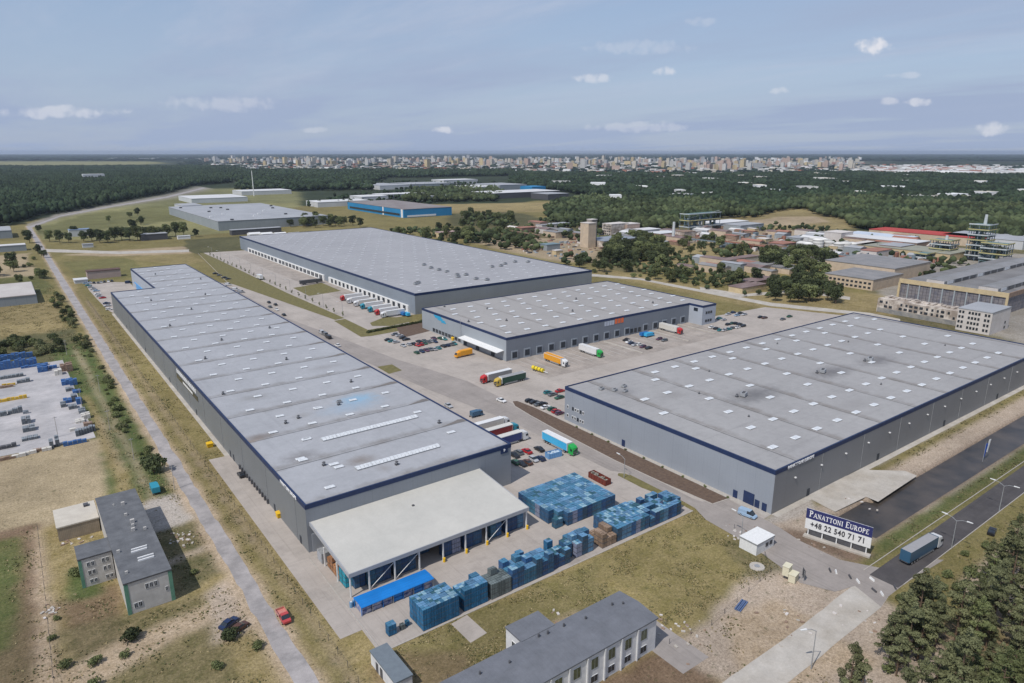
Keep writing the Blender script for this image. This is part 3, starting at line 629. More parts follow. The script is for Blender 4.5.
MB().box(-.5, 0, 0, -.05, 40, 4.4).build('blue_wall', MATS['sky_blue_panel'], W, (25.5, 380, 0))

# --- right warehouse
RW = thing('warehouse', 'wide grey-roofed warehouse on the right, light near-left wall and graphite wall above the basin', 'warehouse', (165, 98.5, 0))
HR = 13.6; polyR = [(0, 0), (212, 0), (212, 90.5), (0, 90.5)]
M_roofR = mat('membrane_roof_grey', (.335, .328, .326), (.295, .288, .288), .03, .8, 7, lines=[(0, 24.6, .45, .5, -11.3), (1, 13.3, .14, .10, 0), (0, 2.05, .04, .04, 0), (0, 12.3, .16, .12, 1)], lo=.3, hi=.7, grime=.075, dirty=[(0, 24.6, -12.5, 3.6, .75, (.185, .165, .15))], streak=[(.03, .5, .08, .55)],
               extra=stains([(51, 42, 22, 9, (.15, .148, .152), .95), (100, 40, 19, 8, (.155, .15, .155), .95), (131, 37, 17, 8, (.16, .155, .16), .9), (14, 74, 9, 7, (.20, .20, .21), .6), (26, 60, 10, 6, (.23, .22, .215), .6), (150, 60, 14, 6, (.25, .24, .235), .5), (70, 15, 16, 6, (.25, .24, .235), .5), (12, 76, 8, 3, (.3, .3, .3), .4)]))
shell(RW, polyR, HR, [C_sh, C_pale, C_pale, C_lt], M_roofR, th=1.3)
SK2 = sky_mesh(3.3, 1.9)
pts = []
for k in range(15):
    x = 14 + 12.25 * k
    pts += [(x, 10.3), (x + 8.0, 23.6), (x, 62.6), (x + 15, 82.4)]
    if k % 2 == 0: pts += [(x + 14, 36.8), (x - 5, 49.2), (x + 20, 75.6)]
pts = [(x, y) for x, y in pts if 3 < x < 208 and not (y > 80 and x < 35)]
many(RW, 'skylight', SK2, pts, HR - .35)
for (x, y) in ((46, 43.6), (96, 41.6), (128, 38.5)):
    link('rooftop_unit', UNIT, RW, (x, y, HR - .35), .3); link('roof_vent', VENT, RW, (x - 2.5, y + 1, HR - .35))
for (x, y) in ((12, 76), (14.5, 73), (18, 77), (9, 80)): link('rooftop_unit', UNIT, RW, (x, y, HR - .35), .2).scale = (.7, .7, .6)
for (x, y) in ((30, 30), (60, 70), (100, 20), (150, 60), (180, 30), (120, 78), (35, 55)): link('roof_vent', VENT, RW, (x, y, HR - .35)).scale = (.6, .6, .6)
wall_text(RW, letters('PANATTONI EUROPE', 1.3, M_sign, bold=.05, space=1.1), (12.5, -.2, HR - .7), '-Y')
for k, y in enumerate(np.arange(79.4, 89.5, 1.45)):
    if k in (5,): continue
    for z in (5.2, 1.7):
        w_ = MB().box(-.12, y, z, -.01, y + .95, z + 1.35).build('window', M_dark if (k + int(z)) % 3 == 0 else M_white, RW)
        MB().box(-.14, y + .15, z + .2, -.12, y + .8, z + 1.15).build('pane', M_dark, w_)
for y in (11.5, 4.0, 1.6, 58): MB().box(-.14, y, .05, -.01, y + 1.5, 2.5).build('door', NAVY, RW)
MB().box(-.14, 5.8, .05, -.01, 9.4, 3.8).build('roller_door', NAVY, RW)
for x in (18, 60, 110, 160): MB().box(x, -.14, .05, x + 1.3, -.01, 2.4).build('door', M_door, RW)
for x in np.arange(10, 205, 14.0): MB().box(x, -.55, 8.5, x + .5, -.02, 8.8).build('wall_lamp', M_white, RW)
for x in np.arange(24.6, 200, 24.6): MB().box(x, -.12, 0, x + .08, -.02, HR - 1.35).build('downpipe', M_vent, RW)

# --- middle warehouse
MW = thing('warehouse', 'middle warehouse with dock doors, a small office tower and a white canopy on its side', 'warehouse', (192, 264.5, 0))
HM = 12.0; polyM = [(0, 0), (137, 0), (137, -10), (149.5, -10), (149.5, 84), (0, 84)]
M_roofM = mat('membrane_roof_warm', (.345, .33, .32), (.30, .288, .28), .03, .8, 7, lines=[(0, 24.6, .36, .30, -8), (1, 13.0, .14, .08, 0), (0, 2.05, .04, .04, 0)], lo=.3, hi=.7, grime=.07, dirty=[(0, 24.6, -8.8, 2.6, .6, (.2, .18, .165))], extra=stains([(20, 60, 8, 5, (.27, .26, .26), .4)]))
shell(MW, polyM, HM, [C_sh if False else clad('cladding_blue_grey', (.27, .30, .345)), C_lt, C_lt, C_lt, C_lt, clad('cladding_silver', (.45, .49, .53))], M_roofM, th=1.2)
pts = []
for k in range(12):
    x = 7.5 + 12.1 * k
    pts += [(x, 8.5), (x + 5.5, 20.8), (x, 34), (x + 6, 46), (x, 59.5), (x + 6, 71)]
many(MW, 'skylight', SK2, [(x, y) for x, y in pts if 2 < x < 147], HM - .35)
for (x, y) in ((4, 40), (30, 60), (66, 26), (22, 30), (90, 50), (120, 14), (13, 80)): link('roof_vent', VENT, MW, (x, y, HM - .35))
DOCK = MB()
DOCK.box(0, -.35, 0, 4.0, -.01, 4.7, 1); DOCK.box(.55, -.42, 1.1, 3.45, -.35, 4.1, 0)
DOCKM = DOCK.mesh('dock_door', [M_door, mat('dock_shelter_grey', (.30, .33, .37), (.25, .28, .32), 1, .7)])
for k in range(11): link('dock_door', DOCKM, MW, (3.0 + 7.9 * k, 0, 0))
for k in range(5): link('dock_door', DOCKM, MW, (97 + 8.1 * k, 0, 0))
for x in (87, 90, 93.2): MB().box(x, -.12, 1, x + 2, -.01, 3.4).build('window', M_dark, MW)
for z in (1.6, 6.6):
    for x in (140.0, 142.2, 144.4): MB().box(x, -10.12, z, x + 1.6, -10.01, z + 1.5).build('window', M_dark, MW)
MB().box(136.88, -6.5, 8, 136.99, -3.5, 10).build('window', M_dark, MW)
M_cy = mat('cyan_sign', (.03, .36, .60), (.03, .36, .6), 1, .5); M_or = mat('orange_sign', (.75, .17, .06), (.7, .15, .05), 1, .5)
lg = MB()
for i, (a, c, z) in enumerate(((62, 70, 10.1), (60.5, 69, 9.3), (58, 66, 8.5), (57, 62, 7.7))): lg.box(-.12, a, z, -.01, c, z + .62)
lg.build('logo', M_cy, MW)
lg = MB()
for i in range(4): lg.box(66.5 + i * 1.9, -.12, 8.0, 68.0 + i * 1.9, -.01, 10.4, 1)
for i in range(3): lg.box(74.4 + i * 2.4, -.12, 8.2, 76.2 + i * 2.4, -.01, 10.9, 0)
lg.build('logo', [M_or, mat('pale_sign', (.5, .54, .62))], MW)
# white canopy on the -X face near the corner
cn = thing('tmp', 'x', 'x'); bpy.data.objects.remove(cn)
MB().loft([[(-4.2, 2, 4.4), (0, 2, 5.0), (0, 2, 5.3), (-4.2, 2, 4.7)], [(-4.2, 38, 4.4), (0, 38, 5.0), (0, 38, 5.3), (-4.2, 38, 4.7)]]).build('canopy', M_white, MW)
for y in (10, 24, 36): MB().box(-.15, y, .1, -.01, y + 3, 3.8).build('door', M_door, MW)
for y in np.arange(42, 70, 3.4): MB().box(-.12, y, .6, -.01, y + 2.6, 2.6).build('window', M_dark, MW)
MB().tube((-.6, 41, 0), (-.6, 41, 13.5), .09).build('mast', M_vent, MW)

# --- far warehouse
BW = thing('warehouse', 'large far warehouse with white dock strips along its lit side and navy edge', 'warehouse', (205.5, 381.5, 0))
polyB = [(0, 0), (152, 0), (152, 385), (0, 385)]
M_roofB = mat('membrane_roof_far', (.345, .345, .36), (.30, .30, .315), .03, .8, 7, lines=[(1, 24.6, .5, .25, 0), (1, 8.2, .3, .10, 0), (0, 12, .2, .05, 0)], lo=.3, hi=.7, grime=.06)
shell(BW, polyB, HW, [clad('cladding_steel', (.36, .385, .41)), C_lt, C_lt, clad('cladding_blue', (.31, .355, .41))], M_roofB, th=1.5)
pts = [(8 + 13 * i + (6 if j % 2 else 0), 8 + 12.3 * j) for j in range(30) for i in range(11)]
SK3 = sky_mesh(2.8, 1.3, .3); M_skd = mat('skylight_dull', (.62, .63, .65), (.5, .51, .53), 1, .5); SK3.materials[0] = M_skd
many(BW, 'skylight', SK3, pts, HW - .35)
for (a, c) in ((150, 262), (8, 140)):
    MB().box(-1.1, a, 0, -.01, c, 4.6).build('dock_strip', M_white, BW)
for k in range(12):
    y = 153 + 9.0 * k; link('dock_door', MB().box(-1.22, 0, .9, -1.1, 2.6, 3.9).mesh('dock_door', M_door), BW, (0, y, 0)); link('dock_door', MB().box(-1.22, 0, .9, -1.1, 2.6, 3.9).mesh('dock_door', M_door), BW, (0, y + 3.3, 0))
MB().box(-1.1, 262, 0, -.01, 355, 4.6).build('dock_strip', M_white, BW)
for k in range(9):
    link('dock_door', MB().box(-1.22, 0, .9, -1.1, 2.8, 3.9).mesh('dock_door', M_door), BW, (0, 264 + 10.0 * k, 0)); link('dock_door', MB().box(-1.22, 0, .9, -1.1, 2.8, 3.9).mesh('dock_door', M_door), BW, (0, 267.5 + 10.0 * k, 0))
for k in range(17): link('dock_door', MB().box(-1.22, 0, .9, -1.1, 3.4, 4.0).mesh('dock_door', M_door), BW, (0, 11 + 7.5 * k, 0))
for (px, py) in ((424, 265), (431, 268), (439, 270), (447, 272), (457, 275), (466, 275), (476, 279), (487, 280), (492, 267), (501, 266), (505, 264), (416, 284), (418, 283), (458, 277), (515, 262), (528, 262)):
    x, y = G(px, py, HW); link('rooftop_unit', UNIT, BW, (x - 205.5, y - 381.5, HW - .35), .1).scale = (1.1, 1.1, 1.0)

# --- open store at the near end of the long warehouse
CS = thing('open_store', 'open-sided store with a broad cream flat roof on white posts', 'open store', (52.3, 133.8, 0))
HC = 6.4; HB = 8.6; Lx, Ly = 52.2, 24.15
M_cream = mat('cream_roof', (.50, .485, .445), (.455, .445, .41), .06, .8, 5, grime=.05, lines=[(0, 6.6, .06, .07, 0), (1, 4.0, .05, .04, 0)])
M_fas = mat('fascia_grey', (.38, .39, .41), (.34, .35, .37), .4, .6, lines=[(0, 3, .05, .15, 0), (1, 3, .05, .15, 0)])
MB().loft([[(.1, .1, HC - .25), (Lx - .1, .1, HC - .25), (Lx - .1, .1, HC + .02), (.1, .1, HC + .02)], [(.1, Ly - .02, HB - .25), (Lx - .1, Ly - .02, HB - .25), (Lx - .1, Ly - .02, HB + .02), (.1, Ly - .02, HB + .02)]]).build('roof', M_cream, CS)
fz = MB()
fz.box(-.15, -.15, HC - .95, Lx + .15, .1, HC + .1)
for (a, c) in ((-.15, .1), (Lx - .1, Lx + .15)): fz.loft([[(a, .1, HC - .95), (c, .1, HC - .95), (c, .1, HC + .1), (a, .1, HC + .1)], [(a, Ly - .02, HB - .95), (c, Ly - .02, HB - .95), (c, Ly - .02, HB + .1), (a, Ly - .02, HB + .1)]])
fz.build('fascia', M_fas, CS)
MB().box(.2, Ly - .3, 0, Lx - .2, Ly - .1, HC - 1.2).build('back_wall', C_mid, CS)
M_yel = mat('yellow_paint', (.75, .47, .02), (.7, .42, .02), 1, .5)
xs_c = [.3, 5.0, 11.7, 18.4, 25.2, 31.9, 38.4, 45.0, 51.7]
for x in xs_c:
    c_ = MB().box(x - .16, .15, 0, x + .16, .47, HC - 1.15).build('post', M_white, CS)
    if x > 20: MB().tube((x, -.15, 0), (x, -.15, 1.15), .34, .34, 10).build('bollard', M_yel, c_)
for y in (8, 16): MB().box(.14, y - .15, 0, .44, y + .15, HC - 1.15).build('post', M_white, CS)
for y in (8, 16): MB().box(Lx - .44, y - .15, 0, Lx - .14, y + .15, HC - 1.15).build('post', M_white, CS)
for (a, b_) in ((5.0, 11.7), (38.4, 45.0), (11.7, 18.4)):
    MB().tube((a, .3, .3), (b_, .3, HC - 1.3), .08, .08, 6).build('brace', M_white, CS)
for x in (26,): link('roof_vent', VENT, CS, (x, 17, HC + 1.4)).scale = (.7, .7, .4)

# ------------------------------------------------------------------ small near buildings
def windows(root_, face, fixed, z, spots, w_, h, m_pane=M_dark, frame=M_white, prefix='window'):
    for s_ in spots:
        if face == '-Y':
            f = MB().box(s_, fixed - .08, z, s_ + w_, fixed - .005, z + h).build('window', frame, root_)
            MB().box(s_ + .1, fixed - .12, z + .1, s_ + w_ / 2 - .05, fixed - .08, z + h - .1).box(s_ + w_ / 2 + .05, fixed - .12, z + .1, s_ + w_ - .1, fixed - .08, z + h - .1).build('pane', m_pane, f)
        else:
            f = MB().box(fixed - .08, s_, z, fixed - .005, s_ + w_, z + h).build('window', frame, root_)
            MB().box(fixed - .12, s_ + .1, z + .1, fixed - .08, s_ + w_ / 2 - .05, z + h - .1).box(fixed - .12, s_ + w_ / 2 + .05, z + .1, fixed - .08, s_ + w_ - .1, z + h - .1).build('pane', m_pane, f)
M_felt = mat('roofing_felt', (.135, .14, .15), (.11, .115, .125), .35, .85, 7, grime=.12, lines=[(1, 1.1, .05, .14, 0)])
M_felt2 = mat('roofing_felt_grey', (.16, .168, .19), (.135, .142, .16), .3, .85, 7, grime=.1, lines=[(0, 1.1, .05, .14, 0)])
M_plas = mat('pale_plaster', (.52, .50, .47), (.42, .40, .375), .5, .9, 8)
M_plasw = mat('white_plaster', (.66, .66, .66), (.55, .55, .56), .6, .9, 7)
M_green = mat('green_paint', (.13, .27, .19), (.10, .22, .155), 1, .8)
GB = thing('office_building', 'old pale plaster office with dark felt roof and green corner strips on the left', 'office building', (9.9, 157.6, 0))
def block(root_, x0, y0, x1, y1, h, wm, rm, trim=None, over=.15, name='wall', tz=.35):
    MB().box(x0, y0, 0, x1, y1, h, 0).build(name, wm, root_)
    m = MB(); m.box(x0 - over, y0 - over, h, x1 + over, y1 + over, h + tz, 1, 0)
    return m.build('roof', [rm, trim or rm], root_)
block(GB, 0, 0, 9.6, 48.5, 7.8, M_plas, M_felt, M_dvent)
gx_ = MB()
for (x, y) in ((-.06, -.06), (8.9, -.06)): gx_.box(x, y, 0, x + .8, y + .75, 7.7)
gx_.build('corner_strip', M_green, GB)
windows(GB, '-Y', -.0, 5.2, (4.0, 4.9, 5.8), .75, 1.3); windows(GB, '-Y', 0, 1.3, (1.3, 2.2), .8, 1.3); windows(GB, '-Y', 0, 3.1, (7.9,), .6, 1.1)
rf = GB.children[1]
for (x, y, s_) in ((5.5, 40, 1), (5.2, 33, .8), (6.0, 28, 1.2), (5.5, 23.5, 1), (8, 22.5, .8), (5.8, 26, .8), (1.2, 4, .7), (3.4, 41, .5), (1.0, 14.6, .8)):
    MB().box(-.4 * s_, -.3 * s_, 0, .4 * s_, .3 * s_, .8 * s_).build('chimney', M_plas, GB, (x, y, 8.15))
for (x, y) in ((3.6, 13.5), (3.4, 12.3), (4.2, 8.6), (4.1, 7.4)): MB().box(0, 0, 0, 3.4, .35, .35).build('skylight_bar', M_white, GB, (x, y, 8.15))
GA = block(GB, -7.1, 17.6, -.2, 24.6, 7.4, M_plas, M_felt, M_dvent)
windows(GB, '-Y', 17.6, 5.2, (-5.6, -4.7, -2.5, -1.6), .7, 1.2); windows(GB, '-Y', 17.6, 3.0, (-5.6, -4.7, -2.4, -1.5), .7, 1.2); windows(GB, '-Y', 17.6, .8, (-5.5, -4.6, -2.2, -1.3), .7, 1.0)
MB().box(-7.18, 17.52, 0, -6.5, 18.3, 7.3).build('corner_strip', M_green, GB)
FS = thing('flat_shed', 'low cream-roofed garage with a slatted side, against the left office', 'garage', (0, 202.4, 0))
block(FS, 0, 0, 9.6, 11.4, 3.9, mat('tan_boards', (.33, .27, .20), (.25, .21, .16), .5, .9, lines=[(0, .4, .05, .3, 0)]), mat('cream_felt', (.55, .51, .44), (.48, .44, .38), .4, .9))
MB().box(7, 8.4, 4.25, 8.2, 10, 4.8).build('roof_hatch', M_dvent, FS)

OF = thing('office_building', 'new white two-storey office with dark grey roof at the bottom of the view', 'office building', (44, 80.3, 0))
OL = 52.4
MB().box(0, 0, 0, OL, 10.6, 7.4).build('wall', M_plasw, OF)
rfm = MB(); rfm.loft([[(-.2, -.3, 7.4), (-.2, 10.9, 7.4), (-.2, 10.9, 7.7), (-.2, 5.3, 8.3), (-.2, -.3, 7.7)], [(OL + .2, -.3, 7.4), (OL + .2, 10.9, 7.4), (OL + .2, 10.9, 7.7), (OL + .2, 5.3, 8.3), (OL + .2, -.3, 7.7)]])
rfm.build('roof', M_felt2, OF)
sp_ = [OL - 4.6 - 4.55 * k for k in range(11)]
gold = mat('window_glass', (.10, .115, .06), (.05, .06, .05), 1.2, .2, spec=.6)
windows(OF, '-Y', 0, 4.0, sp_, 1.9, 2.5, gold); windows(OF, '-Y', 0, .9, sp_, 1.9, 1.6, M_dark)
for s_ in sp_:
    MB().box(s_ - 1.15, -.35, 0, s_ - .85, -.01, 7.3).build('pilaster', M_plasw, OF)
block(OF, 25.6, 10.7, 33.8, 15.9, 7.5, M_plasw, M_felt2)
windows(OF, '-X', 25.6, 4.4, (12.4,), 1.4, 1.6, M_dark)
for (x, y) in ((47.5, 8), (49.5, 6.8), (40, 8), (35, 9), (20, 7), (29, 9.6), (31, 9.2), (14, 8)): MB().tube((0, 0, 0), (0, 0, .7), .22, .22, 8).build('roof_pipe', M_dvent, OF, (x, y, 7.9))
BT = thing('booth', 'small white booth with blue-grey roof by the bottom edge', 'booth', (46.9, 100.6, 0))
block(BT, 0, 0, 3.6, 10.8, 2.9, M_plasw, mat('slate_roof', (.16, .19, .215), (.14, .165, .19), 1, .7))
for y in (5.5, 7.4): MB().box(-.09, y, .05, -.005, y + 1, 2.2).build('door', M_dvent, BT)
KI = thing('kiosk', 'small white gatehouse box on the lawn corner by the gate', 'gatehouse', (143.2, 88.4, 0))
block(KI, 0, 0, 7.6, 5.1, 3.0, M_white, M_white, M_vent)
windows(KI, '-Y', 0, 1.2, (3.9, 5.6), 1.2, 1.1, M_dark, M_dvent)
MB().box(7.7, .5, 2.1, 8.9, 1.6, 2.2).build('sill_shelf', M_dvent, KI)

# ------------------------------------------------------------------ billboard
BB = thing('billboard', 'wide advertising billboard with navy top, white lower half and phone number beside the junction', 'billboard', (164.4, 78.9, 0), math.atan2(71.0 - 86.7, 166.2 - 162.2))
# local x runs along the board, face looks to local -Y
BL = 8.1
MB().box(-BL, -.12, 2.3, BL, .12, 8.2).build('panel', M_white, BB)
MB().box(-BL, -.16, 5.35, BL, -.12, 8.25).build('navy_band', mat('billboard_navy', (.03, .035, .13), (.028, .032, .12), 1, .6), BB)
def strokes(txt, m, h=1.0, first=1.3, capscale=True):
    """serif capitals built from thick and thin bars"""
    mb = MB(); x = 0.0
    V = .17; T = .085
    def bar(a, b, wd):
        a = Vector(a); b = Vector(b); d = (b - a).normalized(); p = Vector((-d.y, d.x)) * wd / 2
        q = [a - p, b - p, b + p, a + p]; mb.prism([(x + v.x * sc_, v.y * sc_) for v in q], 0, .05)
    def ser(cx_, y): bar((cx_ - .17, y), (cx_ + .17, y), .07)
    def arc(cx_, cy_, rx, ry, a0, a1, k=10):
        for i in range(k):
            t0 = a0 + (a1 - a0) * i / k; t1 = a0 + (a1 - a0) * (i + 1) / k; mid = (t0 + t1) / 2
            bar((cx_ + rx * math.cos(t0), cy_ + ry * math.sin(t0)), (cx_ + rx * math.cos(t1), cy_ + ry * math.sin(t1)), T + (V - T) * abs(math.cos(mid)) + .01)
    for i, ch in enumerate(txt):
        sc_ = h * (first if (i == 0 or txt[i - 1] == ' ') else 1.0)
        if ch == ' ': x += .55 * h; continue
        if ch in 'PR':
            bar((.15, 0), (.15, 1), V); ser(.15, .02); ser(.12, .98); arc(.2, .74, .38, .24, -math.pi / 2, math.pi / 2); 
            if ch == 'R': bar((.35, .5), (.72, .02), V); ser(.72, .02)
            wd = .72 if ch == 'P' else .85
        elif ch == 'A': bar((.05, 0), (.40, 1), T); bar((.40, 1), (.78, 0), V); bar((.2, .33), (.62, .33), T); ser(.06, .02); ser(.78, .02); wd = .88
        elif ch == 'N': bar((.12, 0), (.12, 1), T); bar((.12, 1), (.74, 0), V); bar((.74, 0), (.74, 1), T); ser(.12, .02); ser(.08, .98); ser(.74, .98); wd = .9
        elif ch == 'T': bar((.38, 0), (.38, 1), V); bar((.0, .96), (.76, .96), T); bar((.02, .8), (.02, 1), T); bar((.74, .8), (.74, 1), T); ser(.38, .02); wd = .8
        elif ch == 'O': arc(.42, .5, .38, .47, 0, 2 * math.pi, 18); wd = .88
        elif ch == 'I': bar((.18, 0), (.18, 1), V); ser(.18, .02); ser(.18, .98); wd = .38
        elif ch == 'E': bar((.15, 0), (.15, 1), V); bar((.1, .04), (.62, .04), T); bar((.1, .96), (.6, .96), T); bar((.15, .52), (.48, .52), T); bar((.62, .02), (.64, .2), T); bar((.6, .98), (.6, .82), T); ser(.12, .02); wd = .7
        elif ch == 'U': bar((.14, .3), (.14, 1), V); bar((.7, .3), (.7, 1), T); arc(.42, .3, .28, .27, math.pi, 2 * math.pi, 8); ser(.14, .98); ser(.7, .98); wd = .86
        x += wd * sc_ + .13 * h
    me = mb.mesh('lettering', m); xs_ = [v.co.x for v in me.vertices]; c = (min(xs_) + max(xs_)) / 2
    for v in me.vertices: v.co.x -= c
    return me, max(xs_) - min(xs_)
lm, wid = strokes('PANATTONI EUROPE', M_sign, 1.32, 1.3)
o = link('lettering', lm, BB, (0, -.17, 6.05)); o.rotation_euler = (R(90), 0, 0); k = 14.6 / wid; o.scale = (k, 1.0, 1)
M_ink = mat('dark_ink', (.05, .05, .06), (.04, .04, .05), 1, .6)
lm = letters('+48 22 540 71 71', 2.15, M_ink, bold=.05, space=1.12); xs_ = [v.co.x for v in lm.vertices]; wid = max(xs_) - min(xs_)
o = link('lettering', lm, BB, (0, -.16, 3.85)); o.rotation_euler = (R(90), 0, 0); o.scale = (13.2 / wid, 1, 1)
for k in range(5):
    x = -BL + .9 + k * (2 * BL - 1.8) / 4; MB().box(x - .13, .13, 0, x + .13, .40, 7.6).build('post', M_white, BB)
    MB().tube((x, .3, 5.5), (x, 3.0, .2), .08, .08, 6).build('strut', M_vent, BB)
MB().box(-BL, -1.1, 0, BL + .3, .6, .45).build('base_beam', M_conc, BB)
for k in range(4):
    x = -BL + 1.3 + k * (2 * BL - 1.8) / 4; MB().box(x, .2, .75, x + 3.0, .32, 1.9).build('lower_panel', M_dvent, BB)

# ------------------------------------------------------------------ vehicles
def paint_mat(name, c): return mat('paint_' + name, c, tuple(v * .92 for v in c), 1, .28, spec=.5)
CARCOL = dict(silver=(.42, .43, .45), black=(.02, .02, .024), white=(.75, .75, .75), grey=(.14, .15, .16), red=(.42, .02, .025), blue=(.03, .08, .26), teal=(.03, .20, .22), green=(.03, .10, .06), gold=(.36, .28, .14), lightblue=(.30, .42, .56), brown=(.10, .045, .03), purple=(.12, .05, .09), yellow=(.72, .55, .05), darkblue=(.02, .035, .09))
def wheel_mesh(r=.33, w_=.22):
    m = MB(); m.tube((0, -w_ / 2, 0), (0, w_ / 2, 0), r, r, 14, 0); m.tube((0, -w_ / 2 - .01, 0), (0, w_ / 2 + .01, 0), r * .58, r * .58, 10, 1); return m.mesh('wheel', [M_black, M_vent])
WH = wheel_mesh(); WHB = wheel_mesh(.5, .3)
def car_proto(kind):
    """body and glass meshes; x forward"""
    Lc, Wc, Hc, prof, gl = {'sedan': (4.5, 1.8, 1.45, [(-2.25, .35, .80), (-2.2, .30, .98), (-1.2, .28, 1.0), (1.0, .28, .95), (2.05, .30, .80), (2.25, .38, .62)], [(-1.75, .98), (-1.0, 1.43), (.35, 1.45), (1.15, .95)]),
                            'hatch': (4.0, 1.72, 1.5, [(-2.0, .35, .85), (-1.95, .3, 1.0), (-1.0, .28, 1.0), (.9, .28, .97), (1.8, .3, .82), (2.0, .38, .62)], [(-1.92, 1.0), (-1.55, 1.45), (.2, 1.5), (1.1, .97)]),
                            'van': (5.2, 1.95, 2.1, [(-2.6, .4, 1.15), (-2.58, .35, 1.2), (-1.0, .33, 1.2), (1.3, .33, 1.15), (2.3, .35, .98), (2.6, .45, .7)], [(-2.58, 1.2), (-2.5, 2.08), (1.0, 2.1), (2.0, 1.05)])}[kind]
    b = MB(); rings = []
    for (x, z0, z1) in prof:
        wf = Wc / 2 * (1 - .07 * (abs(x) / (Lc / 2)) ** 3); rings.append([(x, -wf, z0), (x, wf, z0), (x, wf, z1 * .8 + z0 * .2), (x, wf * .93, z1), (x, -wf * .93, z1), (x, -wf, z1 * .8 + z0 * .2)])
    b.loft(rings, 0)
    # roof panel
    (a0, a1, a2, a3) = gl; wt = Wc / 2 * (.76 if kind != 'van' else .86); wb = Wc / 2 * .91
    b.box(a1[0] + .06, -wt, a1[1] - .05, a2[0] - .06, wt, a1[1] + .03, 0)
    if kind == 'van': b.box(a0[0] + .1, -wb, a0[1] - .1, .1, wb, a1[1] - .03, 0)
    g_ = MB(); g_.loft([[(a0[0], -wb, a0[1] - .06), (a0[0], wb, a0[1] - .06), (a1[0], wt, a1[1] - .04), (a1[0], -wt, a1[1] - .04)], [(a3[0], -wb, a3[1] - .06), (a3[0], wb, a3[1] - .06), (a2[0], wt, a2[1] - .04), (a2[0], -wt, a2[1] - .04)]])
    return b, g_, Lc, Wc
_cm = {}
def car(x, y, rz, kind, colr, label, cat='car', group=None, name='parked_car', z=.03):
    if (kind, colr) not in _cm:
        b, g_, Lc, Wc = car_proto(kind); _cm[(kind, colr)] = (b.mesh('car_body', paint_mat(colr, CARCOL[colr])), g_.mesh('car_windows', M_dark), Lc, Wc)
    bm_, gm_, Lc, Wc = _cm[(kind, colr)]
    t = thing(name, label, cat, (x, y, z), rz, group); link('body', bm_, t); link('windows', gm_, t)
    for sx in (-1, 1):
        for sy in (-1, 1): link('wheel', WH, t, (sx * Lc * .31, sy * (Wc / 2 - .1), .33))
    return t
ORD = ['first', 'second', 'third', 'fourth', 'fifth', 'sixth', 'seventh', 'eighth', 'ninth', 'tenth', 'eleventh', 'twelfth', 'thirteenth', 'fourteenth', 'fifteenth', 'sixteenth', 'seventeenth', 'eighteenth', 'nineteenth', 'twentieth']
def row(pts, cols, rz, where, group, kinds=None, start='from the left'):
    for i, (px, py) in enumerate(pts):
        x, y = G(px, py, .6); k = (kinds[i] if kinds else random.choice(('sedan', 'hatch', 'sedan')))
        word = {'sedan': 'saloon', 'hatch': 'hatchback', 'van': 'van'}[k]; c = cols[i]
        car(x, y, rz + random.uniform(-.04, .04) + (math.pi if random.random() < .4 else 0), k, c, f"{c.replace('lightblue', 'light blue').replace('darkblue', 'dark blue')} {word}, {ORD[i]} {start} in {where}", 'van' if k == 'van' else 'car', group)
def Z(ox, oy, s, *p): return [(ox + a / s, oy + b / s) for a, b in p]
z8 = lambda *p: Z(470, 360, 8.533, *p)
HX, HY = 0.0, math.pi / 2
row(z8((665, 275), (705, 292), (762, 318)), ['teal', 'grey', 'green'], HX, 'the short row by the right warehouse corner', 'cars by the right warehouse corner')
row(z8((768, 262)), ['red'], HX, 'the bay behind the green car', 'cars by the right warehouse corner')
row(z8((508, 345), (548, 358), (588, 376), (618, 372), (645, 402), (700, 416), (735, 436), (765, 452)), ['black', 'black', 'grey', 'black', 'white', 'green', 'red', 'purple'], HX, 'the row beside the brown bark bed', 'cars beside the bark bed')
zc_ = lambda *p: Z(470, 395, 8.53, *p)
row(zc_((378, 512), (415, 488), (485, 478), (590, 460)), ['black', 'grey', 'red', 'black'], HY, 'the back row beside the crate skip', 'cars at the near end of the long warehouse')
row(zc_((385, 572), (438, 585), (488, 572), (542, 548), (600, 540)), ['green', 'black', 'brown', 'silver', 'darkblue'], HY, 'the front row beside the crate skip', 'cars at the near end of the long warehouse')
zm = lambda *p: Z(380, 310, 8.533, *p)
row(zm((72, 252), (102, 264), (138, 272)), ['black', 'teal', 'silver'], HX, 'the outer row by the bare brown bed', 'cars in the staff car park')
row(zm((125, 207), (165, 216), (190, 236), (222, 250)), ['grey', 'silver', 'black', 'black'], HX, 'the row touching the bare brown bed', 'cars in the staff car park')
row(zm((198, 302), (246, 292), (292, 290), (322, 300), (350, 292), (382, 283), (412, 270), (440, 262), (470, 268)), ['silver', 'silver', 'black', 'red', 'red', 'green', 'grey', 'silver', 'darkblue'], HY, 'the middle row of the staff car park', 'cars in the staff car park')
row(zm((330, 268), (375, 262), (458, 240), (512, 240), (548, 246)), ['black', 'grey', 'purple', 'green', 'teal'], HY, 'the back row of the staff car park', 'cars in the staff car park')
row(zm((312, 362), (358, 352), (395, 342), (432, 335), (462, 332), (498, 322)), ['green', 'darkblue', 'purple', 'grey', 'silver', 'teal'], HY, 'the front row of the staff car park', 'cars in the staff car park')
row(zm((540, 306), (575, 300), (608, 292), (635, 286)), ['black', 'darkblue', 'grey', 'teal'], HY, 'the short front row near the orange lorry', 'cars in the staff car park')
zt = lambda *p: Z(700, 290, 8.533, *p)
row(zt((240, 205), (285, 190), (318, 214), (345, 196), (378, 207)), ['silver', 'darkblue', 'lightblue', 'black', 'silver'], HX, 'the far row behind the office tower', 'cars beside the office tower')
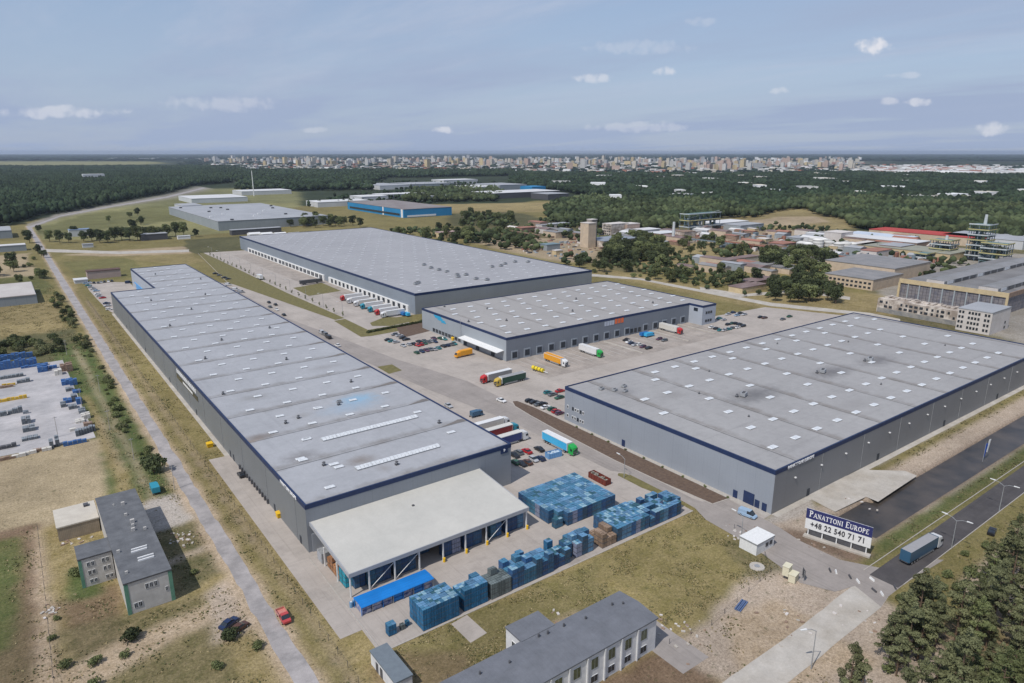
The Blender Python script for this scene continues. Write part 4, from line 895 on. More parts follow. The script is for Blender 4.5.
row(zt((165, 240), (205, 253)), ['teal', 'silver'], HX, 'the pair right behind the office tower', 'cars beside the office tower')
row(zt((240, 292), (272, 284), (305, 283), (335, 292), (368, 306)), ['black', 'green', 'black', 'black', 'black'], HX, 'the back row before the office tower', 'cars beside the office tower')
row(zt((100, 316), (140, 327), (172, 342), (207, 342), (245, 333), (282, 322), (320, 318)), ['white', 'black', 'teal', 'silver', 'teal', 'grey', 'white'], HX, 'the front row before the office tower', 'cars beside the office tower')
row(zt((518, 230), (550, 236), (708, 248), (765, 224)), ['black', 'brown', 'grey', 'green'], HX, 'the loose line by the far hedge', 'cars by the far hedge')
zw = lambda *p: Z(200, 225, 6.827, *p)
row(zw((105, 330), (133, 342), (165, 358), (192, 367)), ['black', 'grey', 'black', 'black'], HX, 'the row beyond the pale roof edge', 'cars behind the long warehouse')
row(zw((192, 408), (242, 440), (280, 458), (212, 462)), ['white', 'white', 'silver', 'silver'], HX, 'the white group beyond the pale roof edge', 'cars behind the long warehouse', ['van'] * 4)
row(zw((470, 527), (515, 542), (478, 558), (522, 577), (572, 612)), ['black', 'black', 'grey', 'white', 'black'], HY, 'the loose group on the warehouse lane', 'cars behind the long warehouse')
zq = lambda *p: Z(256, 300, 4, *p)
row(zq((262, 130), (276, 138), (290, 150)), ['silver', 'grey', 'black'], HY, 'the cluster near the small green square', 'cars behind the long warehouse', ['van'] * 3)
row(zq((326, 181), (770, 422)), ['white', 'silver'], HY, 'the lane just beyond the pale roof edge', 'cars behind the long warehouse')
zl = lambda *p: Z(60, 255, 8.533, *p)
row(zl((222, 240), (242, 258), (262, 273), (285, 290), (310, 304), (320, 332), (338, 350), (362, 364), (398, 410), (405, 432), (420, 462)), ['lightblue', 'teal', 'silver', 'silver', 'lightblue', 'white', 'silver', 'red', 'darkblue', 'silver', 'white'], HX, 'the slanting row by the warehouse notch', 'cars in the notch car park')
row(zl((262, 236), (290, 236), (325, 236), (352, 232), (380, 228), (412, 224), (442, 220)), ['silver', 'black', 'grey', 'silver', 'black', 'white', 'black'], HY, 'the row beside the pink hut', 'cars in the notch car park')
row(zl((585, 235)), ['darkblue'], HX, 'the corner by the blue wall', 'cars in the notch car park', ['van'])
zr = lambda *p: Z(610, 300, 11.38, *p)
row(zr((185, 452), (215, 475), (250, 490), (285, 508), (335, 505), (375, 530), (440, 545)), ['black', 'white', 'darkblue', 'silver', 'white', 'purple', 'black'], HX, 'the row in front of the middle docks', 'cars in front of the middle docks')
row(zr((560, 442), (620, 458)), ['purple', 'grey'], HX, 'the pair beyond the low dock wall', 'cars in front of the middle docks')
def one(px, py, rz, k, c, label, name='parked_car', cat='car'): x, y = G(px, py, .6); return car(x, y, rz, k, c, label, cat, None, name)
one(501.4, 400.3, -HY + .15, 'sedan', 'white', 'white car driving alone across the yard')
one(747.5, 514.5, math.atan2(-6, 1), 'van', 'lightblue', 'light blue people carrier by the navy doors of the right warehouse', cat='van')
one(229, 623, .5, 'sedan', 'darkblue', 'dark saloon standing on the sand beside the old road')
one(240, 627, .45, 'hatch', 'brown', 'brown car beside the dark saloon near a round bush')
one(241, 474.5, HY, 'hatch', 'black', 'black car on the paving beside the dark long wall')
one(992, 531, .2, 'sedan', 'black', 'black car half hidden by pines at the right edge')
# red pickup on the old road
def wheels(t, xs_, half, me=WHB, r=.5):
    for x in xs_:
        for s_ in (-1, 1): link('wheel', me, t, (x, s_ * half, r))
x, y = G(283.5, 616, .8)
PK = thing('pickup', 'red tipper pickup driving down the old road', 'pickup', (x, y, .03), -HY)
MB().loft([[(.2, -.95, .5), (.2, .95, .5), (.2, .95, 1.2), (.2, -.95, 1.2)], [(1.7, -.95, .5), (1.7, .95, .5), (1.7, .95, 1.15), (1.7, -.95, 1.15)], [(2.6, -.85, .5), (2.6, .85, .5), (2.6, .85, .95), (2.6, -.85, .95)]]).box(.35, -.8, 1.1, 1.3, .8, 1.95).build('cab', paint_mat('pickup_red', (.45, .06, .06)), PK)
MB().loft([[(.3, -.86, 1.15), (.3, .86, 1.15), (.35, .78, 1.85), (.35, -.78, 1.85)], [(1.85, -.86, 1.12), (1.85, .86, 1.12), (1.4, .78, 1.85), (1.4, -.78, 1.85)]]).build('windows', M_dark, PK)
MB().box(-2.6, -1.0, .75, .1, 1.0, .9).box(-2.6, -1.0, .9, .1, -.93, 1.4).box(-2.6, .93, .9, .1, 1.0, 1.4).box(-2.6, -1, .9, -2.53, 1, 1.4).box(.02, -1, .9, .1, 1, 1.6).build('load_bed', paint_mat('faded_red', (.55, .22, .18)), PK)
wheels(PK, (-1.7, 1.7), .85, WH, .33)
# lorries
def lorry(x, y, rz, cab, side, roof, label, L_=13.6, group=None, cabroof=None, end=None, z=.03):
    t = thing('lorry', label, 'lorry', (x, y, z), rz, group)
    c = MB(); f = L_ / 2 + 2.9
    c.loft([[(f - 2.3, -1.22, .6), (f - 2.3, 1.22, .6), (f - 2.3, 1.22, 3.4), (f - 2.3, 1.1, 3.75), (f - 2.3, -1.1, 3.75), (f - 2.3, -1.22, 3.4)], [(f - .7, -1.22, .6), (f - .7, 1.22, .6), (f - .7, 1.22, 3.2), (f - .7, 1.05, 3.4), (f - .7, -1.05, 3.4), (f - .7, -1.22, 3.2)], [(f, -1.18, .6), (f, 1.18, .6), (f, 1.18, 1.9), (f - .15, 1.0, 2.95), (f - .15, -1.0, 2.95), (f, -1.18, 1.9)]])
    cb = c.build('cab', cab, t)
    MB().face([(f + .02, -1.05, 1.75), (f + .02, 1.05, 1.75), (f - .14, .98, 2.75), (f - .14, -.98, 2.75)]).box(f - 1.2, -1.25, 1.8, f - .5, 1.25, 2.6).build('windscreen', M_dark, cb)
    MB().box(f - .02, -.95, .75, f + .05, .95, 1.55).build('grille', M_dvent, cb); MB().box(f - .5, -1.5, 1.9, f - .35, -1.27, 2.6).box(f - .5, 1.27, 1.9, f - .35, 1.5, 2.6).build('mirror', M_black, cb)
    for s_ in (-.95, .7): MB().box(f, s_, .62, f + .06, s_ + .25, .82).build('headlight', M_sky, cb)
    MB().box(-L_ / 2, -.9, .8, f - .8, .9, 1.05).build('chassis', M_dvent, t)
    b_ = MB(); b_.box(-L_ / 2, -1.26, 1.1, L_ / 2, 1.26, 3.9, 0, 1); b_.box(-L_ / 2 - .02, -1.28, 1.05, -L_ / 2 + .1, 1.28, 4.0, 2); b_.box(L_ / 2 - .1, -1.28, 1.05, L_ / 2 + .02, 1.28, 4.0, 2)
    b_.box(-L_ / 2 + .1, -1.29, 3.78, L_ / 2 - .1, -1.262, 3.98, 2); b_.box(-L_ / 2 + .1, 1.262, 3.78, L_ / 2 - .1, 1.29, 3.98, 2); b_.build('trailer', [side, roof, end or M_white], t)
    MB().box(-L_ / 2 + 4.8, -1.2, .45, f - 4.6, -1.1, 1.05).box(-L_ / 2 + 4.8, 1.1, .45, f - 4.6, 1.2, 1.05).build('side_guard', M_vent, t)
    wheels(t, (-L_ / 2 + 1.5, -L_ / 2 + 2.8, -L_ / 2 + 4.1, f - 1.4, f - 4.4), 1.05)
    return t
P = {k: paint_mat('lorry_' + k, v) for k, v in dict(green=(.02, .36, .07), white=(.72, .72, .72), skyblue=(.05, .42, .72), red=(.50, .03, .03), orange=(.75, .33, .02), darkgreen=(.015, .065, .045), yellow=(.55, .38, .06), navy=(.02, .04, .16), teal=(.02, .26, .36), cream=(.62, .60, .55), blue=(.02, .15, .42), pink=(.55, .20, .25), grey=(.33, .32, .32), redbrown=(.25, .04, .04), steel=(.04, .11, .19)).items()}
def at(px, py, z=2.0): return G(px, py, z)
lorry(146.0, 171.0, -HY, P['green'], P['skyblue'], P['white'], 'articulated lorry with bright green cab and sky blue trailer in the yard')
lorry(176.4, 63.6, R(177) + math.pi, P['white'], P['steel'], P['grey'], 'lorry with steel blue trailer and grey roof turning out of the black road', end=P['steel'])
xw = 117.4
for (px, py, cab, side, rf_, lab) in ((492, 424.5, 'white', 'cream', 'white', 'white trailer, farthest of three beside the long warehouse'), (501, 431, 'teal', 'redbrown', 'cream', 'red trailer with blue cab, middle of three beside the long warehouse'), (510, 438.5, 'white', 'navy', 'cream', 'navy trailer with white cab, nearest of three beside the long warehouse')):
    x, y = at(px, py, 2); lorry(x - 1.5, y, 0, P[cab], P[side], P[rf_], 'lorry with ' + lab, 12.0)
x, y = at(499, 374, 3); lorry(x + .5, y + 1, math.pi + .03, P['red'], P['grey'], P['white'], 'lorry with red and white cab and white roof, alongside the dark green one')
x, y = at(510, 378, 2.2); lorry(x + 1, y - .6, math.pi + .02, P['yellow'], P['darkgreen'], P['grey'], 'lorry with yellow cab and dark green trailer in the open yard')
for (px, py, cab, side, rf_, lab) in ((554, 359, 'white', 'orange', 'orange', 'orange trailer and white cab at the middle docks'), (589, 350, 'green', 'white', 'white', 'white trailer and green cab at the middle docks'), (669, 328, 'red', 'cream', 'cream', 'cream trailer and red cab at the middle docks')):
    x, y = at(px, py, 2); lorry(x, y, -HY, P[cab], P[side], P[rf_], 'lorry with ' + lab, 13.0)
dk = (((350, 297), 'red', 'white'), ((354, 300), 'white', 'white'), ((363, 302.5), 'white', 'cream'), ((371, 305), 'teal', 'white'), ((379, 308), 'teal', 'white'), ((388, 310.5), 'red', 'white'), ((397, 312.5), 'white', 'white'))
for i, ((px, py), cab, side) in enumerate(dk):
    x, y = at(px, py, 2); lorry(193.2, y, math.pi, P[cab], P[side], P['white'], f'lorry with {cab} cab and pale trailer, {ORD[i]} from the left at the far docks', 13.0, 'lorries at the far docks')
x, y = at(260, 277, 2); lorry(x, y, HY, P['white'], P['white'], P['white'], 'lone white lorry by the long grass strip', 8.0)
x, y = at(311, 281.5, 2); 
t = thing('trailer', 'long black flatbed trailer load by the grass patch at the far docks', 'trailer', (x, y, .03), 0); MB().box(-9, -1.2, 1.0, 9, 1.2, 3.6).build('load', M_dvent, t); wheels(t, (-6, -4.6, 5), 1.0)
# orange box lorry
x, y = at(463, 353.5, 1.6)
OV = thing('box_lorry', 'bright orange box lorry beside the white canopy', 'lorry', (x, y, .03), math.pi + .03)
MB().loft([[(2.4, -1.2, .6), (2.4, 1.2, .6), (2.4, 1.15, 3.1), (2.4, -1.15, 3.1)], [(4.0, -1.2, .6), (4.0, 1.2, .6), (3.8, 1.1, 2.6), (3.8, -1.1, 2.6)], [(4.7, -1.1, .6), (4.7, 1.1, .6), (4.6, 1.0, 1.6), (4.6, -1.0, 1.6)]]).build('cab', P['orange'], OV)
MB().face([(4.62, -1, 1.65), (4.62, 1, 1.65), (3.86, .95, 2.55), (3.86, -.95, 2.55)]).build('windscreen', M_dark, OV)
MB().loft([[(-5, -1.25, .9), (-5, 1.25, .9), (-5, 1.25, 3.3), (-5, .9, 3.6), (-5, -.9, 3.6), (-5, -1.25, 3.3)], [(2.4, -1.25, .9), (2.4, 1.25, .9), (2.4, 1.25, 3.3), (2.4, .9, 3.6), (2.4, -.9, 3.6), (2.4, -1.25, 3.3)]]).build('box_body', P['orange'], OV); wheels(OV, (-3.4, 3.2), 1.05)
def small_truck(px, py, rz, colr, label, name='small_lorry', L_=5.5):
    x, y = at(px, py, 1.2); t = thing(name, label, 'lorry', (x, y, .03), rz); m = P[colr]
    MB().loft([[(1.2, -1, .5), (1.2, 1, .5), (1.2, 1, 2.3), (1.2, -1, 2.3)], [(2.7, -1, .5), (2.7, 1, .5), (2.4, .9, 2.2), (2.4, -.9, 2.2)]]).build('cab', m, t)
    MB().box(1.6, -1.03, 1.4, 2.35, 1.03, 2.0).face([(2.66, -.9, 1.3), (2.66, .9, 1.3), (2.46, .85, 2.1), (2.46, -.85, 2.1)]).build('windows', M_dark, t)
    MB().box(1.0 - L_ + .6, -1.1, .8, 1.1, 1.1, 2.5).build('load_box', m, t); wheels(t, (-2.4, 1.9), .9, WH, .33); return t
small_truck(645.5, 334, 0, 'blue', 'bright blue small lorry facing right at the middle docks'); small_truck(650, 334.5, 0, 'skyblue', 'sky blue small lorry with its box touching the bright blue one')
small_truck(406, 314, HY, 'skyblue', 'bright blue lorry body parked last at the far docks'); small_truck(402, 313.5, HY, 'blue', 'deep blue lorry body second to last at the far docks')
small_truck(154.5, 488, HY, 'teal', 'small teal van standing by the old road', 'small_van', 4.5)
small_truck(476.3, 413.5, HX, 'steel', 'dark teal yard vehicle beside the pale roof edge', 'yard_tractor', 4.0)
one(697.5, 314.3, .0, 'van', 'yellow', 'bright yellow van parked below the office tower', cat='van')
# yellow barrel trailer and skips
x, y = at(538, 369.5, 1)
t = thing('tank_trailer', 'yellow tank trailer lying between two lorries in the yard', 'trailer', (x, y, .03), -HY + .1)
MB().tube((-3.6, 0, 1.3), (3.6, 0, 1.3), .95, .95, 14).build('tank', paint_mat('tank_yellow', (.75, .58, .03)), t)
for k in (-2, 0, 2): MB().tube((k, 0, 1.3), (k + .4, 0, 1.3), .98, .98, 14).build('band', M_black, t)
wheels(t, (-2.2, -1.0), .9, WH, .33); MB().box(3.6, -.1, .8, 6.5, .1, 1).build('drawbar', M_white, t)
def skip(px, py, rz, m, inside_m, label, sx=1.0, name='skip', cat='skip'):
    x, y = at(px, py, .8); t = thing(name, label, cat, (x, y, .03), rz); q = MB()
    a, b_, h = 3.0 * sx, 1.2, 1.9
    q.box(-a, -b_, 0, a, b_, .2); q.box(-a, -b_, .2, -a + .08, b_, h); q.box(a - .08, -b_, .2, a, b_, h); q.box(-a + .08, -b_, .2, a - .08, -b_ + .08, h); q.box(-a + .08, b_ - .08, .2, a - .08, b_, h)
    for k in range(7): xx = -a + .3 + k * (2 * a - .6) / 6; q.box(xx - .07, -b_ - .1, .1, xx + .07, -b_, h); q.box(xx - .07, b_, .1, xx + .07, b_ + .1, h)
    q.build('body', m, t)
    l_ = MB()
    for k in range(26):
        xx = random.uniform(-a + .5, a - .5); yy = random.uniform(-.8, .8); l_.box(xx - .35, yy - .25, .3, xx + .35, yy + .25, random.uniform(1.3, 1.85), 0, rz=random.random() * 3)
    l_.build('load', inside_m, t); return t
M_rust = mat('rusty_red', (.20, .045, .03), (.12, .03, .022), 2, .8); M_scrap = mat('scrap', (.35, .32, .27), (.12, .11, .09), 3, .9)
skip(599.5, 478.5, -HY, M_rust, M_scrap, 'rusty red skip full of scrap beyond the crate block', 1.3)
skip(553.5, 454.5, -.1, mat('pale_blue_paint', (.16, .33, .58), (.12, .28, .5), 1, .5), mat('plastic_film', (.55, .65, .72), (.4, .5, .6), 2, .4), 'pale blue skip with white film beside the sky blue lorry', .9)
def ybox(x, y, label, s_=1.0):
    t = thing('grit_bin', label, 'bin', (x, y, .03)); MB().loft([[(-1 * s_, -.8, .1), (1 * s_, -.8, .1), (1 * s_, .8, .1), (-1 * s_, .8, .1)], [(-1.15 * s_, -.95, 1.5), (1.15 * s_, -.95, 1.5), (1.15 * s_, .95, 1.5), (-1.15 * s_, .95, 1.5)]]).build('tub', M_yel, t)
    MB().loft([[(-1.2 * s_, -1, 1.5), (1.2 * s_, -1, 1.5), (1.2 * s_, 1, 1.5), (-1.2 * s_, 1, 1.5)], [(-.9 * s_, -.3, 2.0), (.9 * s_, -.3, 2.0), (.9 * s_, .3, 2.0), (-.9 * s_, .3, 2.0)]]).build('lid', M_yel, t)
x, y = G(210, 447); ybox(x, y, 'yellow bin by the start of the side paving', .9); x, y = G(722.5, 489); ybox(x, y, 'yellow bin at the end of the bark bed', .8); x, y = G(278, 517.5); ybox(x + .3, y, 'small yellow bin against the dark long wall', .6); x, y = G(455, 340); ybox(x - 1, y, 'yellow bin at the end of the staff car park', .9)
x, y = G(793, 581)
t = thing('transformer_cabinet', 'two stacked cream cabinets in the sand beside the lawn corner', 'cabinet', (x, y, 0), .2)
MB().box(-1.2, -.8, .1, 1.2, .8, 2.1).box(-1.3, -.9, 2.1, 1.3, .9, 2.2).build('cabinet', mat('cream_paint', (.66, .62, .47), (.6, .56, .42), 1, .6), t); MB().box(-1.1, .9, 1.2, 1.1, 2.4, 3.6).box(-1.2, .8, 3.6, 1.2, 2.5, 3.7).build('tall_cabinet', MATS['cream_paint'], t)
x, y = G(803, 580); t = thing('notice_board', 'small dark notice board standing by the junction', 'sign', (x, y, 0), .9); MB().box(-.8, -.05, 1, .8, .05, 3).build('panel', M_dvent, t)
for s_ in (-.6, .6): MB().tube((s_, .1, 0), (s_, .1, 2.9), .06).build('post', M_vent, t)
x, y = G(757, 567); t = thing('well_cover', 'round pale concrete well cover set in the lawn', 'well cover', (x, y, 0)); MB().tube((0, 0, 0), (0, 0, .3), 1.9, 1.8, 20).build('ring', M_conc, t); MB().tube((0, 0, .3), (0, 0, .42), .7, .7, 16).build('lid', M_vent, t)
x, y = G(741, 606); MBp = MB(); [MBp.box(-2.2, -.8 + .4 * k, 0, 2.2, -.5 + .4 * k, .3 + .1 * (k % 2)) for k in range(4)]; tag(MBp.build('pipe_bundle', mat('blue_grey_plastic', (.10, .15, .28), (.08, .12, .22)), None, (x, y, 0), .25), 'blue-grey pipe bundle lying at the edge of the lawn', 'pipes')
# barrier line across the junction
for i, (px, py) in enumerate(((830, 571), (836, 572.5), (843, 574.5), (850, 577.5), (858, 582), (866, 586), (874, 591), (882, 594.5), (889, 599), (895, 588), (872, 580))):
    if i % 3 == 2: continue
    x, y = G(px, py); t = thing('road_barrier', 'red and white low barrier block in the line across the junction', 'barrier', (x, y, .06), random.uniform(.6, 1.2), 'barrier blocks across the junction')
    MB().loft([[(-.8, -.2, 0), (.8, -.2, 0), (.8, .2, 0), (-.8, .2, 0)], [(-.75, -.08, .45), (.75, -.08, .45), (.75, .08, .45), (-.75, .08, .45)]]).build('block', M_white if i % 3 else M_dvent, t)
# flags on the basin and lamp posts
x, y = G(983, 459)
FL = thing('flag_pole', 'pole with blue and white banner standing in the basin', 'flag', (x, y, -1.4)); MB().tube((0, 0, 0), (0, 0, 7.8), .09, .05).build('pole', M_vent, FL)
M_flag = mat('blue_flag', (.03, .10, .42), (.025, .08, .36), 1, .7)
for k, dx_ in enumerate((0, 1.9)):
    MB().loft([[(dx_ + .1, -.05, 2.2 + 1.2 * k), (dx_ + 1.0, -.02, 1.9 + 1.2 * k), (dx_ + 1.0, .02, 1.9 + 1.2 * k), (dx_ + .1, .05, 2.2 + 1.2 * k)], [(dx_ + .5, -.05, 6.8 + k), (dx_ + 1.6, -.2, 6.9 + k), (dx_ + 1.6, -.16, 6.9 + k), (dx_ + .5, .05, 6.8 + k)]]).build('banner', M_flag if k == 0 else M_white, FL)
def lamp(x, y, label, h=9.0, rz=0.0, arms=(1, -1), group='street lamps along the black road'):
    t = thing('street_lamp', label, 'street lamp', (x, y, 0), rz, group); MB().tube((0, 0, 0), (0, 0, h), .13, .07).build('pole', M_vent, t)
    for s_ in arms:
        a = MB(); a.tube((0, 0, h - .1), (0, s_ * 1.2, h + .6), .07, .06); a.tube((0, s_ * 1.2, h + .6), (0, s_ * 2.6, h + .8), .06, .05); ar = a.build('arm', M_vent, t)
        MB().loft([[(-.2, s_ * 2.3, h + .72), (.2, s_ * 2.3, h + .72), (.2, s_ * 2.3, h + .92), (-.2, s_ * 2.3, h + .92)], [(-.12, s_ * 3.7, h + .82), (.12, s_ * 3.7, h + .82), (.12, s_ * 3.7, h + .95), (-.12, s_ * 3.7, h + .95)]]).build('lamp_head', M_white, ar)
for k, (px, py) in enumerate(((951.5, 548), (999, 511))): x, y = G(px, py); lamp(x, y, 'twin-armed street lamp, ' + ('next to the turning lorry' if k == 0 else 'beyond the first one towards the right edge'), 8.0, 0)
x, y = G(811, 669); lamp(x, y, 'slim street lamp beside the pale unfinished road', 9.0, 1.2, (1,), 'single lamps')
for (px, py, lab) in ((741, 539, 'slim lamp post beside the white gatehouse'), (624, 478, 'lamp post on the narrow grass tongue')):
    x, y = G(px, py); lamp(x, y, lab, 6.5, 0, (1,), 'single lamps')

# ------------------------------------------------------------------ crates
def crate_extra(t, nn, ll, mth, mul, vec, o, b):
    oi = nn('ShaderNodeObjectInfo'); cr = nn('ShaderNodeValToRGB'); e = cr.color_ramp; e.elements[0].position = 0; e.elements[0].color = (0.054, 0.140, 0.265, 1); e.elements[1].position = 1; e.elements[1].color = (0.111, 0.270, 0.473, 1)
    for p, c in ((.22, (0.042, 0.102, 0.232, 1)), (.40, (0.066, 0.193, 0.307, 1)), (.55, (0.087, 0.240, 0.360, 1)), (.68, (0.057, 0.160, 0.349, 1)), (.78, (0.137, 0.292, 0.460, 1)), (.86, (0.056, 0.122, 0.199, 1)), (.93, (0.320, 0.347, 0.472, 1))):
        q = e.elements.new(p); q.color = c
    cr.color_ramp.interpolation = 'CONSTANT'; ll(oi.outputs['Random'], cr.inputs[0])
    k = nn('ShaderNodeMix'); k.data_type = 'RGBA'; k.inputs[0].default_value = 1.0; k.blend_type = 'MULTIPLY'; ll(cr.outputs[0], k.inputs[6]); ll(o, k.inputs[7]); return k.outputs[2]
M_crate = mat('crate_plastic', (1.0, 1.0, 1.0), (.50, .54, .58), 1.6, .55, 4, lines=[(0, .62, .10, .35, 0), (1, .62, .10, .35, 0), (2, .31, .07, .45, 0)], extra=crate_extra, lo=.3, hi=.7)
def fixed_crate(name, c): return mat(name, c, tuple(v * .65 for v in c), 1.4, .6, 4, lines=[(0, .62, .10, .5, 0), (1, .62, .10, .5, 0), (2, .31, .07, .5, 0)], rand=.25)
M_cb = fixed_crate('crate_strong_blue', (.03, .17, .34)); M_cbr = fixed_crate('pallet_wood', (.34, .24, .17)); M_cg = fixed_crate('crate_grey', (.16, .19, .19)); M_co = fixed_crate('brick_orange', (.50, .24, .11)); M_ct = fixed_crate('crate_cyan', (.03, .38, .50))
FILM = [mat('film_pale', (.28, .40, .47), (.12, .26, .34), 1.3, .4, 6, rand=.2), mat('film_teal', (.07, .20, .31), (.045, .135, .23), 1.3, .5, 6, rand=.25), mat('film_blue', (.12, .25, .38), (.07, .155, .27), 1.3, .45, 6, rand=.25), mat('film_dark', (.025, .09, .12), (.05, .13, .16), 1.3, .6, 6, rand=.2)]
def stack_mesh(w_, d_, n, m, seed):
    r_ = random.Random(seed); q = MB(); z = 0; topm = r_.choice((0, 1, 1, 2, 2, 3))
    for k in range(n):
        h = 1.18; jx = r_.uniform(-.03, .03); jy = r_.uniform(-.03, .03)
        q.box(-w_ / 2 + .03, -d_ / 2 + .03, z, w_ / 2 - .03, d_ / 2 - .03, z + .13, 1); z += .13
        for i in range(2):
            for j in range(2):
                a = -w_ / 2 + .02 + jx + i * (w_ - .04) / 2; c = a + (w_ - .04) / 2 - .03; e = -d_ / 2 + .02 + jy + j * (d_ - .04) / 2; f = e + (d_ - .04) / 2 - .03
                hh = h - (r_.choice((0, 0, 0, .04, .08)) if k == n - 1 else 0)
                q.box(a, e, z, c, f, z + hh, 0, (2 + (topm if r_.random() < .7 else r_.choice((0, 1, 2, 2, 3)))) if (k == n - 1 and m.name not in ('pallet_wood', 'brick_orange', 'crate_grey')) else 0)
        z += h + .02
    return q.mesh('crate_stack', [m, M_dvent] + FILM)
STK = {}
def stack(x, y, w_, d_, n, m, label, group, cat='crate stack', name='crate_stack'):
    key = (round(w_, 2), round(d_, 2), n, m.name, random.randrange(9))
    if key not in STK: STK[key] = stack_mesh(w_, d_, n, m, len(STK) + 11)
    o = link(name, STK[key], None, (x, y, .03), random.choice((0, math.pi)) + random.uniform(-.012, .012)); return tag(o, label, cat, group)
def crate_block(x0, y0, x1, y1, nx_, ny_, hs, m, label, group, skipf=None):
    dx_ = (x1 - x0) / nx_; dy_ = (y1 - y0) / ny_
    for j in range(ny_):
        for i in range(nx_):
            if skipf and skipf(i, j): continue
            stack(x0 + dx_ * (i + .5), y0 + dy_ * (j + .5), dx_, dy_, random.choice(hs), m, f'{label}, {ORD[j]} row from the lawn, {ORD[i]} from the left' if ny_ > 1 else f'{label}, {ORD[i]} from the left', group)
crate_block(110.3, 128.2, 132.2, 146.2, 12, 9, (3,), M_crate, 'blue crate stack in the big block', 'crates in the big block', lambda i, j: (i < 2 and j == 0) or (i < 1 and j < 2))
stack(111.5, 129.8, 2.6, 1.8, 2, M_crate, 'low blue crate stack at the near corner of the big block', None)
crate_block(119.2, 114.2, 131.6, 123.6, 7, 5, (3,), M_crate, 'teal crate stack in the second block', 'crates in the second block', lambda i, j: False)
crate_block(131.8, 114.0, 146.2, 123.2, 8, 5, (2, 3, 3, 2), M_crate, 'dusty crate stack in the corner block', 'crates in the corner block', lambda i, j: (i > 5 and j > 3) or random.random() < .06)
crate_block(113.8, 114.2, 118.9, 119.6, 3, 3, (2, 3), M_cbr, 'brown pallet stack', 'wooden pallet stacks')
crate_block(60.2, 113.6, 69.4, 119.8, 5, 4, (4,), M_cb, 'strong blue crate stack near left', 'crates in the near left block')
crate_block(70.9, 113.9, 77.3, 118.9, 3, 3, (4, 3, 4), M_cb, 'blue crate stack, second small block', 'crates in the second left block')
crate_block(78.3, 113.8, 84.0, 118.4, 3, 3, (3, 4, 3), M_cg, 'grey crate stack in the third block', 'crates in the grey block')
crate_block(84.3, 114.0, 97.2, 119.6, 7, 3, (3, 4, 3), M_crate, 'teal crate stack in the long rows', 'crates in the long row', lambda i, j: random.random() < .05)
crate_block(97.4, 114.5, 105.0, 119.4, 4, 3, (2, 3), M_crate, 'dull crate stack in the ragged rows', 'crates in the ragged row', lambda i, j: random.random() < .12)
crate_block(105.4, 115.0, 111.4, 120.6, 3, 3, (3, 4, 4), M_crate, 'blue crate stack in the tall rows', 'crates in the tall row')
stack(91.8, 121.2, 1.8, 1.6, 3, M_crate, 'single tall crate stack standing behind the long row', None); stack(101.0, 121.0, 1.9, 1.6, 3, M_cb, 'lone dark blue crate stack behind the ragged row', None)
stack(52.9 + 1.5, 117.3, 1.9, 1.7, 2, M_cb, 'small bright blue crate stack at the paving corner', None); stack(57.0, 117.2, 1.0, 1.0, 1, M_cg, 'small grey drum crate beside the bright blue stack', None); stack(58.4, 117.6, .9, .9, 1, M_cb, 'tiny blue crate near the near left block', None)
# inside the open store
for (a, b_, hs, lab) in ((57.6, 63.6, (3,), 'left bay'), (64.4, 70.4, (3,), 'second bay'), (78.2, 83.6, (3,), 'fourth bay'), (84.6, 90.2, (3,), 'fifth bay'), (93.0, 96.6, (3,), 'braced bay'), (97.8, 104.0, (3,), 'last bay')):
    crate_block(a, 135.4, b_, 137.4, max(2, int((b_ - a) / 1.9)), 1, hs, M_crate, f'teal crate stack under the open store roof, {lab}', f'crates in the {lab} of the open store')
crate_block(54.6, 136.4, 57.4, 138.4, 2, 1, (3,), M_crate, 'teal crate stack in the corner under the open store', 'crates in the corner bay')
crate_block(71.5, 140.0, 77.0, 142.0, 3, 1, (3,), M_crate, 'teal crate stack deep in the empty bay of the open store', 'crates deep in the open store')
for k in range(4): stack(53.8, 148.6 - 1.9 * k, 1.6, 1.7, 3 if k % 2 else 2, M_co, f'orange stack under the store edge, {ORD[k]} from the white cabinet', 'orange stacks under the store edge')
for k in range(2): stack(53.8, 140.9 - 2.0 * k, 1.7, 1.8, 3, M_ct, f'cyan stack under the store edge, {ORD[k]} after the orange ones', 'cyan stacks under the store edge')
x, y = 53.6, 152.6; t = thing('metal_cabinet', 'pale grey cabinet at the foot of the long wall under the store edge', 'cabinet', (x, y, .03)); MB().box(-1.3, -1.6, 0, 1.3, 1.6, 2.8).build('body', M_vent, t); MB().box(-1.36, -1.2, .2, -1.3, 1.2, 2.5).build('door', M_fas, t)
# blue covered rack rows in front of the store
AW = thing('covered_rack', 'long low rack row under a bright blue roof in front of the store', 'rack', (51.6, 126.2, .03))
M_bl = mat('bright_blue_sheet', (.012, .19, .56), (.01, .16, .48), .3, .45, lines=[(1, .8, .06, .3, 0)]); M_rk = mat('rack_goods', (.42, .42, .48), (.05, .09, .25), 1.1, .6)
MB().loft([[(0, -.2, 2.3), (0, 2, 2.6), (0, 4.3, 2.45), (0, 4.3, 2.35), (0, 2, 2.5), (0, -.2, 2.2)], [(18.6, -.2, 2.3), (18.6, 2, 2.6), (18.6, 4.3, 2.45), (18.6, 4.3, 2.35), (18.6, 2, 2.5), (18.6, -.2, 2.2)]]).build('roof', M_bl, AW)
for k in range(8):
    x = .1 + k * 2.62; MB().box(x - .06, .05, 0, x + .06, .2, 2.25).box(x - .06, 3.9, 0, x + .06, 4.1, 2.35).build('post', M_vent if k % 2 else M_bl, AW)
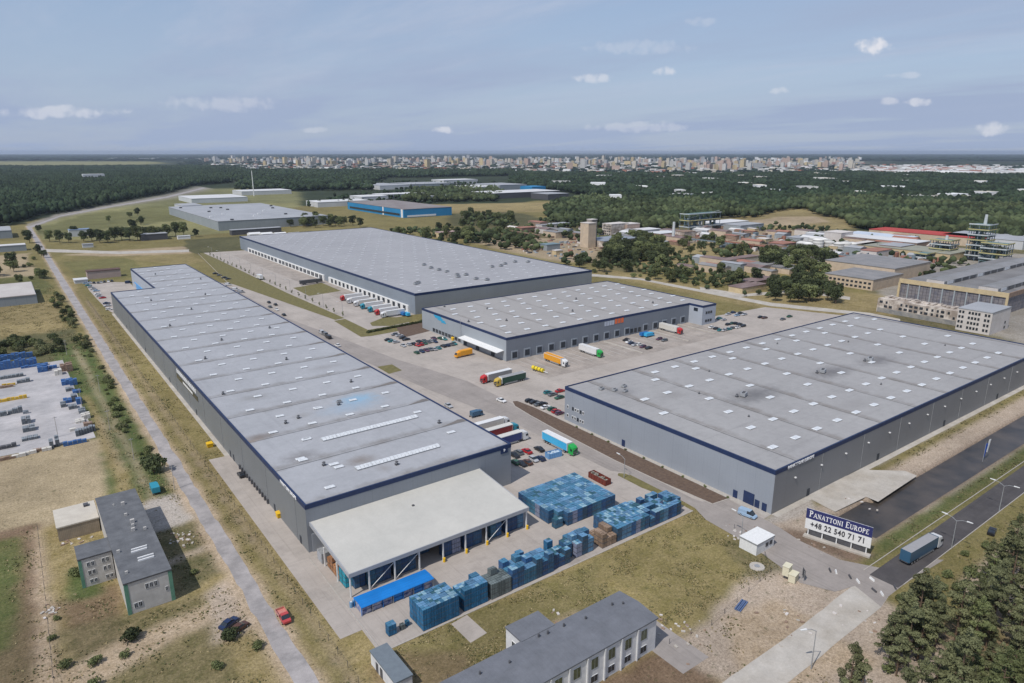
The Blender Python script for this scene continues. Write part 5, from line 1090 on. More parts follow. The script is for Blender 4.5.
for k in range(7):
    x = .3 + k * 2.62
    for z in (.15, 1.2): MB().box(x, .3, z, x + 2.25, 3.7, z + .85).build('goods', M_rk if k not in (3, 5) else M_bl, AW)
for k in range(3):
    x = 51.2 + .9 * k; t = thing('plastic_drum', f'grey-blue plastic tank at the rack end, {ORD[k]} from the road side', 'tank', (x, 130.8 + .3 * k, .03), 0, 'plastic tanks at the rack end'); MB().tube((0, 0, 0), (0, 0, 1.3), .42, .42, 12).build('tank', mat('tank_blue', (.16, .30, .45), (.12, .24, .38)), t); MB().tube((0, 0, 1.3), (0, 0, 1.45), .2, .2, 8).build('cap', M_white, t)

# ------------------------------------------------------------------ vegetation
def leafmat(name, c1, c2, rand=.25):
    fresh = name not in MATS; m = mat(name, c1, c2, .9, .85, 4, rand=rand, spec=.15, lo=.35, hi=.65)
    if fresh:                                                       # leaves let some light through
        t = m.node_tree; pr = t.nodes['Principled BSDF']; tr = t.nodes.new('ShaderNodeBsdfTranslucent'); mx = t.nodes.new('ShaderNodeMixShader'); mx.inputs[0].default_value = .18
        t.links.new(pr.inputs['Base Color'].links[0].from_socket, tr.inputs['Color']); t.links.new(pr.outputs[0], mx.inputs[1]); t.links.new(tr.outputs[0], mx.inputs[2]); t.links.new(mx.outputs[0], t.nodes['Material Output'].inputs['Surface'])
    return m
M_bark = mat('bark', (.16, .11, .075), (.10, .07, .05), 3, .95)
L_pine = leafmat('pine_needles', (.215, .225, .118), (.145, .158, .08), .35); L_dark = leafmat('dark_leaves', (.060, .076, .036), (.085, .102, .048), .35); L_mid = leafmat('green_leaves', (.175, .195, .085), (.115, .135, .058), .35); L_pale = leafmat('olive_leaves', (.185, .19, .10), (.14, .15, .072))
def leaf_mesh(name, blobs, n, size, m, flat=.45):
    """blobs: [(centre, radii)]; n small leaf clumps spread through their volume"""
    vol = np.array([r[0] * r[1] * r[2] for _, r in blobs]) ** (2 / 3); vol /= vol.sum()
    ch = rng.choice(len(blobs), n, p=vol); C_ = np.array([b[0] for b in blobs])[ch]; Rr = np.array([b[1] for b in blobs])[ch]
    d = rng.normal(size=(n, 3)); d /= np.linalg.norm(d, axis=1)[:, None]; d[:, 2] = np.where(d[:, 2] < -.55, -d[:, 2], d[:, 2])
    rad = rng.uniform(.55, 1.08, n) ** .6
    p = C_ + Rr * d * rad[:, None]
    nrm = d * .7 + rng.normal(size=(n, 3)) * flat; nrm /= np.linalg.norm(nrm, axis=1)[:, None]
    t1 = np.cross(nrm, rng.normal(size=(n, 3))); t1 /= np.linalg.norm(t1, axis=1)[:, None]; t2 = np.cross(nrm, t1)
    s = size * rng.uniform(.6, 1.35, (n, 1))
    V = np.stack([p + t1 * s, p + t2 * s * .75, p - t1 * s * .8 + nrm * s * .3, p - t2 * s * .75], 1).reshape(-1, 3)
    F = np.arange(4 * n).reshape(-1, 4)
    me = bpy.data.meshes.new(name); me.vertices.add(4 * n); me.vertices.foreach_set('co', V.astype(np.float32).ravel()); me.loops.add(4 * n); me.loops.foreach_set('vertex_index', F.astype(np.int32).ravel()); me.polygons.add(n); me.polygons.foreach_set('loop_start', np.arange(0, 4 * n, 4, dtype=np.int32)); me.update(calc_edges=True); me.materials.append(m); return me
def trunk_mesh(h, r, limbs):
    q = MB(); q.tube((0, 0, -.3), (.1, .05, h * .55), r, r * .65, 7); q.tube((.1, .05, h * .55), (0, .1, h * .92), r * .65, r * .15, 6)
    for (a, b_) in limbs: q.tube(a, b_, r * .35, r * .1, 5)
    return q.mesh('trunk', M_bark)
PROTO = {}
def make_proto(kind, seed, dens=1.0):
    r_ = random.Random(seed * 97 + len(kind)); blobs = []; limbs = []
    if kind == 'pine':
        h = 15.0
        for k in range(38):
            z = h * r_.uniform(.22, .95); t = (z / h - .22) / .73; rr = (3.0 * (1 - t) ** .7 + .3) * r_.uniform(.45, 1.0); a = r_.uniform(0, 6.28)
            c = (rr * math.cos(a), rr * math.sin(a), z); s_ = r_.uniform(.5, 1.0); blobs.append((c, (s_ * 1.2, s_ * 1.2, s_ * .5))); limbs.append(((0, 0, z - .5), c))
        blobs.append(((0, 0, h * .97), (.5, .5, .9))); n, sz, m, r0 = 5200, .175, L_pine, .22
    elif kind == 'round':
        h = 9.0
        for k in range(17):
            z = h * r_.uniform(.3, .85); a = r_.uniform(0, 6.28); rr = 2.9 * r_.uniform(.3, 1.0) * math.sin(math.pi * min(.95, max(.2, (z / h - .08))))
            c = (rr * math.cos(a), rr * math.sin(a), z); s_ = r_.uniform(1.1, 1.9); blobs.append((c, (s_, s_, s_ * .8))); limbs.append(((0, 0, z * .6), c))
        n, sz, m, r0 = 1500, .36, L_dark, .2
    elif kind == 'bush':
        h = 3.0
        for k in range(9):
            a = r_.uniform(0, 6.28); rr = r_.uniform(0, 1.3); c = (rr * math.cos(a), rr * math.sin(a), r_.uniform(.6, 1.7)); s_ = r_.uniform(.6, 1.05); blobs.append((c, (s_, s_, s_ * .85))); limbs.append(((0, 0, .1), c))
        n, sz, m, r0 = 650, .22, L_mid, .08
    elif kind == 'sapling':
        h = 3.2
        for k in range(6): c = (r_.uniform(-.4, .4), r_.uniform(-.4, .4), 1.2 + k * .35); blobs.append((c, (.45, .45, .35))); limbs.append(((0, 0, c[2] - .4), c))
        n, sz, m, r0 = 120, .2, L_mid, .05
    PROTO[(kind, seed)] = (trunk_mesh(h, r0, limbs), leaf_mesh('crown', blobs, int(n * dens), sz, m))
for s_ in range(4): make_proto('pine', s_); make_proto('round', s_)
for s_ in range(4): make_proto('bush', s_)
for s_ in range(2): make_proto('sapling', s_)
TINT = {}
def tree(kind, x, y, s, label, group, cat='tree', name=None, leaf=None, sz=None):
    k = random.randrange(2 if kind == 'sapling' else 4); tm, cm = PROTO[(kind, k)]
    if leaf:
        if (kind, k, leaf.name) not in TINT: c2 = cm.copy(); c2.materials[0] = leaf; TINT[(kind, k, leaf.name)] = c2
        cm = TINT[(kind, k, leaf.name)]
    t = thing(name or {'pine': 'pine_tree', 'round': 'tree', 'bush': 'bush', 'sapling': 'young_tree'}[kind], label, cat, (x, y, -.05), random.uniform(0, 6.28), group)
    t.scale = (s, s, s * (sz or random.uniform(.9, 1.12))); link('trunk', tm, t); link('crown', cm, t); return t
# bottom right pine wood: crown tops in the picture
pine_pts = [(900, 652, 1.15), (913, 646, 1.3), (926, 640, 1.2), (889, 662, .95), (905, 666, 1.0), (934, 650, .9), (917, 660, 1.1), (896, 676, .8), (921, 628, 1.0), (908, 634, 1.05), (848, 700, .85), (858, 712, .8), (840, 712, .6)]
for gy_ in range(590, 790, 21):
    for gx_ in range(950, 1085, 20):
        if gy_ < 600 and gx_ < 985: continue
        if gy_ < 640 and gx_ < 962: continue
        pine_pts.append((gx_ + random.uniform(-5, 5), gy_ + random.uniform(-7, 7), random.choice((.65, .8, .95, 1.05, 1.25))))
pine_pts += [(930, 712, 1.0), (915, 722, 1.0), (900, 730, .9), (938, 740, 1.0), (920, 748, 1.0), (885, 740, .8), (905, 756, .9), (870, 752, .8), (888, 768, .9), (940, 700, .9), (1000, 575, .8), (1020, 572, .85), (985, 584, .8)]
for (px, py, s_) in pine_pts:
    x, y = G(px, py, 0); wh = ('left cluster by the gravel' if px < 945 and py < 690 else 'part nearest the bottom edge' if py > 690 else 'part under the black road' if py < 625 else 'middle part'); tree('pine', x, y, s_ * .92, ('tall ' if s_ > 1.02 else 'smaller ' if s_ < .9 else '') + f'pine in the bottom right wood, {wh}', 'pines in the bottom right wood', leaf=random.choice((L_pine, L_pine, L_mid, L_pale)))
for (px, py, s_) in ((957, 590, 1.0), (940, 600, .8), (1008, 565, .9), (1016, 553, .7), (948, 578, .8), (900, 600, .7), (985, 548, .8), (965, 556, .7), (888, 672, .8), (940, 590, .9), (1020, 520, .6), (1012, 540, .7), (970, 575, 1.1)):
    x, y = G(px, py); tree('bush', x, y, s_, 'low bush on the sand between the pines and the black road', 'bushes before the pines', 'bush')
# bushes on the left plots
for (px, py, s_, lab) in ((154, 473, 2.3, 'large round dark bush by the old road above the felt roof'), (132, 640, 1.25, 'round bush below the plaster office'), (66, 668, .8, 'small bush at the bottom left fence corner'), (97, 664, .8, 'small bush between the track and the bottom edge'), (124, 657, .6, 'tiny bush beside the round one'), (188, 617, .0, ''), (230, 640, 1.2, 'spreading bush in front of the two dark cars'), (258, 648, .8, 'bush right of the two cars'), (217, 668, .8, 'lone bush near the bottom edge'), (53, 640, .5, 'small bush along the old fence line'), (75, 575, 1.0, 'bush at the corner of the plaster annex'), (194, 574, .6, 'low bush in the office garden'), (56, 620, .5, 'low green tuft tree on the fence line'), (95, 685, .7, 'bush cut by the bottom edge')):
    if s_: x, y = G(px, py); tree('bush', x, y, s_, lab, None, 'bush', leaf=L_dark if s_ > 1.1 else L_mid)
def scatter(poly, n, kinds, srange, label, group, cat='tree', mind=2.0, leafs=(None,), name=None):
    p = np.array(poly); out_ = []; tries = 0
    while len(out_) < n and tries < n * 60:
        tries += 1; x = random.uniform(p[:, 0].min(), p[:, 0].max()); y = random.uniform(p[:, 1].min(), p[:, 1].max())
        if not inside(poly, np.array([x]), np.array([y]))[0] or any((x - a) ** 2 + (y - b_) ** 2 < mind * mind for a, b_ in out_): continue
        out_.append((x, y)); tree(random.choice(kinds), x, y, random.uniform(*srange), label, group, cat, leaf=random.choice(leafs), name=name)
scatter([(25, 225), (30.5, 225), (30, 400), (25, 400)], 26, ['bush'], (.35, 1.3), 'bush on the verge left of the old road', 'bushes along the old road', 'bush', 1.3, (L_mid, L_pale, L_mid))
scatter([(25, 400), (30, 400), (29, 600), (22, 600)], 34, ['bush'], (.4, 1.7), 'bush farther up the verge left of the old road', 'bushes farther along the old road', 'bush', 1.8, (L_mid, L_dark, L_pale))
scatter([(-14, 415), (19, 412), (20, 445), (-16, 470)], 34, ['bush'], (1.1, 1.9), 'bush in the thicket behind the goods yard', 'bushes behind the goods yard', 'bush', 2.4, (L_mid, L_dark, L_pale))
scatter([(-20, 655), (24, 655), (27, 830), (-20, 860)], 30, ['bush', 'round'], (.8, 1.5), 'bush in the left field past the cream roofed hall', 'bushes in the left field', 'bush', 5, (L_mid, L_dark))
# belt behind the far field
for i, (px, py, s_) in enumerate(((50, 242, 1.6), (60, 243, 1.5), (69, 243, 1.3), (84, 242, 1.5), (92, 241, 1.7), (100, 243, 1.8), (108, 243, 1.6), (115, 241, 1.9), (122, 240, 1.7), (130, 241, 1.8), (138, 241, 1.9), (146, 238, 1.5), (152, 239, 1.6), (160, 238, 1.6), (167, 237, 1.8), (176, 236, 1.9), (184, 236, 1.9), (109, 222, 1.1), (130, 218, 1.2), (138, 216, 1.4), (141, 225, 1.6), (133, 232, 1.8), (30, 243, 1.7), (27, 238, 1.3), (39, 232, 1.1), (75, 236, 1.4), (196, 237, 1.1), (38, 254, 1.2), (44, 258, 1.0))):
    x, y = G(px, py); tree('round', x, y, s_, 'dark broad tree in the belt across the far field', 'trees in the belt across the far field', leaf=random.choice((L_dark, L_dark, L_mid)))
scatter(gp((280, 228), (360, 228), (362, 224), (300, 222)), 26, ['round'], (1.2, 1.8), 'dark tree in the line behind the far warehouse', 'trees behind the far warehouse', mind=7, leafs=(L_dark, L_mid))
scatter(gp((375, 243), (520, 252), (515, 216), (452, 216), (460, 228), (405, 228)), 70, ['round', 'round', 'bush'], (1.1, 2.0), 'tree on the rough land beyond the far warehouse', 'trees on the rough land beyond the far warehouse', mind=9, leafs=(L_dark, L_mid))
scatter(gp((598, 262), (640, 268), (668, 262), (664, 246), (640, 238), (610, 246)), 95, ['round'], (1.0, 1.7), 'dark tree in the grove behind the middle warehouse', 'trees in the grove behind the middle warehouse', mind=4.5, leafs=(L_dark, L_dark, L_mid))
scatter(gp((560, 263), (600, 275), (690, 286), (760, 296), (760, 284), (680, 268), (600, 262)), 90, ['round', 'bush', 'bush', 'bush'], (.8, 1.6), 'tree scattered along the road behind the middle warehouse', 'trees along the perimeter road', mind=5, leafs=(L_dark, L_mid))
scatter(gp((770, 302), (838, 304), (836, 288), (800, 278), (765, 290)), 40, ['round'], (.95, 1.45), 'dark tree in the clump behind the right warehouse', 'trees behind the right warehouse', mind=4.2, leafs=(L_dark, L_dark, L_mid))
scatter(gp((765, 272), (830, 280), (832, 262), (800, 255), (758, 258)), 34, ['round'], (1.2, 1.8), 'dark tree in the clump before the white tanks', 'trees before the white tanks', mind=7, leafs=(L_dark, L_mid))
scatter(gp((660, 258), (760, 262), (756, 246), (670, 240)), 26, ['bush', 'round'], (.8, 1.6), 'scattered tree on the open works land', 'trees on the works land', mind=10, leafs=(L_dark, L_mid))
for i in range(26):
    y = 402 + i * 13.0; x = 164.2 - .3 * math.sin(i); tree('sapling', x + 1.0, y, 1.1, 'thin young tree in the line along the grass strip', 'young trees along the grass strip', name='young_tree')
hp = gp((368, 333), (424, 322))
for k in range(34):
    t_ = k / 33; x = hp[0][0] + (hp[1][0] - hp[0][0]) * t_; y = hp[0][1] + (hp[1][1] - hp[0][1]) * t_; tree('bush', x, y, .62, 'dark clipped shrub in the hedge by the staff car park', 'hedge shrubs by the staff car park', 'shrub', leaf=L_dark, name='shrub')
for k in range(9): tree('bush', 163.2, 112 + k * 8.5, .32, 'tiny shrub in the bark bed', 'tiny shrubs in the bark bed', 'shrub', name='shrub')

# ---- forest masses (nobody could count them)
def forest(name, poly, spacing, h, rad, m, label, sub=1, wob=.5, hj=.35, z0=0.0, gaps=0.0):
    p = np.array(poly); x0, y0 = p.min(0); x1, y1 = p.max(0); A = (x1 - x0) * (y1 - y0); n = int(A / spacing ** 2)
    X = rng.uniform(x0, x1, n); Y = rng.uniform(y0, y1, n); k = (fbm(X + 500, Y + 300, 90) > gaps) & inside(poly, X + (fbm(X, Y, 60) - .5) * spacing * 5, Y + (fbm(X + 99, Y, 60) - .5) * spacing * 5); X = X[k]; Y = Y[k]
    bm = bmesh.new(); bmesh.ops.create_icosphere(bm, subdivisions=sub, radius=1.0); bv = np.array([v.co[:] for v in bm.verts]); bf = np.array([[v.index for v in f.verts] for f in bm.faces]); bm.free()
    n = len(X); nb = len(bv); hh = h * (1 + (rng.random(n) - .5) * 2 * hj) * (.8 + .4 * fbm(X, Y, 120)); rr = rad * rng.uniform(.7, 1.25, n)
    jit = 1 + (rng.random((n, nb)) - .5) * wob
    V = bv[None] * jit[:, :, None] * np.stack([rr, rr, hh * .42], 1)[:, None, :] + np.stack([X, Y, hh * .58 + z0], 1)[:, None, :]
    F = (bf[None] + (np.arange(n) * nb)[:, None, None]).reshape(-1, 3)
    me = bpy.data.meshes.new(name); me.vertices.add(n * nb); me.vertices.foreach_set('co', V.astype(np.float32).ravel()); me.loops.add(F.size); me.loops.foreach_set('vertex_index', F.astype(np.int32).ravel()); me.polygons.add(len(F)); me.polygons.foreach_set('loop_start', np.arange(0, F.size, 3, dtype=np.int32)); me.update(calc_edges=True)
    tint = np.repeat(rng.uniform(.45, 1.6, n) * (.55 + .9 * fbm(X, Y, 110)), nb); ca = me.color_attributes.new('tint', 'FLOAT_COLOR', 'POINT'); ca.data.foreach_set('color', np.stack([tint, tint, tint, np.ones_like(tint)], 1).astype(np.float32).ravel())
    me.materials.append(m); o = bpy.data.objects.new(name, me); col.objects.link(o); tag(o, label, 'forest', None, 'stuff'); print(name, n); return o
def fmat(name, c1, c2):
    def ex(t, nn, ll, mth, mul, vec, o, b):
        a = nn('ShaderNodeVertexColor'); a.layer_name = 'tint'; return mul(o, a.outputs[0])
    return mat(name, c1, c2, .01, .95, 8, coord='World', spec=.05, lo=.35, hi=.65, extra=ex)
F_pine = fmat('forest_pine', (.022, .036, .020), (.034, .048, .026)); F_mix = fmat('forest_mixed', (.072, .086, .040), (.032, .047, .024)); F_far = fmat('forest_far', (.022, .037, .028), (.032, .046, .032))
forest('forest', gp((-90, 231), (0, 227), (30, 220), (60, 213), (110, 204), (165, 193.5), (196, 186), (230, 183), (236, 172.6), (-90, 172.6)), 7.0, 15, 4.6, F_pine, 'dense dark pine forest along the left edge beyond the field')
forest('forest', gp((-90, 172.5), (250, 172.5), (240, 167.6), (-90, 167.6)), 13.0, 15, 8.5, F_pine, 'far part of the dark pine forest on the left')
forest('forest', gp((236, 190), (300, 191), (376, 190), (372, 183), (385, 178), (512, 176.2), (512, 171.8), (300, 171.5), (236, 172)), 12.0, 15, 8, F_pine, 'pine forest band between the field and the town')
forest('forest', gp((512, 185), (600, 198), (650, 203), (700, 204), (768, 214), (800, 199), (1080, 212), (1080, 180), (1024, 177), (860, 174), (700, 176), (512, 174)), 10.5, 14, 6.8, F_pine, 'dark forest beyond the works and the tank farm', gaps=.22)
forest('forest', gp((545, 219), (565, 226), (612, 229), (655, 231), (690, 226), (720, 219), (700, 203), (600, 197), (552, 205)), 7.5, 11, 5, F_mix, 'mixed wood beside the ruined works')
forest('forest', gp((655, 214), (700, 219), (740, 219), (768, 214), (800, 209), (838, 219), (850, 227), (880, 232), (960, 238), (1100, 253), (1100, 206), (800, 198), (768, 206), (656, 200)), 7.8, 12, 5.2, F_mix, 'bright mixed forest behind the red roofed hall', gaps=.15)
forest('forest', gp((404, 203), (500, 201.5), (500, 190), (415, 190)), 9, 12, 5.5, F_mix, 'tree belt before the white halls')
forest('forest', gp((186, 172.6), (870, 174), (1090, 178), (1090, 166.5), (870, 165.4), (186, 161.2)), 52.0, 10, 15, F_far, 'tree cover scattered through the town', sub=1)
forest('forest', gp((-120, 160.8), (1150, 161.5), (1150, 155.2), (-120, 155.2)), 150.0, 16, 75, F_far, 'far forests near the horizon', sub=1, wob=.3)

forest('trees', gp((440, 233), (520, 226), (560, 214), (600, 226), (720, 219), (850, 226), (960, 240), (1040, 250), (1030, 268), (930, 282), (860, 262), (800, 262), (740, 262), (660, 252), (600, 262), (520, 250)), 12.5, 6, 3.2, F_mix, 'scattered small trees and scrub among the works buildings', wob=.6, gaps=.50)
forest('trees', gp((380, 232), (420, 243), (520, 254), (580, 270), (600, 262), (520, 240), (520, 214), (456, 214), (470, 226)), 12.0, 6, 3.4, F_mix, 'small trees and scrub behind the far warehouse', wob=.6, gaps=.42)
forest('trees', gp((590, 268), (640, 276), (700, 286), (760, 298), (850, 308), (905, 312), (880, 292), (800, 282), (760, 262), (660, 254)), 10.0, 4, 2.2, F_mix, 'scrub along the perimeter road', wob=.6, gaps=.50)
forest('trees', gp((300, 207), (404, 206), (500, 200), (515, 184), (380, 182), (360, 196)), 20.0, 9, 4.5, F_pine, 'tree clumps among the white halls', wob=.6, gaps=.46)
# ------------------------------------------------------------------ distant town
def town_mat(name, wall, win):
    return mat(name, wall, tuple(v * .9 for v in wall), .05, .8, 3, rand=.15, lines=[(2, 3.0, 1.2, .45, 0)])
TW = [town_mat('town_cream', (.62, .57, .48), 0), town_mat('town_white', (.66, .65, .62), 0), town_mat('town_pink', (.58, .44, .37), 0), town_mat('town_yellow', (.62, .50, .30), 0), town_mat('town_grey', (.46, .47, .48), 0)]
M_flat = mat('town_roof', (.36, .36, .36), (.28, .28, .28), .02, .9)
BLK = []
for (lx, ly, hh) in ((60, 14, 18), (24, 22, 44), (30, 18, 36), (50, 15, 34), (28, 22, 52)):
    for m_ in TW: q = MB(); q.box(-lx / 2, -ly / 2, 0, lx / 2, ly / 2, hh, 0, 1); q.box(-3, -3, hh, 3, 3, hh + 2.4, 0, 1); BLK.append((q.mesh('apartment_block', [m_, M_flat]), hh))
cnt = 0
centres = [(230, 162.5, 14), (290, 163.5, 22), (330, 165.5, 30), (400, 164.5, 34), (450, 163, 24), (500, 165.5, 26), (545, 164.5, 26), (595, 167, 20), (640, 166, 34), (690, 169, 24), (720, 171.5, 18), (740, 168, 28), (790, 166.2, 28), (835, 166, 22), (845, 167.5, 12), (620, 163, 60), (420, 161.5, 60), (700, 164.5, 60)]
while cnt < 285:
    cx_, cy_, sp = random.choice(centres); px = random.gauss(cx_, sp * .6); py = cy_ - .4 + random.gauss(0, 2.1)
    if not (206 < px < 858 and 160.6 < py < 172.5): continue
    x, y = G(px, py); me_, hh = random.choice(BLK); s_ = random.uniform(.8, 1.15)
    if py < 163.5: s_ *= 1.15
    o = link('apartment_block', me_, None, (x, y, 0), random.choice((.3, .3, 1.87, .9, 2.4)) + random.uniform(-.05, .05)); o.scale = (s_, s_, s_); tag(o, 'pale apartment block in the distant town beyond the forest', 'apartment block', 'apartment blocks of the distant town'); cnt += 1
def lowrise(n, gen, mats_, label, smin, smax, hmin, hmax):
    q = MB()
    for _ in range(n):
        px, py = gen(); x, y = G(px, py); a = random.uniform(smin, smax); b_ = a * random.uniform(.4, 1); h = random.uniform(hmin, hmax); q.box(x - a / 2, y - b_ / 2, 0, x + a / 2, y + b_ / 2, h, random.randrange(len(mats_)), random.randrange(len(mats_)), rz=random.uniform(0, 3))
    o = q.build('low_houses', mats_); tag(o, label, 'houses', None, 'stuff')
M_tred = mat('tile_red', (.38, .16, .11), (.32, .13, .09), .02, .8); M_twh = mat('town_bright', (.78, .78, .78), (.66, .66, .66), .02, .7)
lowrise(380, lambda: (random.uniform(205, 862), random.triangular(158.6, 164.5, 161)), [TW[1], TW[0], TW[2], TW[4], M_twh], 'mid rise blocks behind the nearer apartment blocks of the town', 18, 40, 18, 44)
lowrise(1300, lambda: (random.uniform(205, 862), random.triangular(160.5, 174, 166)), [M_twh, TW[0], TW[1], M_flat, M_tred], 'low houses and sheds spread through the distant town', 14, 46, 7, 15)
lowrise(420, lambda: (random.triangular(856, 1060, 900), random.triangular(165.5, 175.5, 170)), [M_twh, TW[1], M_tred], 'low buildings on the right end of the town', 15, 50, 8, 17)
lowrise(46, lambda: (random.triangular(860, 1060, 920), random.uniform(168, 175.5)), [M_twh, M_twh, TW[1]], 'large bright sheds on the right end of the town', 60, 150, 10, 15)
lowrise(60, lambda: (random.uniform(110, 205), random.uniform(158.3, 159.8)), [M_twh, TW[1]], 'pale sheds near the horizon on the left', 40, 120, 8, 16)
lowrise(34, lambda: (random.uniform(560, 1040), random.uniform(176, 204)), [M_twh, TW[1], TW[0]], 'pale sheds scattered in the clearings of the forest', 22, 60, 14, 19)
def shed(px, py, lx, ly, h, wm, rm, label, rz=0.0, name='industrial_hall', cat='hall', extra=None, z=0):
    x, y = G(px, py); t = thing(name, label, cat, (x, y, z), rz); q = MB(); q.box(0, 0, 0, lx, ly, h); q.build('wall', wm, t); r_ = MB(); r_.box(-.3, -.3, h, lx + .3, ly + .3, h + .5); r_.build('roof', rm, t)
    if extra: extra(t, lx, ly, h)
    return t
M_wgrey = mat('hall_grey', (.33, .36, .38), (.29, .32, .34), .05, .7, lines=[(0, 6, .3, .12, 0), (1, 6, .3, .12, 0)]); M_wwhite = mat('hall_white', (.62, .63, .64), (.56, .57, .58), .05, .7, lines=[(0, 8, .3, .12, 0), (1, 8, .3, .12, 0)]); M_wblue = mat('hall_blue', (.03, .25, .50), (.026, .22, .45), .05, .6, lines=[(0, 6, .3, .12, 0), (1, 6, .3, .12, 0)])
M_rgrey = mat('hall_roof_grey', (.36, .37, .39), (.30, .31, .33), .03, .8, lines=[(1, 20, .6, .25, 0)]); M_rbrown = mat('hall_roof_brown', (.20, .17, .165), (.26, .24, .235), .04, .8, lines=[(1, 12, .5, .3, 0)]); M_rwhite = mat('hall_roof_white', (.62, .62, .62), (.54, .54, .55), .03, .8, lines=[(1, 20, .5, .2, 0)])
def bits(t, lx, ly, h):
    for k in range(14): MB().box(0, 0, 0, 4, 2.5, 1.8).build('rooftop_unit', M_dvent if k % 3 else M_twh, t, (random.uniform(5, lx - 8), random.uniform(5, ly - 5), h + .5))
shed(219, 231, 150, 310, 12, M_wgrey, M_rgrey, 'wide grey logistics hall with dark side bays, left of centre beyond the field', extra=bits)
tt = shed(183, 214, 32, 60, 13, M_wwhite, M_rgrey, 'white end block of the grey logistics hall', extra=None)
tt = shed(207.5, 226, 8, 200, 6, M_dvent, M_rgrey, 'dark lean-to along the side of the grey logistics hall')
def bluex(t, lx, ly, h):
    MB().box(-.5, 14, 3, -.1, ly - 10, 6).build('window_band', M_dark, t)
    MB().box(6, -.5, 1, lx - 30, -.1, 3.6).build('white_band', M_twh, t)
    MB().box(-.4, 3, 0, -.05, 9, h).box(-.4, 70, 0, -.05, 74, h).build('white_panel', M_twh, t)
shed(404, 218, 88, 215, 13, M_wblue, M_rbrown, 'bright blue hall with brown roof beyond the far warehouse', extra=bluex)
shed(318, 207.5, 105, 60, 9, M_wwhite, M_rwhite, 'long low white hall left of the blue one'); shed(362, 202.5, 60, 60, 11, M_wwhite, M_rwhite, 'white roofed hall right behind the blue one')
shed(242, 195.5, 120, 80, 9, M_wwhite, M_rwhite, 'white hall at the forest edge by the tall mast')
shed(192, 203.5, 110, 120, 9, mat('hall_pale', (.55, .57, .58), (.5, .52, .53), .05, .7), M_rwhite, 'pale hall behind the grey logistics hall'); shed(183, 199.5, 25, 30, 6, M_wwhite, M_rwhite, 'small white annex at the end of the forest road')
for (px, py, lx, ly, h, wm, rm, lab) in ((380, 190, 90, 160, 11, M_wwhite, M_rgrey, 'grey roofed hall farthest left of the hall group'), (410, 188, 150, 120, 10, M_wgrey, M_rgrey, 'second hall of the group behind the tree belt'), (444, 184.5, 130, 80, 13, M_wwhite, M_rwhite, 'white hall with tall block at the back of the group'),
                                         (382, 199, 120, 50, 9, M_wgrey, M_rwhite, 'low grey hall in front of the tree belt'), (428, 201, 50, 30, 10, M_wwhite, M_rwhite, 'small white hall before the tree belt'), (474, 192, 130, 110, 12, M_wwhite, M_rwhite, 'white hall left of the dark fronted one'), (494, 199, 190, 90, 12, M_dvent, M_rwhite, 'long dark fronted hall with pale roof'), (548, 200, 60, 60, 12, M_dvent, M_rgrey, 'dark hall at the right end of the group'),
                                         (500, 191, 90, 120, 15, M_wgrey, M_rgrey, 'grey hall behind the long dark fronted one'), (532, 192.5, 45, 50, 14, M_wblue, M_wblue, 'small strong blue hall in the group'), (0, 0, 0, 0, 0, 0, 0, 0)):
    if lab: shed(px, py, lx, ly, h, wm, rm, lab)
x, y = G(254, 196); tag(MB().tube((0, 0, 0), (0, 0, 58), 1.2, .7, 8).build('chimney_stack', M_twh, None, (x, y, 0)), 'tall slim white mast at the forest edge left of centre', 'mast')
shed(84, 181.5, 66, 40, 24, M_wwhite, M_twh, 'white block standing alone in the left forest'); shed(118, 181, 24, 30, 10, M_wwhite, M_twh, 'small white hall in a forest clearing')
# dark row behind far warehouse, white tents
shed(232, 235.5, 62, 10, 6, M_dvent, M_rgrey, 'low dark shed at the back corner of the far warehouse')
for k, px in enumerate((250, 262, 276, 290, 302, 309)): x, y = G(px, 236.3); q = MB(); q.loft([[(0, 0, 0), (0, 12, 0), (0, 12, 2.6), (0, 6, 4), (0, 0, 2.6)], [(14, 0, 0), (14, 12, 0), (14, 12, 2.6), (14, 6, 4), (14, 0, 2.6)]]); tag(q.build('tent', M_twh, None, (x, y, 0)), f'white ridge tent behind the far warehouse, {ORD[k]} from the left', 'tent', 'white tents behind the far warehouse')
# left edge halls
shed(38, 303.2, -40, 58, 6, M_wgrey, mat('roof_cream_pale', (.50, .47, .44), (.44, .40, .38), .08, .8), 'cream roofed grey hall cut by the left edge')
shed(13, 238, -60, 60, 9, M_wgrey, M_rgrey, 'grey-blue hall at the left edge by the forest road'); shed(27, 250.5, -60, 14, 6, M_wgrey, M_rwhite, 'long low hall at the left edge before the trees')
shed(70, 237, 22, 14, 8, M_wwhite, mat('hall_roof_blue', (.20, .27, .40), (.18, .24, .36), .1, .7), 'pale house with bluish roof in the tree belt', name='house', cat='house'); shed(83, 248, 10, 6, 3.5, M_wwhite, M_rgrey, 'small grey hut on the sandy lane', name='hut', cat='hut')
shed(142, 241, 28, 14, 7, M_dvent, M_rgrey, 'dark shed in the right part of the tree belt'); shed(178, 239.5, 14, 4, 3.5, M_twh, M_twh, 'white trailer parked under the tree belt', name='site_cabin', cat='cabin')
shed(88, 279.5, 24, 9, 6, mat('hut_pink', (.42, .33, .30), (.38, .30, .27), .2, .8), mat('hut_roof', (.12, .07, .06), (.1, .06, .05), .2, .8), 'pink hut with dark roof by the notch car park', name='hut', cat='hut'); shed(75, 284, 9, 10, 2.5, M_wwhite, M_rwhite, 'low white gatehouse at the corner by the old road', name='hut', cat='hut')
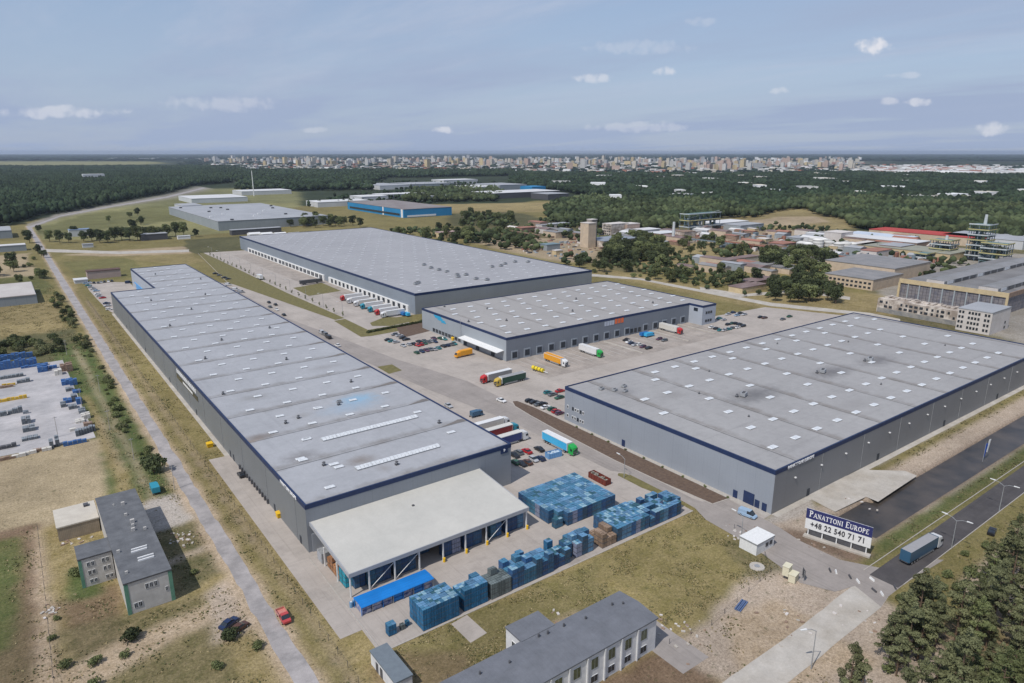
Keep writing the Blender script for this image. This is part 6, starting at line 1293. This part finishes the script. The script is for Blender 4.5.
# ------------------------------------------------------------------ works on the right
M_yb = mat('ochre_frame', (.56, .45, .27), (.46, .37, .23), .3, .8); M_brk = mat('old_brick', (.30, .21, .15), (.20, .14, .11), .5, .9); M_beige = mat('beige_render', (.56, .45, .33), (.46, .37, .28), .25, .9, 7); M_ruin = mat('stained_render', (.60, .54, .48), (.30, .25, .21), .22, .95, 9, lo=.42, hi=.62); M_offw = mat('off_white_render', (.60, .56, .53), (.52, .48, .45), .2, .9, 8)
hx, hy = 505.0, 172.0
HA = thing('factory_hall', 'huge old factory hall with ochre frame and long grey roof monitors', 'factory hall', (507, 158, 0))
MB().box(.3, .2, 0, 190, 66, 11.5).build('wall', mat('hall_glazing', (.13, .13, .16), (.24, .22, .22), .3, .6, 6, lines=[(1, 2.4, .3, .5, 0), (2, 2.2, .25, .4, 0), (0, 6, .4, .3, 0)]), HA)
q = MB(); q.box(-.5, -.5, 11.0, 0.25, 66.6, 14.0); q.box(-.5, -.6, 0, .25, .8, 11.0); q.box(-.5, 65.6, 0, .25, 67, 11.0); q.build('front_frame', M_yb, HA)
MB().box(.25, -.6, 11.0, 190, .15, 14.0).build('side_fascia', M_brk, HA)
for k in range(8): MB().box(-.35, 8 + k * 7.4, 0, .2, 8.8 + k * 7.4, 11).build('pier', M_wgrey, HA)
MB().box(.3, .2, 11.5, 190, 66, 12.6).build('roof', mat('works_roof', (.22, .215, .215), (.16, .155, .155), .06, .85, 8, lines=[(0, 12, .4, .3, 0)]), HA)
for (a, c) in ((7, 18), (39, 50)):
    q = MB(); q.loft([[(3, a, 12.6), (3, c, 12.6), (3, c, 15.2), (3, (a + c) / 2, 16.2), (3, a, 15.2)], [(186, a, 12.6), (186, c, 12.6), (186, c, 15.2), (186, (a + c) / 2, 16.2), (186, a, 15.2)]]); mo = q.build('roof_monitor', mat('monitor_roof', (.25, .25, .26), (.2, .2, .2), .1, .8), HA)
    MB().box(2.7, a - .1, 12.6, 2.99, c + .1, 15.3).build('end_panel', M_offw, mo)
    for k in range(14): MB().box(8 + k * 12.4, a - .2, 12.9, 17 + k * 12.4, a - .01, 15.0).build('glazing', M_dark if k % 4 else M_sky, mo)
RB = thing('ruined_building', 'long derelict pale building with stained walls before the factory hall', 'ruined building', (449.5, 163.5, 0), -.03)
MB().box(0, 0, 0, 14, 48, 8.6).build('wall', M_ruin, RB); q = MB(); q.box(0, 0, 8.6, 14, 48, 8.9)
for k in range(16): q.box(random.uniform(0, 11), random.uniform(0, 45), 8.9, random.uniform(11.5, 14), random.uniform(45.5, 48), 9.0 + .02 * k) if k < 2 else q.box(3 + random.uniform(0, 6), 3 * k - 2, 9.1, 6 + random.uniform(0, 6), 3 * k, 9.9)
q.build('roof', M_ruin, RB)
for k in range(15):
    for z in (3.6, 6.2):
        if random.random() < .8: MB().box(-.15, 1.2 + 3.1 * k, z, -.01, 1.2 + 3.1 * k + random.choice((1.2, 2.0)), z + 1.5).build('window', M_dark, RB)
MB().box(-.12, .2, .1, -.01, 47.5, 3.0).build('lower_band', mat('grey_stain', (.20, .20, .20), (.32, .30, .27), .3, .9), RB)
WB = thing('office_building', 'four storey off-white works office at the corner of the factory hall', 'office building', (441, 143, 0))
MB().box(0, 0, 0, 27, 17.5, 12.6).build('wall', M_offw, WB); MB().box(-.2, -.2, 12.6, 27.2, 17.7, 13.1).build('roof', M_rgrey, WB); MB().box(-.1, 0, 0, 14, 1, .1)
for z in (1.0, 3.9, 6.8, 9.7):
    for k in range(10):
        if k % 5 != 2: MB().box(-.12, 1.0 + 1.65 * k, z + .5, -.01, 2.1 + 1.65 * k, z + 2.0).build('window', M_dark, WB)
for z in (1.0, 3.9): MB().box(20, -.12, z, 22, -.01, z + 1.5).build('window', M_dark, WB)
def wins(t, lx, ly, h):
    for z in np.arange(1.2, h - 1.5, 3.2):
        for y in np.arange(1.5, ly - 2, 3.4): MB().box(-.15, y, z, -.01, y + 2.0, z + 1.5).build('window', M_dark, t)
shed(872, 291, 46, 38, 8, M_beige, mat('works_roof_b', (.20, .20, .205), (.26, .25, .25), .1, .85), 'beige two storey works building with dark flat roof', extra=wins, name='works_building', cat='works building'); shed(893, 283, 62, 58, 11, M_beige, MATS['works_roof_b'], 'taller beige hall behind the two storey works building', extra=None, name='works_building', cat='works building')
shed(841, 275, 24, 16, 5, M_wgrey, mat('teal_roof', (.17, .24, .27), (.15, .21, .24), .1, .8), 'small hut with bluish green roof by the works', name='works_building', cat='works building')
shed(980, 247.5, 40, 122, 9, M_beige, mat('red_roof', (.42, .06, .05), (.36, .05, .04), .05, .8), 'very long hall with a bright red roof', name='works_building', cat='works building')
shed(916, 251, 30, 90, 8, M_brk, M_rwhite, 'brick hall with pale roof left of the red roofed hall', name='works_building', cat='works building'); shed(905, 245, 30, 70, 7, M_brk, mat('pale_blue_roof', (.52, .58, .66), (.45, .5, .58), .05, .7), 'hall with pale blue roof in the works', name='works_building', cat='works building')
shed(949, 262, 40, 90, 7, M_yb, mat('works_roof_c', (.30, .30, .24), (.24, .24, .2), .1, .85), 'low ochre hall below the scaffold towers', name='works_building', cat='works building'); shed(1022, 250, 60, 80, 9, M_wwhite, M_rgrey, 'pale hall at the right edge behind the factory hall', name='works_building', cat='works building')
M_st = [mat('steel_green', (.16, .25, .25), (.10, .17, .18), .5, .7), mat('steel_grey', (.20, .25, .28), (.13, .17, .20), .5, .7), mat('pipe_yellow', (.50, .44, .20), (.42, .38, .18), .5, .7), mat('steel_white', (.55, .58, .58), (.45, .47, .48), .5, .6)]
def scaffold(px, py, w_, d_, h, nf, label, top=0, sil=False):
    x, y = G(px, py); t = thing('process_tower', label, 'process tower', (x, y, 0)); q = MB()
    for i in range(4):
        for j in range(3): q.box(i * w_ / 3 - .25, j * d_ / 2 - .25, 0, i * w_ / 3 + .25, j * d_ / 2 + .25, h)
    q.build('frame', M_st[1], t)
    for k in range(nf): z = (k + 1) * h / nf; MB().box(-.8, -.8, z - .35, w_ + .8, d_ + .8, z).build('platform', M_st[0], t); MB().box(-.9, -.9, z, w_ + .9, -.8, z + 1).box(-.9, -.8, z, -.8, d_ + .8, z + 1).build('railing', M_st[2] if k % 2 else M_st[3], t)
    for k in range(nf * 2):
        za = random.uniform(0, h * .85); MB().tube((0, random.uniform(0, d_), za), (w_, random.uniform(0, d_), za + h / nf), .22, .22, 5).build('brace', M_st[k % 4], t); vz = za; MB().tube((random.uniform(0, w_), -.5, vz), (random.uniform(0, w_), d_ + .5, vz + 1), .35, .35, 6).build('pipe', M_st[(k + 1) % 4], t)
    for k in range(14): vx, vy, r_ = random.uniform(2, w_ - 2), random.uniform(2, d_ - 2), random.uniform(.6, 1.6); z = random.uniform(0, h * .5); MB().tube((vx, vy, z), (vx, vy, z + h * random.uniform(.3, .5)), r_, r_, 10).build('vessel', M_st[k % 4], t)
    if top: MB().tube((w_ * .7, d_ * .5, h), (w_ * .7, d_ * .5, h + top), 1.5, 1.2, 10).build('column', M_st[3], t)
    return t
scaffold(983, 262, 17, 16, 34, 7, 'tall green scaffold process tower with a white column on the right', 9); scaffold(1003, 266, 16, 20, 19, 4, 'lower wide green process tower beside the tall one'); scaffold(948, 259, 18, 18, 17, 4, 'squat process tower with a rounded top left of the tall one', 4); scaffold(925, 262, 40, 10, 7, 2, 'low pipe gantry left of the process towers')
scaffold(688, 234, 62, 14, 24, 3, 'open frame gantry by the smoking stack', 0)
x, y = G(673, 241); SKT = thing('chimney_stack', 'slim pale chimney by the open frame gantry', 'chimney', (x, y, 0)); MB().tube((0, 0, 0), (0, 0, 22), 2.0, 1.4, 12).build('stack', M_st[3], SKT)
# white tanks
k_ = 0
for (px, py, r_, h) in ((801, 252, 5.5, 10), (807, 253, 5, 10), (812, 250, 5.5, 12), (817, 252, 5.5, 13), (823, 251, 5.5, 12), (828, 252, 5, 11), (838, 253, 5.5, 10), (845, 253, 5.5, 11), (851, 253, 5, 10)):
    x, y = G(px, py); t = thing('storage_tank', f'white storage tank in the tank farm, {ORD[k_]} from the left', 'tank', (x, y, 0), 0, 'white storage tanks'); k_ += 1
    MB().tube((0, 0, 0), (0, 0, h), r_, r_, 18).build('body', TW[1], t, smooth=False); MB().tube((0, 0, h), (0, 0, h + 1.6), r_, r_ * .25, 18).build('dome', TW[1], t)
# ruined works centre
shed(588, 248, 11, 13, 26, M_beige, M_offw, 'beige concrete tower of the ruined works', name='tower', cat='tower'); shed(591, 246.8, 8, 8, 29, mat('dark_render', (.20, .18, .165), (.30, .27, .24), .3, .9), M_offw, 'dark stair shaft behind the beige tower', name='tower', cat='tower')
shed(611, 236, 30, 16, 14, M_ruin, M_offw, 'broken multi-storey ruin right of the beige tower', name='ruined_building', cat='ruined building', extra=wins); shed(627, 235, 22, 16, 13, mat('ruin_pink', (.46, .35, .29), (.34, .25, .20), .2, .9), M_offw, 'pinkish ruin block next to the broken one', name='ruined_building', cat='ruined building')
shed(604, 248, 62, 30, 7, M_ruin, mat('slate_blue_roof', (.27, .30, .35), (.22, .25, .29), .05, .8), 'low hall with slate blue roof before the ruins', name='works_building', cat='works building')
for (px, py, lx, ly, h, wm, rm, lab) in ((636, 237, 44, 20, 7, M_wwhite, M_rwhite, 'low white hall right of the ruins'), (660, 240, 36, 20, 7, M_brk, M_wwhite, 'brick hall beside the pale chimney'), (684, 240, 20, 14, 9, M_ruin, M_brk, 'open ruined frame house with dark arches'), (716, 230, 70, 30, 8, M_wwhite, M_rwhite, 'long white hall under the forest edge'), (740, 233, 50, 26, 9, M_wgrey, M_rgrey, 'grey hall right of the long white one'), (522, 233, 24, 14, 6, M_brk, mat('rust_roof', (.34, .16, .12), (.28, .14, .1), .1, .8), 'small hut with rusty roof left of the ruins'),
                                         (542, 229, 50, 14, 5, M_offw, M_rgrey, 'long low shed near the mixed wood'), (440, 238, 34, 12, 6, M_yb, mat('pinkish_roof', (.38, .27, .25), (.33, .23, .21), .1, .8), 'striped ochre house beyond the far warehouse roof'), (547, 251, 18, 12, 6, M_wgrey, MATS['teal_roof'], 'small grey-green shed by the ruins'), (556, 255, 9, 6, 4, M_yb, M_offw, 'tiny ochre hut beside the grey-green shed'),
                                         (742, 294, 30, 12, 4, M_yb, mat('brown_roof', (.17, .12, .115), (.24, .18, .17), .1, .8), 'long low ochre hut with brown roof behind the right warehouse'), (750, 288, 34, 12, 4, M_brk, MATS['brown_roof'], 'long low brick hut behind the ochre one'), (720, 266, 60, 10, 4, M_offw, MATS['brown_roof'], 'long low shed with dark roof on the works land'), (740, 272, 34, 14, 5, M_offw, MATS['works_roof_b'], 'grey roofed cottage right of the long low shed'), (762, 273, 34, 16, 6, M_offw, MATS['works_roof_b'], 'larger grey roofed cottage by the trees'), (781, 273.5, 20, 10, 5, M_twh, MATS['works_roof_b'], 'white fronted cottage before the tree clump'),
                                         (862, 252, 40, 16, 7, M_brk, M_offw, 'brick shed right of the white tanks'), (876, 258, 44, 16, 6, M_offw, MATS['rust_roof'], 'long shed with rusty roof in the works'), (783, 250, 24, 18, 6, M_brk, MATS['rust_roof'], 'rusty shed left of the white tanks'), (840, 244, 26, 20, 12, M_offw, M_offw, 'pale cube building behind the tanks'), (800, 243, 50, 18, 5, M_wgrey, M_rgrey, 'grey shed behind the first tanks'), (870, 243, 60, 14, 5, M_wwhite, M_rwhite, 'thin white shed at the left end of the red roof'), (900, 255, 30, 22, 8, mat('dark_red_wall', (.22, .05, .045), (.17, .04, .04), .2, .8), M_rgrey, 'dark red shed in the works'), (688, 193, 80, 60, 8, M_wwhite, M_rwhite, 'white hall in a clearing of the forest')):
    shed(px, py, lx, ly, h, wm, rm, lab, name='house' if 'cottage' in lab or 'hut' in lab else 'works_building', cat='house' if 'cottage' in lab or 'hut' in lab else 'works building')
# many small works sheds, each its own thing
wl = [('brown', MATS['brown_roof'], M_beige), ('rusty', MATS['rust_roof'], M_beige), ('dark', MATS['works_roof_b'], M_beige), ('rusty', MATS['rust_roof'], M_brk), ('brown', MATS['brown_roof'], M_offw), ('grey', M_rgrey, M_wgrey), ('white', M_rwhite, M_wwhite), ('dark', MATS['works_roof_b'], M_brk), ('ochre', M_offw, M_yb)]
for (poly, n, wh) in ((gp((690, 236), (760, 250), (868, 262), (940, 262), (955, 248), (870, 238), (700, 230)), 52, 'in the packed works before the forest'), (gp((506, 232), (585, 244), (600, 238), (560, 226), (515, 226)), 10, 'left of the beige tower'), (gp((604, 244), (690, 248), (690, 238), (640, 234)), 14, 'behind the dark grove'), (gp((690, 272), (790, 283), (800, 276), (700, 262)), 10, 'on the land behind the middle warehouse')):
    p = np.array(poly); c = 0; done = []
    while c < n:
        x = random.uniform(p[:, 0].min(), p[:, 0].max()); y = random.uniform(p[:, 1].min(), p[:, 1].max())
        if not inside(poly, np.array([x]), np.array([y]))[0] or any(abs(x - a) < 14 and abs(y - b_) < 14 for a, b_ in done): continue
        done.append((x, y)); cn_, rm, wm = random.choice(wl); lx, ly, h = random.uniform(8, 16), random.uniform(10, 32), random.uniform(3, 8)
        t = thing('works_shed', f'small {cn_} roofed shed {wh}', 'shed', (x, y, 0), 0, 'small sheds ' + wh); MB().box(0, 0, 0, lx, ly, h).build('wall', wm, t)
        q = MB(); q.loft([[(-.3, -.3, h), (lx + .3, -.3, h), (lx / 2, -.3, h + (1.6 if c % 2 else .5))], [(-.3, ly + .3, h), (lx + .3, ly + .3, h), (lx / 2, ly + .3, h + (1.6 if c % 2 else .5))]]); q.build('roof', rm, t); c += 1
for k, (px, py, ln) in enumerate(((700, 243, 70), (738, 250, 60), (775, 253, 70), (812, 256, 60), (850, 262, 70), (885, 268, 60), (540, 240, 60), (925, 268, 50))):
    x, y = G(px, py); t = thing('pipe_rack', f'rusty overhead pipe rack in the works, {ORD[k]} in the row', 'pipe rack', (x, y, 0), 0, 'pipe racks in the works'); q = MB()
    for j in range(3): q.tube((0, 0, 5.2 + .5 * j), (0, ln, 5.2 + .5 * j), .3, .3, 6)
    q.build('pipes', [M_brk, M_st[1], MATS['rust_roof']][k % 3], t)
    for j in range(5): MB().box(-.8, j * ln / 4.2, 0, -.5, j * ln / 4.2 + .3, 5.2).box(.5, j * ln / 4.2, 0, .8, j * ln / 4.2 + .3, 5.2).box(-.8, j * ln / 4.2, 4.9, .8, j * ln / 4.2 + .3, 5.2).build('trestle', M_brk, t)
# pipes, debris, racks: things too many and too small to count
q = MB()
for (poly, n, smx, hmx) in ((gp((540, 240), (600, 250), (640, 244), (660, 236), (560, 232)), 90, 7, 3), (gp((690, 243), (790, 256), (870, 262), (880, 244), (800, 238), (700, 230)), 260, 9, 5), (gp((850, 262), (930, 268), (960, 250), (880, 240)), 170, 9, 6), (gp((740, 246), (790, 256), (792, 244), (744, 240)), 80, 10, 4), (gp((505, 250), (580, 262), (600, 250), (520, 240)), 60, 6, 2)):
    p = np.array(poly); c = 0
    while c < n:
        x = random.uniform(p[:, 0].min(), p[:, 0].max()); y = random.uniform(p[:, 1].min(), p[:, 1].max())
        if not inside(poly, np.array([x]), np.array([y]))[0]: continue
        a = random.uniform(1, smx); b_ = random.uniform(.8, smx * .5); h = random.uniform(.5, hmx); q.box(x - a / 2, y - b_ / 2, 0, x + a / 2, y + b_ / 2, h, random.randrange(6), rz=random.choice((0, 0, 1.57, .3))); c += 1
tag(q.build('works_clutter', [M_brk, M_st[1], M_offw, M_dvent, M_wgrey, MATS['rust_roof']]), 'pipes, debris and small plant strewn over the works land', 'clutter', None, 'stuff')

# ------------------------------------------------------------------ goods yard on the left
sheet('paved_yard', [(-60, 278.5), (16.6, 276.8), (15.6, 398), (-60, 392)], .03, M_slab, 'pale grey slab of the goods yard at the left edge')
M_navyg = mat('goods_blue', (.03, .09, .26), (.07, .16, .34), .9, .6); M_grg = mat('goods_grey', (.30, .33, .36), (.16, .18, .20), .8, .8, lines=[(0, .6, .12, .4, 0), (1, .6, .12, .4, 0)]); M_brg = mat('goods_brown', (.20, .13, .095), (.30, .22, .17), .8, .8); M_ylg = mat('goods_yellow', (.62, .40, .04), (.5, .32, .05), .8, .7); M_wht = mat('goods_white', (.62, .6, .56), (.5, .47, .42), .8, .8)
def goods(px, py, lx, ly, h, m, label, group):
    x, y = G(px, py); q = MB(); n = max(1, int(lx / 1.4)); k = max(1, int(ly / 1.4))
    for i in range(n):
        for j in range(k):
            hh = h * random.uniform(.72, 1.0); z = 0
            while z < hh - .1: z2 = min(hh, z + .75); q.box(x + i * lx / n + .06, y + j * ly / k + .06, z, x + (i + 1) * lx / n - .04, y + (j + 1) * ly / k - .04, z2 - .07); z = z2
    o = q.mesh('goods_stack', m); 
    for v in o.vertices: v.co.x -= x; v.co.y -= y
    o2 = link('goods_stack', o, None, (x, y, .03)); tag(o2, label, 'goods stack', group)
gy = 'goods stacks in the left yard'
side = [(61, 372, 3, 4, 3.5, M_brg, 'brown'), (67, 372, 2.6, 3.5, 4, M_brg, 'yellow topped brown'), (55, 376, 3, 4, 2.6, M_wht, 'white topped'), (62, 386, 3.5, 4, 2.4, M_navyg, 'dark blue'), (70, 386, 3, 4, 3, M_navyg, 'tall dark blue'), (75, 384, 1, 2, 2.4, M_grg, 'thin grey'), (66, 392, 3, 3, 1.6, M_grg, 'low grey'), (73, 394, 3, 3, 1.4, M_navyg, 'low blue'), (72, 402, 2.2, 4, 3.4, M_grg, 'tall pale grey'), (64, 404, 3, 3.4, 1.8, M_navyg, 'blue'), (61, 408, 2, 3, 2.0, M_grg, 'grey blue'), (77, 405, 2, 5, 2.6, M_navyg, 'strong blue'), (69, 410, 3, 3, 1.6, M_grg, 'ragged grey'), (79, 414, 2.5, 3, 1.8, M_grg, 'grey'), (82, 420, 3, 3, 2.2, M_wht, 'cream'), (76, 424, 3, 3, 1.2, M_wht, 'low cream'), (84, 427, 3, 2.2, 1.6, M_brg, 'brown mixed'), (70, 432, 2, 1.6, 1.0, M_wht, 'tiny cream')]
for i, (px, py, lx, ly, h, m, nm) in enumerate(side): goods(px, py, lx, ly, h, m, f'{nm} goods stack, {ORD[i]} from the far end along the left yard edge', gy)
for i, k in enumerate(range(7)): goods(76 + k * 2.7, 437 - k * .9, 1.3, 2.4, 2.3, M_grg, f'grey block stack behind the long blue one, {ORD[k]} from the left', gy)
goods(63.5, 447, 7.2, 1.3, 1.7, M_navyg, 'long blue goods stack at the near corner of the left yard', gy)
goods(50, 449, 1.3, 3.2, 3.2, M_grg, 'tall grey mesh stack left of the long blue one', gy); goods(56, 447, 1.3, 3.2, 3.4, M_grg, 'second tall grey mesh stack left of the long blue one', gy)
for i, (px, py, lx, ly, h, m, nm) in enumerate(((-3, 371, 16, 3.2, 4.2, M_navyg, 'long high blue'), (-3, 362, 15, 3, 3, M_navyg, 'second long blue'), (21, 369, 11, 2, 1.2, M_navyg, 'long low blue'), (38, 373, 4, 4, 3, M_navyg, 'square strong blue'), (45, 370, 5, 2, 1.8, M_navyg, 'ragged blue'), (0, 380, 9, 2, 1.6, M_grg, 'grey far'), (17, 384, 5, 2.4, 2.0, M_grg, 'grey mid'), (0, 389, 5, 1.5, 1.2, M_brg, 'brown low'), (2, 387, 5, 1, 1.2, M_ylg, 'short yellow'), (7, 401.5, 7, 1.2, 1.6, M_ylg, 'long yellow'), (-4, 403.5, 4, 1.4, 1.5, M_ylg, 'left yellow'), (0, 417, 2.4, 2, 2.4, M_grg, 'dark grey'), (8, 415, 3, 2, 2, M_grg, 'pale block'), (14, 414, 3, 2.2, 2.6, M_grg, 'taller pale block'), (23, 414.5, 2, 1.2, 1.2, M_grg, 'thin grey'), (22, 425, 3, 4, 2.6, M_grg, 'tall middle grey'), (23, 433, 4, 4, 1.8, M_grg, 'jumbled middle grey'), (22, 442, 5, 3, 1.2, M_grg, 'low jumbled grey'), (-4, 451, 6, 1.6, 1.6, M_dvent, 'dark low'), (-2, 462, 5, 1.4, 1.2, M_brg, 'brown topped'), (12, 459, 4, 1.6, 1.2, M_wht, 'cream low'), (23, 456, 4, 1.6, 1.2, M_wht, 'cream middle'), (33, 453, 4, 1.4, 1.2, M_brg, 'brown right'), (42, 452, 3, 1.6, 1.2, M_wht, 'pale right'))):
    goods(px, py, lx, ly, h, m, f'{nm} goods stack in the open left yard', gy)
# fences, poles
POSTM = MB().box(-.04, -.04, 0, .04, .04, 1).mesh('post', M_dvent)
def fence(pts, label, h=1.8, step=5.0, m=None, mesh=False):
    t = thing('fence', label, 'fence', (pts[0][0], pts[0][1], 0)); q = MB(); ox, oy = pts[0]; q2 = MB(); n = 0
    for a, b_ in zip(pts[:-1], pts[1:]):
        d = math.hypot(b_[0] - a[0], b_[1] - a[1]); k = int(d / step)
        for i in range(k + 1):
            x = a[0] + (b_[0] - a[0]) * i / max(1, k) - ox; y = a[1] + (b_[1] - a[1]) * i / max(1, k) - oy; link('post', POSTM, t, (x, y, 0)).scale = (1, 1, h)
        for z in (h * .5, h - .08): q2.tube((a[0] - ox, a[1] - oy, z), (b_[0] - ox, b_[1] - oy, z), .012, .012, 4)
    q2.build('mesh_rails', M_dvent, t)
fence([(42.6, 108), (42.9, 300), (42.0, 556)], 'thin wire fence running along the old road beside the long warehouse')
fence([(-5.2, 140), (-4.6, 175), (-4.2, 213)], 'old post fence left of the plaster office')
fence([(100, 79.5), (112, 78), (140, 82), (150, 92), (150, 100)], 'low fence round the near edge of the lawn', 1.3)
fence([(50, 99), (64, 97.5), (100, 97.2), (104, 84)], 'fence behind the white office on the lawn', 1.4)
fence([(17, 277), (16, 398)], 'fence along the side of the goods yard'); 
for k, (px, py) in enumerate(((58, 437), (67, 355), (82, 407), (100, 392), (110, 430), (134, 460), (177, 489))): x, y = G(px, py); x = min(x, 31); t = thing('utility_pole', 'thin pole on the old road verge, level with the ' + ('corner of the goods yard', 'far bushes', 'brown goods', 'tall blue goods', 'lower bushes', 'round bush', 'teal van')[k], 'pole', (x, y, 0), 0, 'poles left of the old road'); MB().tube((0, 0, 0), (0, 0, 8), .12, .08, 6).build('pole', M_conc, t); MB().box(-.7, -.06, 7.4, .7, .06, 7.55).build('crossbar', M_vent, t)
for k in range(11): x, y = 166.5, 405 + k * 32; lamp(x, y, 'slim lamp post on the far dock yard edge', 9, HY, (1,), 'lamp posts along the far dock yard')
q = MB()
for (cx_, cy_, r_, n) in ((150, 96, 6, 20), (160, 82, 5, 10), (104, 80, 7, 22), (84, 97.5, 4, 26), (-4, 170, 2, 22), (2, 200, 3, 12), (26, 185, 4, 30), (192, 90, 6, 12), (140, 60, 6, 14), (128, 68, 5, 14)):
    for k in range(n): x = random.gauss(cx_, r_ * .5); y = random.gauss(cy_, r_ * .5); a = random.uniform(.12, .5); q.box(x - a, y - a * .6, 0, x + a, y + a * .6, a * .5, random.randrange(3), rz=random.random() * 3)
tag(q.build('rubble', [M_conc, M_offw, M_brk]), 'loose rubble and litter scattered on the bare ground', 'rubble', None, 'stuff')

# tufts and weeds on the rough ground
def tufts(n, zones, size, m, label):
    X = []; Y = []
    tot = sum((x1 - x0) * (y1 - y0) for x0, y0, x1, y1 in zones)
    for (x0, y0, x1, y1) in zones:
        k = int(n * (x1 - x0) * (y1 - y0) / tot * 3); a = rng.uniform(x0, x1, k); b_ = rng.uniform(y0, y1, k); d = fbm(a, b_, 5) * .6 + fbm(a + 40, b_, 1.6) * .4; keep = d > np.quantile(d, .667)
        for pl in NOTUFT: keep &= ~inside(pl, a, b_)
        X.append(a[keep]); Y.append(b_[keep])
    X = np.concatenate(X); Y = np.concatenate(Y); n = len(X); P_ = np.stack([X, Y, np.full(n, .08)], 1)
    nr = rng.normal(size=(n, 3)); nr[:, 2] = abs(nr[:, 2]) + .3; nr /= np.linalg.norm(nr, axis=1)[:, None]; t1 = np.cross(nr, rng.normal(size=(n, 3))); t1 /= np.linalg.norm(t1, axis=1)[:, None]; t2 = np.cross(nr, t1); s_ = size * rng.uniform(.4, 1.3, (n, 1))
    V = np.stack([P_ + t1 * s_, P_ + t2 * s_ * .8, P_ - t1 * s_ + nr * s_ * .6, P_ - t2 * s_ * .7], 1).reshape(-1, 3); me = bpy.data.meshes.new('weeds'); me.vertices.add(4 * n); me.vertices.foreach_set('co', V.astype(np.float32).ravel()); me.loops.add(4 * n); me.loops.foreach_set('vertex_index', np.arange(4 * n, dtype=np.int32)); me.polygons.add(n); me.polygons.foreach_set('loop_start', np.arange(0, 4 * n, 4, dtype=np.int32)); me.update(calc_edges=True); me.materials.append(m)
    o = bpy.data.objects.new('weeds', me); col.objects.link(o); tag(o, label, 'weeds', None, 'stuff')
NOTUFT = [gp((800, 490), (866, 470), (905, 471), (917, 476), (878, 502), (866, 497), (835, 512), (812, 500)), gp((451, 624), (467, 615), (487, 633), (470.5, 643)), rect(95.5, 72, 103.5, 91.5), gp((855, 584), (888, 597), (881, 607), (845, 636), (790, 682), (740, 720), (650, 760), (660, 725), (722, 683), (800, 627)), junction, rect(31.8, 90, 37.2, 1000), rect(44, 80, 96.6, 96), rect(46, 100, 51, 112), rect(143, 88, 151, 94), [(156.5, 90), (160, 72), (168.5, 70.5), (167, 84), (161, 92)]]
ZL = [(-12, 110, 31, 156), (20, 160, 31, 192), (-12, 160, -5, 215), (17, 205, 31, 440), (37.2, 105, 44.5, 500), (44, 234, 49.5, 500), (-14, 400, 28, 640), (-8, 160, 9, 175)]
ZR = [(160, 24, 420, 58), (176, 68.8, 420, 73), (185, 91.5, 400, 96), (98, 40, 118, 78), (120, 20, 158, 50), (136, 80, 149, 97)]
ZC = [(46, 97.5, 149, 112.8), (104, 82, 143, 98), (84, 93, 100, 98)]
tufts(9000, ZL, .26, leafmat('weed_green', (.13, .135, .06), (.095, .10, .045)), 'low green weeds over the plots by the old road'); tufts(9000, ZL, .24, leafmat('weed_straw', (.34, .28, .16), (.24, .19, .10)), 'dry straw coloured tufts over the plots by the old road')
tufts(6000, ZR, .26, MATS['weed_green'], 'low green weeds along the basin and the black road'); tufts(6000, ZR, .28, MATS['weed_straw'], 'dry tufts along the basin and the black road')
tufts(4000, ZC, .17, MATS['weed_straw'], 'dry tufts in the front lawn'); tufts(4000, ZC, .17, MATS['weed_green'], 'green tufts in the front lawn')

# ------------------------------------------------------------------ air
if True:
    HZ = MB().box(-8500, -2900, -3.0, 41500, 41500, 130).build('haze', None if False else mat('haze_air', (.5, .5, .5)))
    hm = bpy.data.materials.new('haze_air_volume'); hm.use_nodes = True; t = hm.node_tree; t.nodes.clear(); o_ = t.nodes.new('ShaderNodeOutputMaterial'); v_ = t.nodes.new('ShaderNodeVolumePrincipled')
    v_.inputs['Color'].default_value = (.70, .80, .95, 1); v_.inputs['Density'].default_value = 0.5 / 13000; v_.inputs['Anisotropy'].default_value = .2
    t.links.new(v_.outputs[0], o_.inputs['Volume']); HZ.data.materials.clear(); HZ.data.materials.append(hm); tag(HZ, 'pale bluish summer haze over the whole plain', 'haze', None, 'stuff')

# ------------------------------------------------------------------ labels: tell look-alikes apart by counting from the left
def ordinal(n):
    small = ['zeroth', 'first', 'second', 'third', 'fourth', 'fifth', 'sixth', 'seventh', 'eighth', 'ninth', 'tenth', 'eleventh', 'twelfth', 'thirteenth', 'fourteenth', 'fifteenth', 'sixteenth', 'seventeenth', 'eighteenth', 'nineteenth']
    tens = {2: 'twent', 3: 'thirt', 4: 'fort', 5: 'fift', 6: 'sixt', 7: 'sevent', 8: 'eight', 9: 'ninet'}
    if n < 20: return small[n]
    return tens[n // 10] + ('ieth' if n % 10 == 0 else 'y-' + small[n % 10])
groups = {}
for o in col.objects:
    if o.parent is None and 'label' in o.keys() and o.get('group'): groups.setdefault((o['group'], o['label']), []).append(o)
for (g_, lb), obs in groups.items():
    if 2 <= len(obs) <= 99:
        def side_of(o):
            x, y = o.location.x, o.location.y; return (x * math.cos(YAW) - y * math.sin(YAW)) / max(1, x * math.sin(YAW) + y * math.cos(YAW))
        for i, o in enumerate(sorted(obs, key=side_of)):
            if len((lb).split()) <= 12: o['label'] = lb + f', {ordinal(i + 1)} from the left'
for o in col.objects:
    if 'label' in o.keys() and len(o['label'].split()) > 16: print('LONG', o['label'])
